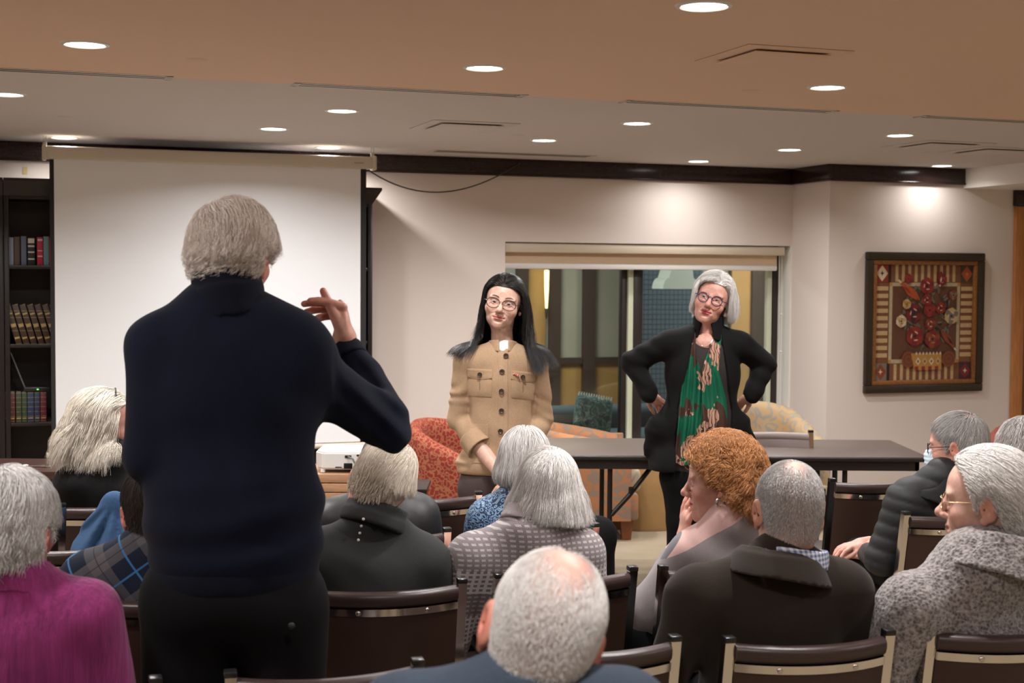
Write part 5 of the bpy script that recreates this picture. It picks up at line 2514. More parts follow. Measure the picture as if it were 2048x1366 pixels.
# ribbed waistband and cuff
rb = [('u', ell(P(470, 1110, Y0), (.192, .143, .125)), 0), ('u', ell(P(470, 1150, Y0), (.191, .142, .11)), .02), ('i', half(P(470, 1172, Y0), (.06, 0, -1)), .006), ('i', half(P(470, 1118, Y0), (-.06, 0, 1)), .006)]
p.cloth('waistband', rb, m_navyrib, .007, 1)
cu = [('u', tubeshell(P(460, 640, Y0 - .01), P(452, 578, Y0 + .0), .080, .074, .009), 0), ('u', tubeshell(P(455, 600, Y0), P(452, 546, Y0 + .012), .075, .070, .009), .012), ('d', folds(.002, (20, 9, 40), 3), 0)]
p.cloth('collar', cu, m_navyrib, .005, 1)
cf = [('u', tubeshell(L2(sh['elR'], sh['wrR'], .86), sh['wrR'] + (sh['wrR'] - sh['elR']).normalized() * .012, .043, .040, .006), 0)]
p.cloth('cuff', cf, m_navyrib, .005, 1)
# hands
wr = sh['wrR']
dm = Vector((-.16, .22, .95))
p.add_skin(hand_ops(wr + Vector((.0, 0, .012)), dm, (.90, .32, .22), -1, (.92, 1.0, 1.08, 1.2), .20, (.14, .05), 1.2, (1.25, .22, .15)), .003, wr=wr)
p.add_skin(hand_ops(sh['wrL'], (.8, .5, .1), (0, .3, 1), 1, (.5,) * 4), .006, wr=sh['wrL'])
cs = [('u', ell(P(463, 790, Y0), (.18, .10, .22)), 0), ('u', ell(P(468, 1010, Y0), (.185, .125, .19)), .06), ('u', cap(sh['shL'], sh['elL'], .05, .04), .04), ('u', cap(sh['shR'], sh['elR'], .05, .042), .04), ('u', cap(sh['elL'], sh['wrL'], .036, .028), .02), ('u', cap(sh['elR'], sh['wrR'], .036, .028), .02), ('u', cap(P(462, 700, Y0), P(450, 560, Y0 + .01), .056, .055), .03)]
hipL, hipR = P(375, 1240, Y0), P(562, 1240, Y0)
knL, knR = hipL + Vector((-.02, .02, -.40)), hipR + Vector((.02, .02, -.40))
anL, anR = Vector((knL.x, knL.y - .02, .09)), Vector((knR.x, knR.y - .02, .09))
cs += [('u', cap(hipL, knL, .07, .05), .03), ('u', cap(hipR, knR, .07, .05), .03), ('u', cap(knL, anL, .05, .035), .02), ('u', cap(knR, anR, .05, .035), .02)]
p.add_skin(cs, .014)
tr = [('u', ell(P(467, 1180, Y0), (.200, .140, .14)), 0), ('u', cap(P(372, 1230, Y0), knL, .105, .085), .06), ('u', cap(P(562, 1230, Y0), knR, .105, .085), .06), ('u', cap(knL, anL + Vector((0, 0, -.05)), .085, .075), .03), ('u', cap(knR, anR + Vector((0, 0, -.05)), .085, .075), .03),
      ('d', folds(.004, (6, 4, 9), 5), 0), ('i', half((0, 0, 1.0), (0, 0, 1)), .01)]
p.cloth('trousers', tr, m_blackt, .010, 1)
m = MB()
m.sph(P(583, 1252, Y0 - .148), (.008, .004, .008), 8)
p.mb(m, 'pocket_button', M_plain('dark_button', (.012, .009, .008), .6))
for an in (anL, anR):
    shoe_obj(p, an, Vector((0, 1, 0)), m_shoe)
p.body()
fl0 = radial((-.035, -.045, .125))
p.hair(HC['white_blond'], n=13000, length=.10, thick=.020, r=.00045, ear=True, flow=mixflow(fl0, swept((.75, -.45, -.15)), lambda q: np.clip(.30 + q[:, 0] * 3 + (q[:, 2] - .04) * 2, 0, .6)), grav=(.12, .55), steps=12, jit=.13, curl=(.0065, 1.0), hl=([-.12, -.07, -.045, -.03, -.012, .006, .020, .03, .05, .075, .1], [-.040, -.042, -.040, -.005, .028, .0, -.01, .03, .07, .09, .10]), hug=.8, clump=520, seed=5, lift=.35,
       lenfn=lambda q: np.interp(q[:, 2], [-.09, -.05, .0, .03, .06, .12], [.012, .016, .022, .040, .085, .135]), flip=(.75, .12, .08))
# hearing aid behind the right ear
m = MB()
m.tube([HMs @ Vector(q) for q in ((.078, -.036, -.004), (.080, -.034, .010), (.080, -.024, .021), (.079, -.010, .024))], [.0045, .0055, .005, .002], 8)
p.mb(m, 'hearing_aid', M_plain('silver_grey_plastic', (.55, .56, .58), .3), label='silver hearing aid')

# ================================================================== woman in the tan jacket
Y1 = 6.2
m_linen = woven('tan_linen', (.385, .258, .160), (700, 700, 120), .22, .85, .4)
m_button = M_plain('horn_button', (.060, .036, .022), .35)
base = P(1002, 945, Y1)
p = Person('standing woman with long black hair and round glasses in a tan button jacket', (base.x, base.y, 0))
HM1 = head_matrix(P(1007, 606, Y1), PI - .10, .02, -.19, .98, 1.07)
h = dict(skin=S_ASIAN, lips=(.50, .17, .14), brow=(.05, .032, .026), browk=.95, jaw=.97, nose=.92, neck=.88, iris=(.02, .01, .007), lid_up=.20, lid_dn=.30, flushk=.42, hl=WOMAN_HL, ear=.95)
h['neck_to'] = tuple(HM1.inverted() @ P(1005, 716, Y1 + .01))
p.add_head(HM1, h, .002)
q = lambda x, y, d=0.0: P(x, y, Y1 + d)
s1 = {'shR': q(930, 724), 'shL': q(1073, 726), 'elR': q(915, 838, .02), 'elL': q(1086, 838, .02), 'wrR': q(1003, 950, -.17), 'wrL': q(1030, 955, -.14)}
wrR_c = L2(s1['elR'], s1['wrR'], .42)
wrL_c = L2(s1['elL'], s1['wrL'], .60)
jk = [('u', ell(q(1002, 775), (.150, .098, .20)), 0),
      ('u', ell(q(1000, 870), (.150, .105, .16)), .06),
      ('u', ell(q(996, 930), (.190, .118, .11)), .06),
      ('u', cap(s1['shR'], s1['shL'], .047), .05),
      ('u', cap(q(1004, 698, .01), q(945, 716), .042, .045), .04),
      ('u', cap(q(1004, 698, .01), q(1062, 718), .042, .045), .04),
      ('u', cap(s1['shR'], s1['elR'], .050, .046), .022), ('u', cap(s1['shL'], s1['elL'], .050, .046), .022),
      ('u', cap(s1['elR'], wrR_c, .044, .047), .012), ('u', cap(s1['elL'], wrL_c, .044, .041), .012)]


def jfolds(X, Y, Z):
    cx = float(base.x)
    arm = np.clip((np.abs(X - cx) - .135) / .02, 0, 1)
    a = .0042 * np.sin(Z * 88 + 46 * np.abs(X - cx) + 3.0 * np.sin(Z * 27 + X * 19)) * (.55 + .45 * np.sin(Z * 37 + Y * 30)) * arm * np.clip((1.30 - Z) / .1, 0, 1)
    b = .003 * np.sin(X * 33 + 2.2 * np.sin(Z * 13)) * (1 - arm) * np.clip((1.1 - Z) / .1, 0, 1)
    c = .0025 * np.sin((X - cx) * 46 * np.sign(X - cx) + Z * 40) * np.clip((Z - 1.12) / .1, 0, 1) * (1 - arm)
    return a + b + c


jk.append(('d', (jfolds, None, None), 0))
jk.append(('i', half(q(1000, 946), (0, 0, -1)), .01))
jk.append(('s', cap(q(1006, 640, -.01), q(1006, 692, -.03), .048, .044), .008))
p.cloth('jacket', jk, m_linen, .0055, 1)
# stand collar, open in front
cl = [('u', tubeshell(q(1005, 707, .0), q(1006, 683, .010), .066, .060, .004), 0), ('s', cap(q(1007, 655, -.068), q(1009, 716, -.075), .044, .014), .004)]
p.cloth('collar', cl, m_linen, .004, 1)
# rolled cuff
dn = (s1['wrR'] - s1['elR']).normalized()
p.cloth('cuff', [('u', tubeshell(wrR_c - dn * .035, wrR_c + dn * .042, .056, .059, .006), 0), ('d', folds(.002, (20, 30, 20), 8), 0)], m_linen, .004, 1)
p.cloth('undershirt', [('u', cap(q(1006, 700, -.012), q(1006, 716, -.012), .050), .01)], M_plain('white_cotton', (.78, .77, .76), .7), .006, 1, label='white undershirt')


def surf_y(x, z, pr, y_from, y_to=None):
    """front surface (towards the camera) of an SDF along +y at x,z"""
    ys = np.linspace(y_from, y_from + .45, 400).astype(f32)
    d = sdf_eval([o for o in pr if o[0] in 'uid'], np.full(400, x, f32), ys, np.full(400, z, f32))
    k = np.argmax(d < 0)
    return float(ys[k]) if d[k] < 0 else float(ys[-1])


def on_front(px, py, pr, Y, lift=0.0):
    w = P(px, py, Y)
    for _ in range(3):
        y = surf_y(w.x, w.z, pr, Y - .3)
        w = P(px, py, y)
    return Vector((w.x, w.y - lift, w.z))


def patch(px0, px1, py0, py1, pr, Y, lift=.004, n=9, th=.004, tilt=0.0, drop=lambda u: 0):
    """thin cloth patch lying on the front of a garment"""
    m = MB()
    G = [[on_front(px0 + (px1 - px0) * i / (n - 1), (py0 + (py1 - py0) * j / (n - 1)) + tilt * (i / (n - 1) - .5) + (drop(i / (n - 1)) if j == n - 1 else 0), pr, Y, 0) for j in range(n)] for i in range(n)]
    F = [[m.bm.verts.new(v - Vector((0, lift + th * (0 < i < n - 1 and 0 < j < n - 1), 0))) for j, v in enumerate(r)] for i, r in enumerate(G)]
    B = [[m.bm.verts.new(v + Vector((0, .004, 0))) for v in r] for r in G]
    for i in range(n - 1):
        for j in range(n - 1):
            m.bm.faces.new((F[i][j], F[i + 1][j], F[i + 1][j + 1], F[i][j + 1]))
    for i in range(n - 1):
        for j in (0, n - 1):
            m.bm.faces.new((F[i][j], F[i + 1][j], B[i + 1][j], B[i][j]))
            m.bm.faces.new((F[j][i], F[j][i + 1], B[j][i + 1], B[j][i]))
    return m


p.mb(patch(996, 1016, 698, 944, jk, Y1, .002, 24, .002), 'button_placket', m_linen)
for k, (x, y) in enumerate(((1012, 711), (1004, 743), (1003, 782), (1003, 821), (1001, 862))):
    w = on_front(x, y, jk, Y1, .009)
    m = MB()
    M = Matrix.Translation(w) @ Matrix.Rotation(PI / 2, 4, 'X')
    m.lathe([(0, .002), (.006, .0015), (.009, .004), (.0115, .003), (.0115, -.002), (0, -.003)], 16, M=M)
    p.mb(m, 'button', m_button)
for nm, x0, x1, y0, y1, tl in (('R', 935, 984, 752, 793, 2), ('L', 1022, 1070, 757, 798, 5)):
    pk = p.mb(patch(x0 + 1, x1 - 1, y0, y1, jk, Y1, .0025, 8, .003, tl), 'chest_pocket', m_linen)
    fpm = patch(x0, x1, y0 - 14, y0 + 3, jk, Y1, .007, 9, .003, tl, lambda u: 4 * math.sin(PI * u))
    fo = p.mb(fpm, 'pocket_flap', m_linen)
    w = on_front((x0 + x1) / 2, y0 - 3, jk, Y1, .014)
    m = MB()
    m.lathe([(0, .002), (.007, .0015), (.0095, .004), (.0105, .003), (.0105, -.002), (0, -.003)], 16, M=Matrix.Translation(w) @ Matrix.Rotation(PI / 2, 4, 'X'))
    p.mb(m, 'button', m_button)
    m = MB()
    xm = (x0 + x1) / 2
    m.tube([on_front(xm, y, jk, Y1, .0065) for y in (y0 + 6, y0 + 16, y0 + 28)], .0012, 6)
    p.mb(m, 'pocket_seam', M_plain('dark_seam', (.20, .12, .065), .8))
m = MB()
w = on_front(1030, 748, jk, Y1, .014)
for k in range(7):
    m.sph(w + Vector((.004 * k - .006, -.001, -.0015 * k + .004 * (k % 2))), .0036, 6)
p.mb(m, 'brooch', M_plain('red_white_enamel', (.75, .22, .16), .3, noise=.6, nscale=260), label='small red and white brooch')
for x0, x1, y0, y1 in ((944, 977, 848, 926),):
    p.mb(patch(x0, x1, y0, y1, jk, Y1, .003, 9, .002, 1), 'hip_pocket', m_linen)
# forearms and clasped hands
p.add_skin([('u', cap(wrR_c - dn * .05, s1['wrR'], .040, .027), 0)], .004)
p.add_skin(hand_ops(s1['wrR'], (.30, -.12, -.95), (-.35, -.9, -.05), -1, (.35, .4, .45, .5), .06, (.35, .3), .92), .003, wr=s1['wrR'])
p.add_skin([('u', cap(L2(s1['elL'], s1['wrL'], .5), s1['wrL'], .034, .026), 0)], .005)
p.add_skin(hand_ops(s1['wrL'] + Vector((-.01, -.035, 0)), (-.62, -.15, -.72), (-.3, -.93, .2), 1, (.7, .75, .8, .8), .05, (.35, .4), .92), .003, wr=s1['wrL'])
lg = {'pelvis': q(998, 960), 'hipL': q(1040, 985), 'hipR': q(958, 985)}
for a, s in (('L', 1), ('R', -1)):
    lg['kn' + a] = Vector((lg['hip' + a].x, Y1 - .01, .48))
    lg['an' + a] = Vector((lg['hip' + a].x, Y1 + .02, .08))
p.add_skin([('u', ell(q(1003, 790), (.12, .07, .25)), 0), ('u', cap(s1['shR'], s1['elR'], .036, .032), .03), ('u', cap(s1['shL'], s1['elL'], .036, .032), .03), ('u', cap(s1['elR'], s1['wrR'], .030, .024), .02), ('u', cap(s1['elL'], s1['wrL'], .030, .024), .02), ('u', cap(lg['hipL'], lg['knL'], .06, .045), .03), ('u', cap(lg['hipR'], lg['knR'], .06, .045), .03), ('u', cap(lg['knL'], lg['anL'], .045, .03), .02), ('u', cap(lg['knR'], lg['anR'], .045, .03), .02)], .012)
p.cloth('trousers', [('u', ell(lg['pelvis'], (.165, .105, .13)), 0), ('u', cap(lg['hipL'], lg['knL'], .092, .07), .05), ('u', cap(lg['hipR'], lg['knR'], .092, .07), .05), ('u', cap(lg['knL'], lg['anL'], .07, .06), .02), ('u', cap(lg['knR'], lg['anR'], .07, .06), .02), ('d', folds(.003, (8, 5, 10), 2), 0)], m_browntr, .010, 1)
for a in 'LR':
    shoe_obj(p, lg['an' + a], Vector((0, -1, 0)), m_shoe)
p.body()


def shoulders_coll(HM, a, b, r, extra=()):
    inv = HM.inverted()
    return [('u', cap(inv @ a, inv @ b, r), .02)] + [('u', cap(inv @ c, inv @ d, rr), .02) for c, d, rr in extra]


p.hair(HC['black'], n=9500, length=.40, thick=.017, r=.00065, flow=parted(.006, -.34), grav=(.55, .99), clear=True, steps=18, jit=.045, late=(.5, (0, .16, 0)), curl=(.006, 1.2), hl=WOMAN_HL, hug=.92, clump=160, seed=9, lift=.10, off0=.004,
       extra=shoulders_coll(HM1, s1['shR'], s1['shL'], .058, [(q(1004, 698, .01), q(945, 716), .052), (q(1004, 698, .01), q(1062, 718), .052), (q(1003, 720), q(1002, 850), .125)]), flip=(.84, .5, .15),
       lenfn=lambda c: np.interp(c[:, 2], [-.09, .0, .12], [.24, .33, .43]))
p.glasses(m_tort, MAT_LENS, r=.0268, t=.0016, shape=.90, y=.102, sep=.0335, thin=.0011)

# ================================================================== white-haired woman with the green scarf
Y2 = 6.72
q = lambda x, y, d=0.0: P(x, y, Y2 + d)
base = q(1400, 950)
p = Person('standing woman with white hair, round purple glasses and green leaf scarf, hands on hips', (base.x, base.y, 0))
HM2 = head_matrix(q(1424, 600), PI - .22, .10, -.30, 1.03, 1.0)
h = dict(skin=S_PINK, lips=(.46, .07, .08), brow=(.36, .22, .15), browk=.35, jaw=.94, nose=1.0, neck=.92, iris=(.10, .12, .14), age=.7, heavy=.0, flushk=.6, lid_up=.26, lid_dn=.30, gaze=(.15, 1, .12), hl=WOMAN_HL)
h['neck_to'] = tuple(HM2.inverted() @ q(1411, 700, .01))
p.add_head(HM2, h, .002)
m_bcard = knit('black_jacket_cloth', (.0070, .0066, .0070), 900, .25, .85, .06)
s2 = {'shR': q(1336, 688), 'shL': q(1480, 690), 'elR': q(1264, 724, .05), 'elL': q(1530, 728, .05), 'wrR': q(1297, 784, .0), 'wrL': q(1504, 786, .0)}
core = [('u', ell(q(1405, 750), (.185, .120, .21)), 0), ('u', ell(q(1400, 850), (.205, .135, .20)), .06), ('u', ell(q(1396, 925), (.215, .14, .13)), .06)]
jk2 = core + [('u', ell(q(1395, 935), (.225, .150, .12)), .06), ('u', cap(s2['shR'], s2['shL'], .050), .05),
              ('u', cap(q(1416, 662, .02), q(1352, 680), .052, .050), .04), ('u', cap(q(1416, 662, .02), q(1466, 682), .052, .050), .04),
              ('u', cap(s2['shR'], s2['elR'], .062, .056), .03), ('u', cap(s2['shL'], s2['elL'], .062, .056), .03),
              ('u', cap(s2['elR'], s2['wrR'] + (s2['wrR'] - s2['elR']) * .02, .053, .046), .012), ('u', cap(s2['elL'], s2['wrL'] + (s2['wrL'] - s2['elL']) * .02, .053, .046), .012),
              ('u', cap(q(1482, 850), q(1510, 884, .02), .05, .012), .07), ('u', cap(q(1310, 860), q(1290, 908, .02), .05, .012), .07)]


def j2folds(X, Y, Z):
    a = .005 * np.sin(X * 34 + 1.6 * np.sin(Z * 7)) * np.clip((1.25 - Z) / .2, 0, 1)
    b = .003 * np.sin(Z * 80 + X * 40) * np.clip((np.abs(X - base.x) - .2) / .03, 0, 1)
    return a + b


jk2.append(('d', (j2folds, None, None), 0))
# open front: a wedge that widens downwards


def opening(X, Y, Z):
    t = np.clip((1.42 - Z) / .62, -.2, 1.2)
    cx = float(base.x) + .02 - .02 * t
    hw = .055 + .075 * np.clip(t * 1.6, 0, 1)
    return np.maximum(np.abs(X - cx) - hw, Y - (Y2 - .05))


jk2s = jk2 + [('i', half(q(1392, 936), (.05, 0, -1)), .008), ('s', (opening, V3((base.x - .3, Y2 - .4, .6)), V3((base.x + .3, Y2, 1.6))), .006), ('s', cap(q(1416, 600), q(1410, 668, -.06), .046, .044), .01)]
p.cloth('jacket', jk2s, m_bcard, .0065, 1)
p.cloth('collar', [('u', tubeshell(q(1414, 684, .0), q(1417, 634, .022), .078, .066, .006), 0), ('s', cap(q(1410, 610, -.10), q(1410, 700, -.10), .062, .05), .006)], m_bcard, .005, 1)
inner = [('u', ell(q(1405, 750), (.172, .105, .20)), 0), ('u', ell(q(1400, 850), (.190, .118, .20)), .06), ('u', ell(q(1396, 925), (.195, .12, .13)), .06), ('u', cap(q(1360, 700), q(1460, 700), .045), .05)]
p.cloth('top', inner + [('s', ell(q(1412, 668, -.08), (.062, .10, .048)), .01)], M_plain('dark_brown_jersey', (.018, .012, .011), .8), .007, 1, label='dark brown top')


def scarfmat():
    t = NT('green_leaf_scarf')
    v = t.coord()
    w = t.n('ShaderNodeTexVoronoi', feature='F1')
    w.inputs['Scale'].default_value = 13.0
    w.inputs['Randomness'].default_value = .85
    mp = t.coord((1.0, .4, .62))
    wn = t.n('ShaderNodeTexNoise')
    wn.inputs['Scale'].default_value = 22
    t.l(mp, wn.inputs['Vector'])
    ws = t.n('ShaderNodeVectorMath', operation='SCALE')
    ws.inputs[3].default_value = .075
    t.l(wn.outputs['Color'], ws.inputs[0])
    wa = t.n('ShaderNodeVectorMath', operation='ADD')
    t.l(mp, wa.inputs[0])
    t.l(ws.outputs[0], wa.inputs[1])
    t.l(wa.outputs[0], w.inputs['Vector'])
    d = w.outputs['Distance']
    leaf = t.math('LESS_THAN', d, .46)
    # streaks inside the leaves
    s = t.sep(v)
    st = t.math('SINE', t.math('ADD', t.math('MULTIPLY', s[0], 420), t.math('MULTIPLY', t.noise(v, 18, 2), 22)))
    lc = t.ramp(st, [(.0, (.46, .27, .19)), (.62, (.46, .27, .19)), (.75, (.05, .025, .018))])
    n2 = t.noise(t.coord((1, 1, .5)), 7, 2)
    gb = t.mix(t.math('GREATER_THAN', n2, .545), (.004, .105, .055), (.055, .026, .018))
    t.set(Base_Color=t.mix(leaf, gb, lc), Roughness=.6, Specular_IOR_Level=.3)
    return t.m


m_scarf = scarfmat()


def strip(path, wid, seed, pr, Y, folds_=4, amp=.010, lift=.012):
    """scarf end hanging over the front: path = [(px,py)], wid in px"""
    m = MB()
    N, K = 46, 19
    rr = random.Random(seed)
    ph = rr.uniform(0, 6)
    pts = []
    cum = [0]
    for a, b in zip(path, path[1:]):
        cum.append(cum[-1] + math.hypot(b[0] - a[0], b[1] - a[1]))
    G = []
    for i in range(N):
        s = cum[-1] * i / (N - 1)
        k = max(j for j in range(len(cum)) if cum[j] <= s + 1e-6)
        k = min(k, len(path) - 2)
        t = (s - cum[k]) / (cum[k + 1] - cum[k])
        cx = path[k][0] + (path[k + 1][0] - path[k][0]) * t
        cy = path[k][1] + (path[k + 1][1] - path[k][1]) * t
        wd = wid[k] + (wid[k + 1] - wid[k]) * t
        row = []
        for j in range(K):
            u = j / (K - 1) - .5
            b = on_front(cx + wd * u, cy + 3 * math.sin(u * 7 + ph) * (i / N) ** 3, pr, Y, 0)
            f = amp * (1 + math.sin(u * folds_ * 6.28 + ph + i * .05)) * min(1, .35 + i / N)
            row.append(b - Vector((0, lift + f, 0)))
        G.append(row)
    V = [[m.bm.verts.new(v) for v in r] for r in G]
    Bk = [[m.bm.verts.new(v + Vector((0, .004, 0))) for v in r] for r in G]
    for i in range(N - 1):
        for j in range(K - 1):
            m.bm.faces.new((V[i][j], V[i + 1][j], V[i + 1][j + 1], V[i][j + 1]))
            m.bm.faces.new((Bk[i][j], Bk[i][j + 1], Bk[i + 1][j + 1], Bk[i + 1][j]))
        for j in (0, K - 1):
            m.bm.faces.new((V[i][j], V[i + 1][j], Bk[i + 1][j], Bk[i][j]))
    for j in range(K - 1):
        for i in (0, N - 1):
            m.bm.faces.new((V[i][j], V[i][j + 1], Bk[i][j + 1], Bk[i][j]))
    return m


fr = inner + [('u', cap(q(1416, 662, .02), q(1352, 680), .046, .045), .04), ('u', cap(q(1416, 662, .02), q(1466, 682), .046, .045), .04)]
scf = p.mb(strip([(1384, 664), (1383, 700), (1378, 760), (1373, 850), (1366, 928)], [14, 16, 30, 36, 38], 3, fr, Y2, 2.6, .009, .004), 'scarf', m_scarf, label='green scarf with pinkish leaf pattern')
p.mb(strip([(1392, 720), (1394, 780), (1388, 872)], [10, 26, 34], 6, fr, Y2, 2.2, .008, .000), 'scarf', m_scarf, label='green scarf with pinkish leaf pattern')
p.mb(strip([(1436, 656), (1428, 700), (1420, 740), (1428, 800), (1434, 925)], [20, 24, 34, 50, 46], 8, fr, Y2, 2.6, .009, .004), 'scarf', m_scarf, label='green scarf with pinkish leaf pattern')
lg = {'pelvis': q(1395, 945), 'hipL': q(1428, 960), 'hipR': q(1362, 960)}
for a, s in (('L', 1), ('R', -1)):
    lg['kn' + a] = Vector((lg['hip' + a].x, Y2 - .01, .48))
    lg['an' + a] = Vector((lg['hip' + a].x + s * .01, Y2 + .02, .08))
    w = s2['wr' + a]
    sg = 1 if a == 'L' else -1
    p.add_skin(hand_ops(w + Vector((-sg * .0, -.0, -.005)), (-sg * .62, .35, -.55), (sg * .5, -.15, .75), 1 if a == 'L' else -1, (.35,) * 4, .1, (.5, .3), .95), .004, wr=w)
p.cloth('trousers', [('u', ell(lg['pelvis'], (.175, .115, .13)), 0)] + [('u', cap(lg['hip' + a], lg['kn' + a], .095, .068), .05) for a in 'LR'] + [('u', cap(lg['kn' + a], lg['an' + a], .068, .050), .02) for a in 'LR'], m_blackt, .010, 1)
p.add_skin([('u', ell(q(1405, 780), (.15, .085, .26)), 0)] + [('u', cap(s2['sh' + a], s2['el' + a], .042, .036), .03) for a in 'LR'] + [('u', cap(s2['el' + a], s2['wr' + a], .034, .026), .02) for a in 'LR'] + [('u', cap(lg['hip' + a], lg['kn' + a], .06, .045), .03) for a in 'LR'] + [('u', cap(lg['kn' + a], lg['an' + a], .045, .03), .02) for a in 'LR']
           + [('u', ell(q(1410, 690, -.02), (.075, .06, .06)), .02)], .010)
for a in 'LR':
    shoe_obj(p, lg['an' + a], Vector((0, -1, 0)), m_shoe)
p.body()
p.hair(HC['white'], n=9000, length=.15, thick=.024, r=.00062, flow=parted(-.028, -.10), grav=(.40, .95), clear=True, steps=14, jit=.10, curl=(.004, .8), hl=WOMAN_HL, hug=.9, clump=260, seed=12, lift=.3,
       lenfn=lambda c: np.interp(c[:, 2], [-.09, -.02, .03, .12], [.02, .06, .11, .165]), flip=(.7, -.35, .0))
p.glasses(M_plain('purple_frame', (.022, .014, .075), .3), MAT_LENS, r=.0222, t=.0021, shape=1.06, y=.101, sep=.0325)
for s in (-1, 1):
    m = MB()
    m.sph(HM2 @ Vector((s * .081, .002, -.048)), (.008, .006, .011), 8)
    p.mb(m, 'earring', M_plain('pearl_white', (.8, .8, .78), .3))
m = MB()
m.tube([on_front(1392 + 3.6 * k, 676 + 18 * math.sin(PI * k / 10), fr + [('u', ell(q(1410, 690, -.02), (.075, .06, .06)), .02)], Y2, .002) for k in range(11)], .0012, 6)
p.mb(m, 'necklace', m_silver)
# ================================================================== the seated audience
def lenz(*v):
    zs = [-.09, -.05, .0, .03, .06, .12]
    return lambda c: np.interp(c[:, 2], zs, v)


def neck_coll(HM, sk, r=.062):
    inv = HM.inverted()
    return [('u', cap(inv @ sk['shL'], inv @ sk['shR'], r), .02), ('u', cap(inv @ sk['neck'], inv @ L2(sk['shL'], sk['neck'], .12), .058, .052), .02), ('u', cap(inv @ sk['neck'], inv @ L2(sk['shR'], sk['neck'], .12), .058, .052), .02)]


def person(label, sk, HM, h, vox=.0035):
    b = sk['pelvis']
    p = Person(label, (b.x, b.y, 0))
    p.sk = sk
    h['neck_to'] = tuple(HM.inverted() @ (sk['neck'] * .6 + (sk['shL'] + sk['shR']) * .2 - Vector((0, 0, .02))))
    p.add_head(HM, h, vox)
    return p


def finish(p, trousers=None, hands='LR', hv=.006, shoe=None, legsk=True):
    sk = p.sk
    if hands:
        default_hands(p, sk, hv, hands)
    core_skin(p, sk)
    if legsk:
        legs(p, sk, trousers or m_blackt, shoe or m_shoe)
    p.body()


def top(p, name, mat, g=1.0, vox=.009, fold=.004, seed=1, extra=(), cut=(), fx=(9, 5, 14), label=None, mask=None, **kw):
    sk = p.sk
    o = torso_ops(sk, g, sk['R'], **kw) + list(extra)
    if fold:
        o.append(('d', folds(fold, fx, seed), 0))
    o += list(cut)
    p.ops = o
    p.cloth(name, o, mat, vox, 1, label, mask)
    return o


# ------------------------------------------------------------------ magenta, lower left
def crinkle(name, col):
    t = NT(name)
    a = t.noise(t.coord((70, 70, 3.2)), 1.0, 4, .65)
    b = t.noise(t.coord(), 8, 3, .5)
    f = t.math('ADD', t.math('MULTIPLY', a, .7), t.math('MULTIPLY', b, .3))
    t.set(Base_Color=t.ramp(f, [(.34, tuple(c * .72 for c in col)), (.62, tuple(c * 1.2 for c in col))]), Roughness=.8, Specular_IOR_Level=.25, Sheen_Weight=.15)
    t.bump(f, .8, .012)
    return t.m


Yc = 2.95
sk = seat2((22, 1058), Yc, (30, 1236), .30, CH['mag'], .28, nbk=.36)
HM = head_matrix(sk['hc'], -.12, -.05, .02, 1.0)
p = person('person with short silver hair in a crinkled magenta top at the lower left corner', sk, HM, dict(skin=S_PINK, face=True, flushk=1.0, age=.6, neck=.95))
m_mag = crinkle('magenta_linen', (.225, .022, .122))
top(p, 'blouse', m_mag, 1.0, .007, .005, 4, fx=(16, 6, 7))
nk = sk['neck']
p.cloth('collar', [('u', tubeshell(nk + Vector((0, .0, -.02)), nk + Vector((.0, .02, .040)), .080, .070, .006), 0), ('d', folds(.003, (15, 9, 50), 8), 0)], m_mag, .005, 1)
p.hair(HC['silver'], n=9500, length=.09, thick=.018, r=.0006, ear=True, flow=mixflow(radial((-.01, -.03, .13)), swept((.4, -.6, -.6)), lambda q: np.full(len(q), .25)), grav=(.2, .8), jit=.16, curl=(.003, 1), hug=.85, clump=480, seed=21, lift=.3, hl=MAN_HL,
       lenfn=lenz(.03, .04, .04, .05, .07, .10))
m = MB()
e0 = HM @ Vector((.082, -.004, -.042))
m.tube([e0, e0 + Vector((0, -.002, -.012)), e0 + Vector((0, -.002, -.022))], .0012, 6)
p.mb(m, 'earring', m_silver)
m = MB()
for k in range(8):
    m.sph(e0 + Vector((.006 * math.cos(k * 2.1), -.004 + .005 * math.sin(k * 2.6), -.026 - .0035 * k)), .0048 - .0002 * k, 6)
p.mb(m, 'earring_bead', M_plain('magenta_bead', (.25, .02, .12), .25))
finish(p, hv=.007)

# ------------------------------------------------------------------ long grey hair, black top, turned to the right
Yc = 5.15
sk = seat2((207, 850), Yc, (236, 968), .34, CH['long'], .1, nbk=.42)
HM = head_matrix(sk['hc'], -1.18, -.02, .03, 1.0)
p = person('seated woman with long wavy silver hair and black top at the left', sk, HM, dict(skin=S_PINK, age=.7, flushk=.7, brow=(.35, .3, .27), lips=(.45, .14, .13)), )
m_blk = knit('black_top', (.012, .012, .0125), 900, .3, .85, .12)
top(p, 'blouse', m_blk, 1.0, .009, .006, 9, sh=.058)
p.hair(HC['silver_yellow'], n=9000, length=.30, thick=.022, r=.0007, flow=parted(0, -.85), grav=(.25, .97), clear=True, keep=lambda q: (q[:, 1] < .030) | (q[:, 2] > .075), steps=20, jit=.05, curl=(.009, 1.5), hug=.8, clump=160, seed=5, lift=.12, hl=WOMAN_HL, extra=neck_coll(HM, sk), lenfn=lenz(.04, .07, .12, .16, .21, .34), flip=(.85, .15, .1))
m = MB()
m.tube([HM @ Vector(q) for q in ((-.083, .02, .02), (-.078, .03, .07), (-.05, .036, .118), (0, .04, .135), (.05, .036, .118), (.078, .03, .07), (.083, .02, .02))], .004, 8)
p.mb(m, 'hair_band', M_plain('black_band', (.01, .01, .011), .3))
finish(p)

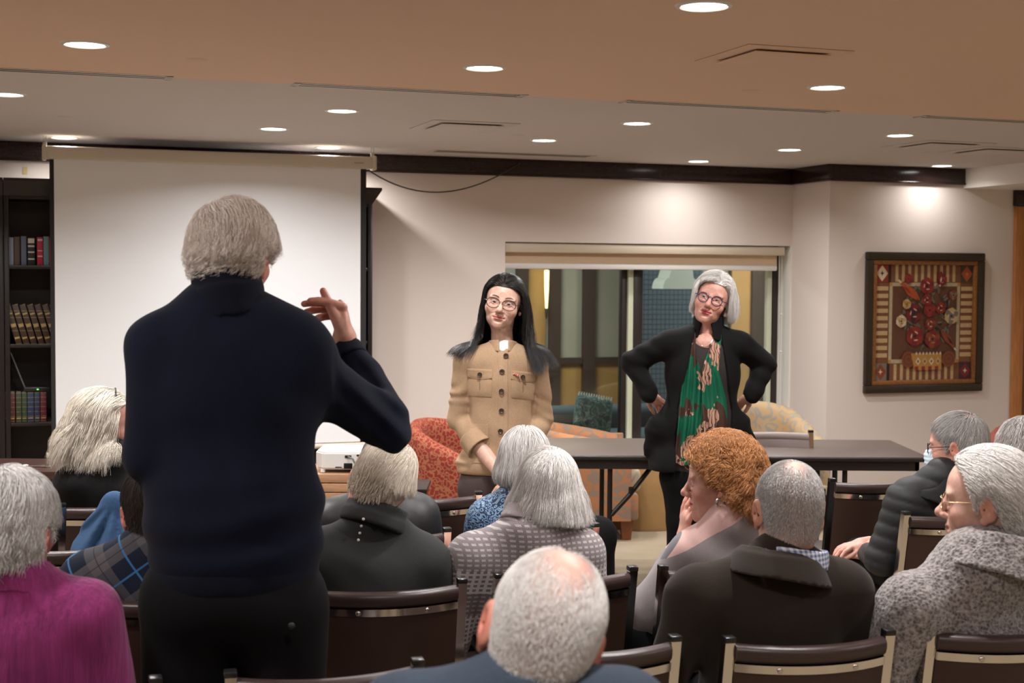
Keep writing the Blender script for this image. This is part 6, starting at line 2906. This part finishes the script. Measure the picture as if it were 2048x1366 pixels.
# ------------------------------------------------------------------ plaid shirt
def plaid():
    t = NT('plaid_flannel')
    s = t.sep(t.coord((1, 1, 1), (0, .62, 0)))
    a, b = s[0], s[2]

    def band(c, per, lo, hi):
        f = t.math('FRACT', t.math('DIVIDE', c, per))
        return t.math('MULTIPLY', t.math('GREATER_THAN', f, lo), t.math('LESS_THAN', f, hi))
    col = (.012, .017, .034)
    x = t.mix(t.math('MULTIPLY', band(a, .13, .0, .34), .55), col, (.115, .105, .11))
    x = t.mix(t.math('MULTIPLY', band(b, .13, .1, .42), .5), x, (.14, .125, .13))
    x = t.mix(band(a, .13, .66, .70), x, (.045, .16, .36))
    x = t.mix(t.math('MULTIPLY', band(b, .13, .72, .76), .9), x, (.045, .17, .38))
    x = t.mix(t.math('MULTIPLY', band(a, .13, .16, .18), .7), x, (.02, .02, .025))
    x = t.mix(t.math('MULTIPLY', band(b, .13, .25, .27), .7), x, (.02, .02, .025))
    t.set(Base_Color=x, Roughness=.85, Specular_IOR_Level=.2)
    return t.m


m_plaid = plaid()
Yc = 3.72
sk = seat2((306, 1022), Yc, (296, 1155), .34, CH['plaid'], .25, nbk=.42)
HM = head_matrix(sk['hc'], .35, -.12, -.06, .98)
p = person('person with short dark hair in a blue-grey plaid shirt half hidden by the standing man', sk, HM, dict(skin=S_PINK, face=True, flushk=1.1, scalp=(.05, .04, .033), scalpk=.7))
top(p, 'shirt', m_plaid, 1.0, .008, .005, 6)
nk = sk['neck']
p.cloth('collar', [('u', tubeshell(nk + Vector((0, 0, -.02)), nk + Vector((.004, .012, .030)), .072, .062, .006), 0)], m_plaid, .005, 1)
p.hair(HC['dark'], n=8000, length=.04, thick=.009, r=.0005, ear=True, grav=(.1, .4), jit=.12, hug=1, seed=8, lift=.3, hl=MAN_HL, lenfn=lenz(.008, .010, .014, .024, .035, .045))
finish(p)
# blue jacket slumped over the chair in front
jb = P(238, 1085, 4.62)
jo = empty('jacket', (jb.x, jb.y, 0), 'blue jacket draped in folds over the seat between the long-haired woman and the plaid shirt', 'jacket')
a = P(228, 1006, 4.62)
bl_ops = [('u', cap(a + Vector((-.005, 0, -.02)), P(275, 1010, 4.64), .022, .02), 0), ('u', cap(a, P(180, 1100, 4.62), .03, .07), .04), ('u', cap(a, P(235, 1110, 4.58), .03, .09), .04), ('u', cap(P(270, 1012, 4.64), P(300, 1110, 4.62), .03, .09), .04), ('u', ell((jb.x, jb.y + .02, .62), (.19, .15, .17)), .05)]


def pleats(X, Y, Z):
    ang = np.arctan2(X - a.x - .02, np.maximum(a.z + .03 - Z, .02))
    return .010 * np.sin(ang * 15) * np.clip((a.z - Z) / .08, 0, 1)


bl_ops.append(('d', (pleats, None, None), 0))
V, Q = sdf_mesh(bl_ops, .007)
me = np_mesh('cloth', relax(V, Q, 1) - V3(jo.location), quads=Q)
link('cloth', me, woven('blue_chambray', (.030, .070, .150), nz=.15), jo)

# ------------------------------------------------------------------ person in the black jacket, head hidden behind the fair-haired man
Yc = 4.72
sk = seat2((768, 940), Yc, (757, 1036), .29, CH['C'], .2, nbk=.42)
HM = head_matrix(sk['hc'], .1, -.25, 0, .95)
p = person('person in a black jacket in the second row, hidden behind the fair-haired man', sk, HM, dict(skin=S_PINK, scalp=(.3, .28, .27)))
m_bjk = M_plain('black_nylon', (.018, .017, .018), .5, bump=.2, nscale=30)
top(p, 'jacket', m_bjk, 1.0, .010, .007, 13)
p.hair(HC['grey'], n=2500, length=.04, thick=.010, r=.0009, grav=(.1, .4), hug=1, seed=4, hl=MAN_HL, lenfn=lenz(.012, .02, .02, .03, .04, .05))
finish(p)

# ------------------------------------------------------------------ fair-haired man, head tipped to the right
Yc = 3.95
sk = seat2((760, 962), Yc, (742, 1118), .32, CH['B'], .22, nbk=.45, slope=.015)
HM = head_matrix(sk['hc'], .02, -.18, .55, .98)
p = person('fair-haired man seated in a dark grey jacket with four white dots on the back', sk, HM, dict(skin=S_PINK, flushk=1.0, age=.5, ear=1.1))
m_dgrey = woven('dark_grey_softshell', (.030, .031, .031), nz=.12, rough=.7, strength=.2)
ops = top(p, 'jacket', m_dgrey, 1.03, .008, .006, 3, sh=.064)
nk = sk['neck']
Yk = Yc - .045
cA, cB = P(742, 1056, Yk), P(756, 1010, Yk + .02)
cops = [('u', tubeshell(cA, cB, .086, .078, .008), 0), ('u', tubeshell(L2(cA, cB, .1), L2(cA, cB, .55), .092, .088, .006), .01), ('d', folds(.004, (9, 9, 34), 2), 0)]
p.cloth('collar', cops, m_dgrey, .006, 1)
for k, (x, y) in enumerate(((727, 1038), (723, 1052), (720, 1066), (717, 1080))):
    w = on_front(x, y, ops + cops[:2], Yc, .002)
    m = MB()
    m.sph(w, (.0042, .0022, .0042), 6)
    p.mb(m, 'white_dot', M_plain('reflective_white', (.8, .8, .78), .4))
p.hair(HC['fair'], n=9500, length=.10, thick=.014, r=.00058, ear=True, flow=mixflow(radial((.02, -.02, .13)), swept((-.25, -.55, -.8)), lambda q: np.full(len(q), .5)), grav=(.1, .45), jit=.10, hug=.95, clump=300, seed=15, lift=.12, hl=MAN_HL, lenfn=lenz(.010, .018, .024, .042, .072, .10))
finish(p)

# ------------------------------------------------------------------ grey bob in the blue floral top
def floral():
    t = NT('blue_floral_print')
    v = t.coord()
    w = t.n('ShaderNodeTexVoronoi', feature='F1')
    w.inputs['Scale'].default_value = 52
    vv = t.n('ShaderNodeVectorMath', operation='ADD')
    nn = t.n('ShaderNodeTexNoise')
    nn.inputs['Scale'].default_value = 16
    t.l(v, nn.inputs['Vector'])
    sc = t.n('ShaderNodeVectorMath', operation='SCALE')
    sc.inputs[3].default_value = .07
    t.l(nn.outputs['Color'], sc.inputs[0])
    t.l(v, vv.inputs[0])
    t.l(sc.outputs[0], vv.inputs[1])
    t.l(vv.outputs[0], w.inputs['Vector'])
    d = w.outputs['Distance']
    r = t.math('ABSOLUTE', t.math('SUBTRACT', t.math('FRACT', t.math('MULTIPLY', d, 2.6)), .5))
    rp = t.ramp(r, [(.0, (.008, .012, .035)), (.17, (.008, .012, .035)), (.20, (.025, .11, .33)), (.30, (.16, .36, .55)), (.36, (.45, .62, .70)), (.42, (.008, .012, .035))], 'CONSTANT')
    t.set(Base_Color=rp, Roughness=.7)
    return t.m


Yc = 4.80
sk = seat2((1049, 928), Yc, (1046, 1040), .265, CH['flor'], -.15, nbk=.42)
HM = head_matrix(sk['hc'], -.05, -.10, .02, .98)
# one leg crossed over, knee out to the right
sk['knR'] = P(1196, 1070, 4.98)
sk['anR'] = P(1206, 1250, 5.02)
p = person('person with a straight grey bob in a blue floral top and black trousers, leg crossed', sk, HM, dict(skin=S_FAIR, neck=.9))
top(p, 'blouse', floral(), .95, .009, .004, 5, sh=.058)
p.hair(HC['silver'], n=9500, length=.19, thick=.018, r=.0006, flow=radial((0, -.02, .13)), grav=(.25, .97), steps=14, jit=.05, hug=.9, clump=500, seed=31, lift=.1, hl=WOMAN_HL, lenfn=lenz(.012, .03, .075, .105, .135, .195), flip=(.7, -.6, 0))
finish(p)

# ------------------------------------------------------------------ patterned grey sweater, pale bob
def sweater():
    t = NT('patterned_grey_knit')
    s = t.sep(t.coord())
    nz = t.noise(t.coord(), 500, 2)
    x = t.math('ADD', s[0], t.math('MULTIPLY', s[1], .6))
    fx = t.math('FRACT', t.math('DIVIDE', x, .0205))
    fz = t.math('FRACT', t.math('DIVIDE', s[2], .0140))
    dash = t.math('MULTIPLY', t.math('LESS_THAN', fx, .62), t.math('LESS_THAN', fz, .42))
    up = t.mix(dash, (.235, .20, .205), (.48, .43, .42))
    sq = t.math('MULTIPLY', t.math('GREATER_THAN', fx, .45), t.math('GREATER_THAN', fz, .45))
    mid = t.mix(sq, (.58, .53, .515), (.20, .17, .175))
    low = t.mix(dash, (.16, .135, .14), (.33, .29, .29))

    def rng(a, b):
        return t.math('MULTIPLY', t.math('GREATER_THAN', s[2], a), t.math('LESS_THAN', s[2], b))
    c = t.mix(rng(.755, .825), up, mid)
    c = t.mix(rng(.685, .755), c, low)
    c = t.mix(rng(.60, .685), c, mid)
    c = t.mix(rng(.2, .60), c, low)
    c = t.mix(t.math('GREATER_THAN', s[2], .975), c, (.29, .255, .26))
    t.set(Base_Color=c, Roughness=.9, Specular_IOR_Level=.2, Sheen_Weight=.2)
    t.bump(t.math('ADD', nz, t.math('MULTIPLY', dash, .6)), .5, .005)
    return t.m


m_sw = sweater()
Yc = 4.05
sk = seat2((1095, 985), Yc, (1054, 1112), .335, CH['sweat'], .18, nbk=.38, elb=.05)
HM = head_matrix(sk['hc'], .05, -.15, .05, .98)
p = person('person with a pale grey chin-length bob in a grey and white patterned knit sweater', sk, HM, dict(skin=S_FAIR, neck=.95))
Yk = Yc - .045
hump = P(1058, 1080, Yk - .015)
top(p, 'sweater', m_sw, 1.06, .008, .004, 2, extra=[('u', cap(hump, P(1062, 1052, Yk + .01), .095, .07), .06)], sh=.066)
p.cloth('collar', [('u', tubeshell(P(1062, 1056, Yk), P(1072, 1022, Yk + .02), .090, .076, .008), 0)], knit('grey_mauve_rib', (.29, .255, .26), 700), .006, 1)
p.hair(HC['pale_grey'], n=12000, length=.21, thick=.017, r=.0006, flow=radial((.012, -.055, .125)), grav=(.2, .95), steps=16, jit=.07, curl=(.004, .9), hug=.9, clump=420, seed=33, lift=.2, hl=WOMAN_HL, lenfn=lenz(.02, .045, .095, .13, .165, .225), flip=(.82, .15, .25))
finish(p)

# ------------------------------------------------------------------ copper curls, chin on hand, looking left
Yc = 4.12
sk = seat2((1441, 962), Yc, (1452, 1108), .33, CH['curly'], .50, nbk=.40)
HM = head_matrix(sk['hc'], 1.36, -.06, -.02, .98)
sk['elL'] = P(1284, 1222, Yc + .02)
sk['shL'] = P(1388, 1108, Yc - .02)
sk['wrL'] = P(1368, 1085, Yc + .10)
m_cgrey = knit('soft_grey_knit', (.255, .225, .23), 800, .35, .85, .25, .12)
m_cpink = knit('pale_pink_knit', (.62, .40, .37), 800, .35, .85, .25, .1)
m_cblue = knit('slate_knit', (.15, .145, .16), 800, .35, .85, .25, .12)
p = person('woman with curly copper hair and silver earrings looking left, chin on her hand', sk, HM, dict(skin=S_PINK, lips=(.50, .10, .10), brow=(.30, .17, .10), browk=.5, age=.8, heavy=.7, flushk=.6, iris=(.08, .10, .12), nose=.96, lid_up=.20), .0024)


def block_knit(p):
    """colour-blocked knit: grey back, pale pink shoulder, slate sleeve"""
    t = NT('colour_block_knit')
    s = t.sep(t.coord())
    A, B = P(1440, 1045, Yc) - p.loc, P(1352, 1098, Yc) - p.loc
    n = Vector((B.z - A.z, 0, A.x - B.x)).normalized()
    if n.x > 0:
        n = -n
    d = t.math('ADD', t.math('MULTIPLY', t.math('SUBTRACT', s[0], A.x), n.x), t.math('MULTIPLY', t.math('SUBTRACT', s[2], A.z), n.z))
    pink = t.math('GREATER_THAN', d, 0.0)
    sl = t.math('LESS_THAN', t.math('ADD', s[0], t.math('MULTIPLY', s[2], -.6)), B.x - .02 - .6 * B.z)
    c = t.mix(pink, (.255, .225, .23), (.60, .39, .36))
    c = t.mix(t.math('MULTIPLY', pink, sl), c, (.15, .145, .16))
    n1 = t.noise(t.coord((1, 1, .6)), 800, 2, .6)
    c = t.mix(.25, c, t.ramp(n1, [(.3, (.3, .3, .3)), (.7, (.7, .7, .7))]), 'OVERLAY')
    t.set(Base_Color=c, Roughness=.9, Specular_IOR_Level=.12, Sheen_Weight=.1)
    t.bump(n1, .3, .003)
    return t.m


top(p, 'sweater', block_knit(p), 1.0, .007, .005, 17, armr=(.062, .055, .046, .036))
w = sk['wrL']
p.add_skin(hand_ops(w, (.06, .05, 1), (-.95, -.25, .1), -1, (.16, .30, .45, .55), .10, (.35, .2), .92), .003, wr=w)
p.hair(HC['copper'], n=11000, length=.085, thick=.030, r=.0006, ear=True, flow=mixflow(radial((.0, -.0, .07)), swept((0, -.9, -.1)), lambda q: np.clip(.25 + q[:, 1] * 5, .15, .62)), grav=(.0, .5), steps=18, jit=.36, curl=(.0095, 1.7), hug=.45, clump=300, seed=41, lift=.6, hl=([-.12, -.07, -.03, -.012, .004, .018, .03, .05, .072, .1], [-.088, -.08, -.05, .02, .0, .01, .035, .052, .064, .07]),
       lenfn=lenz(.055, .07, .065, .075, .085, .085), cap_off=.010)
m = MB()
for s in (-1, 1):
    c0 = Vector((s * .084, -.002, -.052))
    m.tube([HM @ (c0 + Vector((0, .011 * math.cos(k * 2 * PI / 16), .013 * math.sin(k * 2 * PI / 16)))) for k in range(16)], .0038, 8, closed=True)
p.mb(m, 'earring', m_silver)
default_hands(p, sk, .006, 'R')
finish(p, hands='')

# ------------------------------------------------------------------ dark brown jacket, blue gingham collar
Yc = 3.38
sk = seat2((1577, 1022), Yc, (1540, 1192), .385, CH['brown'], .14, nbk=.40, slope=-.004)
HM = head_matrix(sk['hc'], .06, -.06, .04, 1.0)
p = person('man with cropped grey hair in a dark brown jacket over a blue gingham shirt', sk, HM, dict(skin=S_TAN, flushk=.6, scalp=(.36, .335, .335), scalpk=.6, ear=1.12, neck=1.12, bald=((.005, -.05, .118), (.03, .035, .03), .75)), .003)
m_brn = woven('dark_brown_felt', (.022, .0155, .0115), (300, 300, 200), .12, .95, .25, .3)
top(p, 'jacket', m_brn, 1.08, .008, .005, 23, sh=.068)
nk = sk['neck']
Yk = Yc - .045
A = P(1552, 1150, Yk)
p.cloth('collar', [('u', tubeshell(A, P(1560, 1103, Yk + .012), .116, .088, .008), 0), ('u', tubeshell(P(1550, 1158, Yk - .006), P(1556, 1112, Yk + .004), .128, .098, .008), .015), ('d', folds(.003, (7, 5, 10), 4), 0)], m_brn, .006, 1)


def gingham():
    t = NT('blue_gingham')
    s = t.sep(t.coord())
    x = t.math('ADD', s[0], t.math('MULTIPLY', s[1], .5))
    a = t.math('LESS_THAN', t.math('FRACT', t.math('DIVIDE', x, .013)), .5)
    b = t.math('LESS_THAN', t.math('FRACT', t.math('DIVIDE', s[2], .011)), .5)
    c = t.mix(t.math('MULTIPLY', t.math('ADD', a, b), .5), (.62, .64, .68), (.075, .115, .29))
    t.set(Base_Color=c, Roughness=.7)
    return t.m


p.cloth('shirt_collar', [('u', tubeshell(P(1584, 1130, Yk + .005), P(1588, 1093, Yk + .010), .086, .078, .004), 0)], gingham(), .004, 1)
p.hair(HC['grey'], n=9000, length=.02, thick=.004, r=.00042, ear=True, flow=radial((.005, -.05, .13)), grav=(.05, .3), steps=5, jit=.2, hug=1, seed=3, lift=.3, hl=MAN_HL, cap_=False, lenfn=lenz(.005, .006, .008, .011, .014, .018), bald=((.005, -.05, .118), (.03, .035, .03), .8))
m = MB()
for s in (-1, 1):
    m.tube([HM @ Vector(q) for q in ((s * .074, .06, .006), (s * .080, .01, .010), (s * .081, -.010, .008), (s * .080, -.028, -.012))], .0022, 6)
m.tube([HM @ Vector(q) for q in ((-.074, .06, .006), (-.06, .092, .006), (-.03, .10, .018), (0, .102, .006), (.03, .10, .018), (.06, .092, .006), (.074, .06, .006))], .002, 6)
for s in (-1, 1):
    m.tube([HM @ Vector((s * .034 + .025 * math.cos(k * PI / 10), .100 - .006 * abs(math.cos(k * PI / 10)), -.004 + .02 * math.sin(k * PI / 10))) for k in range(20)], .0018, 6, closed=True)
p.mb(m, 'glasses', m_blackfr)
finish(p)

# ------------------------------------------------------------------ bald head in the foreground
Yc = 2.05
sk = seat2((1084, 1270), Yc, (1028, 1446), .34, CH['bald'], .05, nbk=.36)
HM = head_matrix(sk['hc'], .02, -.14, .30, 1.06)
BALD = ((.006, -.045, .115), (.046, .070, .055), 1.0)
p = person('person with a bald crown and white fringe of hair, closest to the camera', sk, HM, dict(skin=(.62, .36, .28), flushk=1.0, scalp=(.60, .55, .53), scalpk=.75, ear=1.12, neck=1.1, bald=BALD), .003)
m_slate = woven('slate_blue_cotton', (.045, .060, .085), nz=.12)
top(p, 'shirt', m_slate, 1.0, .008, .004, 3)
p.cloth('collar', [('u', tubeshell(sk['neck'] + Vector((0, 0, -.03)), sk['neck'] + Vector((.006, .012, .030)), .082, .070, .008), 0)], m_slate, .006, 1)
p.hair(HC['pale_grey'], n=12000, length=.02, thick=.004, r=.00038, ear=True, flow=radial((.0, -.0, .15)), grav=(.1, .5), steps=5, jit=.12, hug=1, seed=13, lift=.3, hl=MAN_HL, cap_=False, lenfn=lenz(.005, .007, .008, .010, .014, .016), bald=BALD)
finish(p)

# ------------------------------------------------------------------ quilted black jacket and face mask
Yc = 5.10
sk = seat2((1914, 891), Yc, (1862, 992), .34, CH['mask'], .62, nbk=.34, elb=.02, elf=.02)
HM = head_matrix(sk['hc'], 1.02, -.06, -.05, .98)
sk['shL'] = P(1812, 1005, Yc - .04)
sk['elL'] = P(1764, 1118, Yc - .02)
sk['wrL'] = P(1738, 1108, Yc + .22)
sk['knL'] = P(1716, 1112, Yc + .38)
p = person('man with grey hair, glasses and a face mask in a quilted black jacket', sk, HM, dict(skin=S_PINK, scalp=(.25, .235, .23), scalpk=.6, age=.6, ear=1.1, bald=((-.01, -.05, .12), (.025, .03, .03), .6)), .003)


def quilt(X, Y, Z):
    s = Z + .25 * (X - sk['shL'].x)
    return -.006 * (np.abs(np.sin(PI * s / .050)) ** .6 - .5)


o = torso_ops(sk, 1.02, sk['R'], armr=(.070, .062, .058, .042))
o.append(('d', (quilt, None, None), 0))
m_puf = M_plain('black_quilted_nylon', (.010, .0105, .012), .62, bump=.15, nscale=40)
p.cloth('jacket', o, m_puf, .008, 0)
Yk = Yc - .03
A = P(1866, 1008, Yk)
p.cloth('collar', [('u', tubeshell(A, P(1888, 952, Yk + .01), .108, .080, .013), 0), ('s', ell(P(1848, 950, Yk), (.06, .10, .06)), .02), ('d', folds(.004, (6, 6, 30), 4), 0)], M_plain('black_fleece', (.011, .011, .012), .9), .007, 1)
p.hair(HC['grey'], n=8500, length=.04, thick=.010, r=.0006, ear=True, flow=mixflow(radial((0, -.06, .12)), swept((.3, .2, -.1)), lambda q: np.full(len(q), .2)), grav=(.05, .35), jit=.12, hug=1, seed=6, lift=.3, hl=MAN_HL, lenfn=lenz(.010, .018, .022, .032, .042, .05), bald=((-.01, -.05, .12), (.025, .03, .03), .7))
p.glasses(m_blackfr, MAT_LENS, r=.0225, t=.0017, shape=.85, y=.104, sep=.033)
mk = [('u', ell((0, .082, -.062), (.048, .040, .050)), 0), ('u', ell((0, .10, -.035), (.022, .022, .02)), .02)]
mk2 = mk + [('d', (lambda X, Y, Z: .0012 * np.sin(Z * 420), None, None), 0), ('i', half((0, .042, 0), (0, -1, -.1)), .004)]
V, Q = sdf_mesh(mk2, .003)
V = xf(HM, relax(V, Q, 1))
me = np_mesh('face_mask', V - V3(p.loc), quads=Q)
fm = link('face_mask', me, M_plain('pale_blue_mask', (.52, .64, .70), .8), p.root)
m = MB()
for s in (-1, 1):
    m.tube([HM @ Vector(q) for q in ((s * .046, .052, -.040), (s * .072, .02, -.010), (s * .081, -.004, .018), (s * .080, -.022, .016))], .0018, 6)
    m.tube([HM @ Vector(q) for q in ((s * .044, .050, -.088), (s * .070, .01, -.060), (s * .080, -.012, -.034))], .0016, 6)
p.mb(m, 'mask_strap', M_plain('white_elastic', (.75, .75, .74), .7))
w = sk['wrL']
p.add_skin(hand_ops(w, (-.55, .5, -.12), (.1, -.25, 1), 1, (.35, .4, .5, .6), .12, (.5, .3), .95), .004, wr=w)
p.add_skin(hand_ops(w + Vector((.0, .06, .03)), (-.75, -.2, -.1), (0, 0, 1), -1, (.4,) * 4, .1, (.4, .3), .95), .005, wr=w)
finish(p, hands='R')

# ------------------------------------------------------------------ grey wool coat, profile to the left
def boucle():
    t = NT('grey_boucle_wool')
    v = t.coord()
    a = t.noise(v, 85, 4, .7, .6)
    b = t.vor(v, 120, 'F1')
    f = t.math('ADD', t.math('MULTIPLY', a, .75), t.math('MULTIPLY', b, .35))
    t.set(Base_Color=t.ramp(f, [(.40, (.075, .062, .058)), (.52, (.20, .175, .168)), (.68, (.34, .305, .295))]), Roughness=.95, Specular_IOR_Level=.15, Sheen_Weight=.4)
    t.bump(f, .9, .012)
    return t.m


m_boucle = boucle()
Yc = 3.45
sk = seat2((1974, 1002), Yc, (1958, 1206), .40, CH['coat'], .30, nbk=.42, slope=.0)
HM = head_matrix(sk['hc'], 1.12, -.02, .0, 1.03)
p = person('person with pale swept hair and thin gold glasses in a grey wool coat at right', sk, HM, dict(skin=(.56, .345, .27), age=1.0, heavy=.4, flushk=.5, ear=1.12, brow=(.45, .38, .33), browk=.4, lips=(.42, .18, .15), scalp=(.45, .42, .41), scalpk=.5), .0026)


def fuzz(X, Y, Z):
    return .0022 * np.sin(190 * X + 3 * np.sin(140 * Z)) * np.sin(210 * Z + 3 * np.sin(160 * X + 90 * Y))


top(p, 'coat', m_boucle, 1.08, .007, .005, 29, extra=[('u', cap(P(1945, 1140, Yc - .06), P(1990, 1130, Yc - .04), .10, .10), .06), ('d', (fuzz, None, None), 0)], sh=.072, armr=(.075, .066, .058, .048))
p.cloth('collar', [('u', tubeshell(P(1972, 1150, Yc - .05), P(1988, 1070, Yc - .03), .135, .098, .014), 0), ('s', ell(P(1888, 1062, Yc - .02), (.075, .12, .062)), .03), ('d', (fuzz, None, None), 0), ('d', folds(.004, (6, 5, 8), 12), 0)], m_boucle, .006, 1)
p.hair(HC['pale_grey'], n=11000, length=.09, thick=.018, r=.00055, ear=True, flow=mixflow(radial((.0, .13, .09)), swept((.0, -.9, -.45)), lambda q: np.full(len(q), .5)), grav=(.08, .5), jit=.07, curl=(.0015, .6), hug=.95, clump=700, seed=17, lift=.35, hl=MAN_HL, lenfn=lenz(.010, .016, .024, .045, .08, .095))
p.glasses(m_goldm, MAT_LENS, r=.0225, t=.0009, shape=.85, y=.104, sep=.033)
finish(p)

# ------------------------------------------------------------------ cut off by the right edge
Yc = 5.9
sk = seat2((2050, 897), Yc, (2062, 1010), .34, CH['far'], .4, nbk=.45)
HM = head_matrix(sk['hc'], .95, -.15, 0, 1.0)
p = person('person with grey hair and a dark red top cut off by the right edge', sk, HM, dict(skin=S_PINK))
top(p, 'jumper', knit('dark_red_knit', (.13, .012, .018), 900, .3), 1.0, .011, .004, 2)
p.hair(HC['silver'], n=3500, length=.08, thick=.022, r=.0011, flow=radial((0, -.02, .13)), grav=(.15, .7), jit=.15, curl=(.004, 1), hug=.9, seed=2, lift=.3, hl=WOMAN_HL, lenfn=lenz(.03, .04, .05, .06, .08, .10))
finish(p)
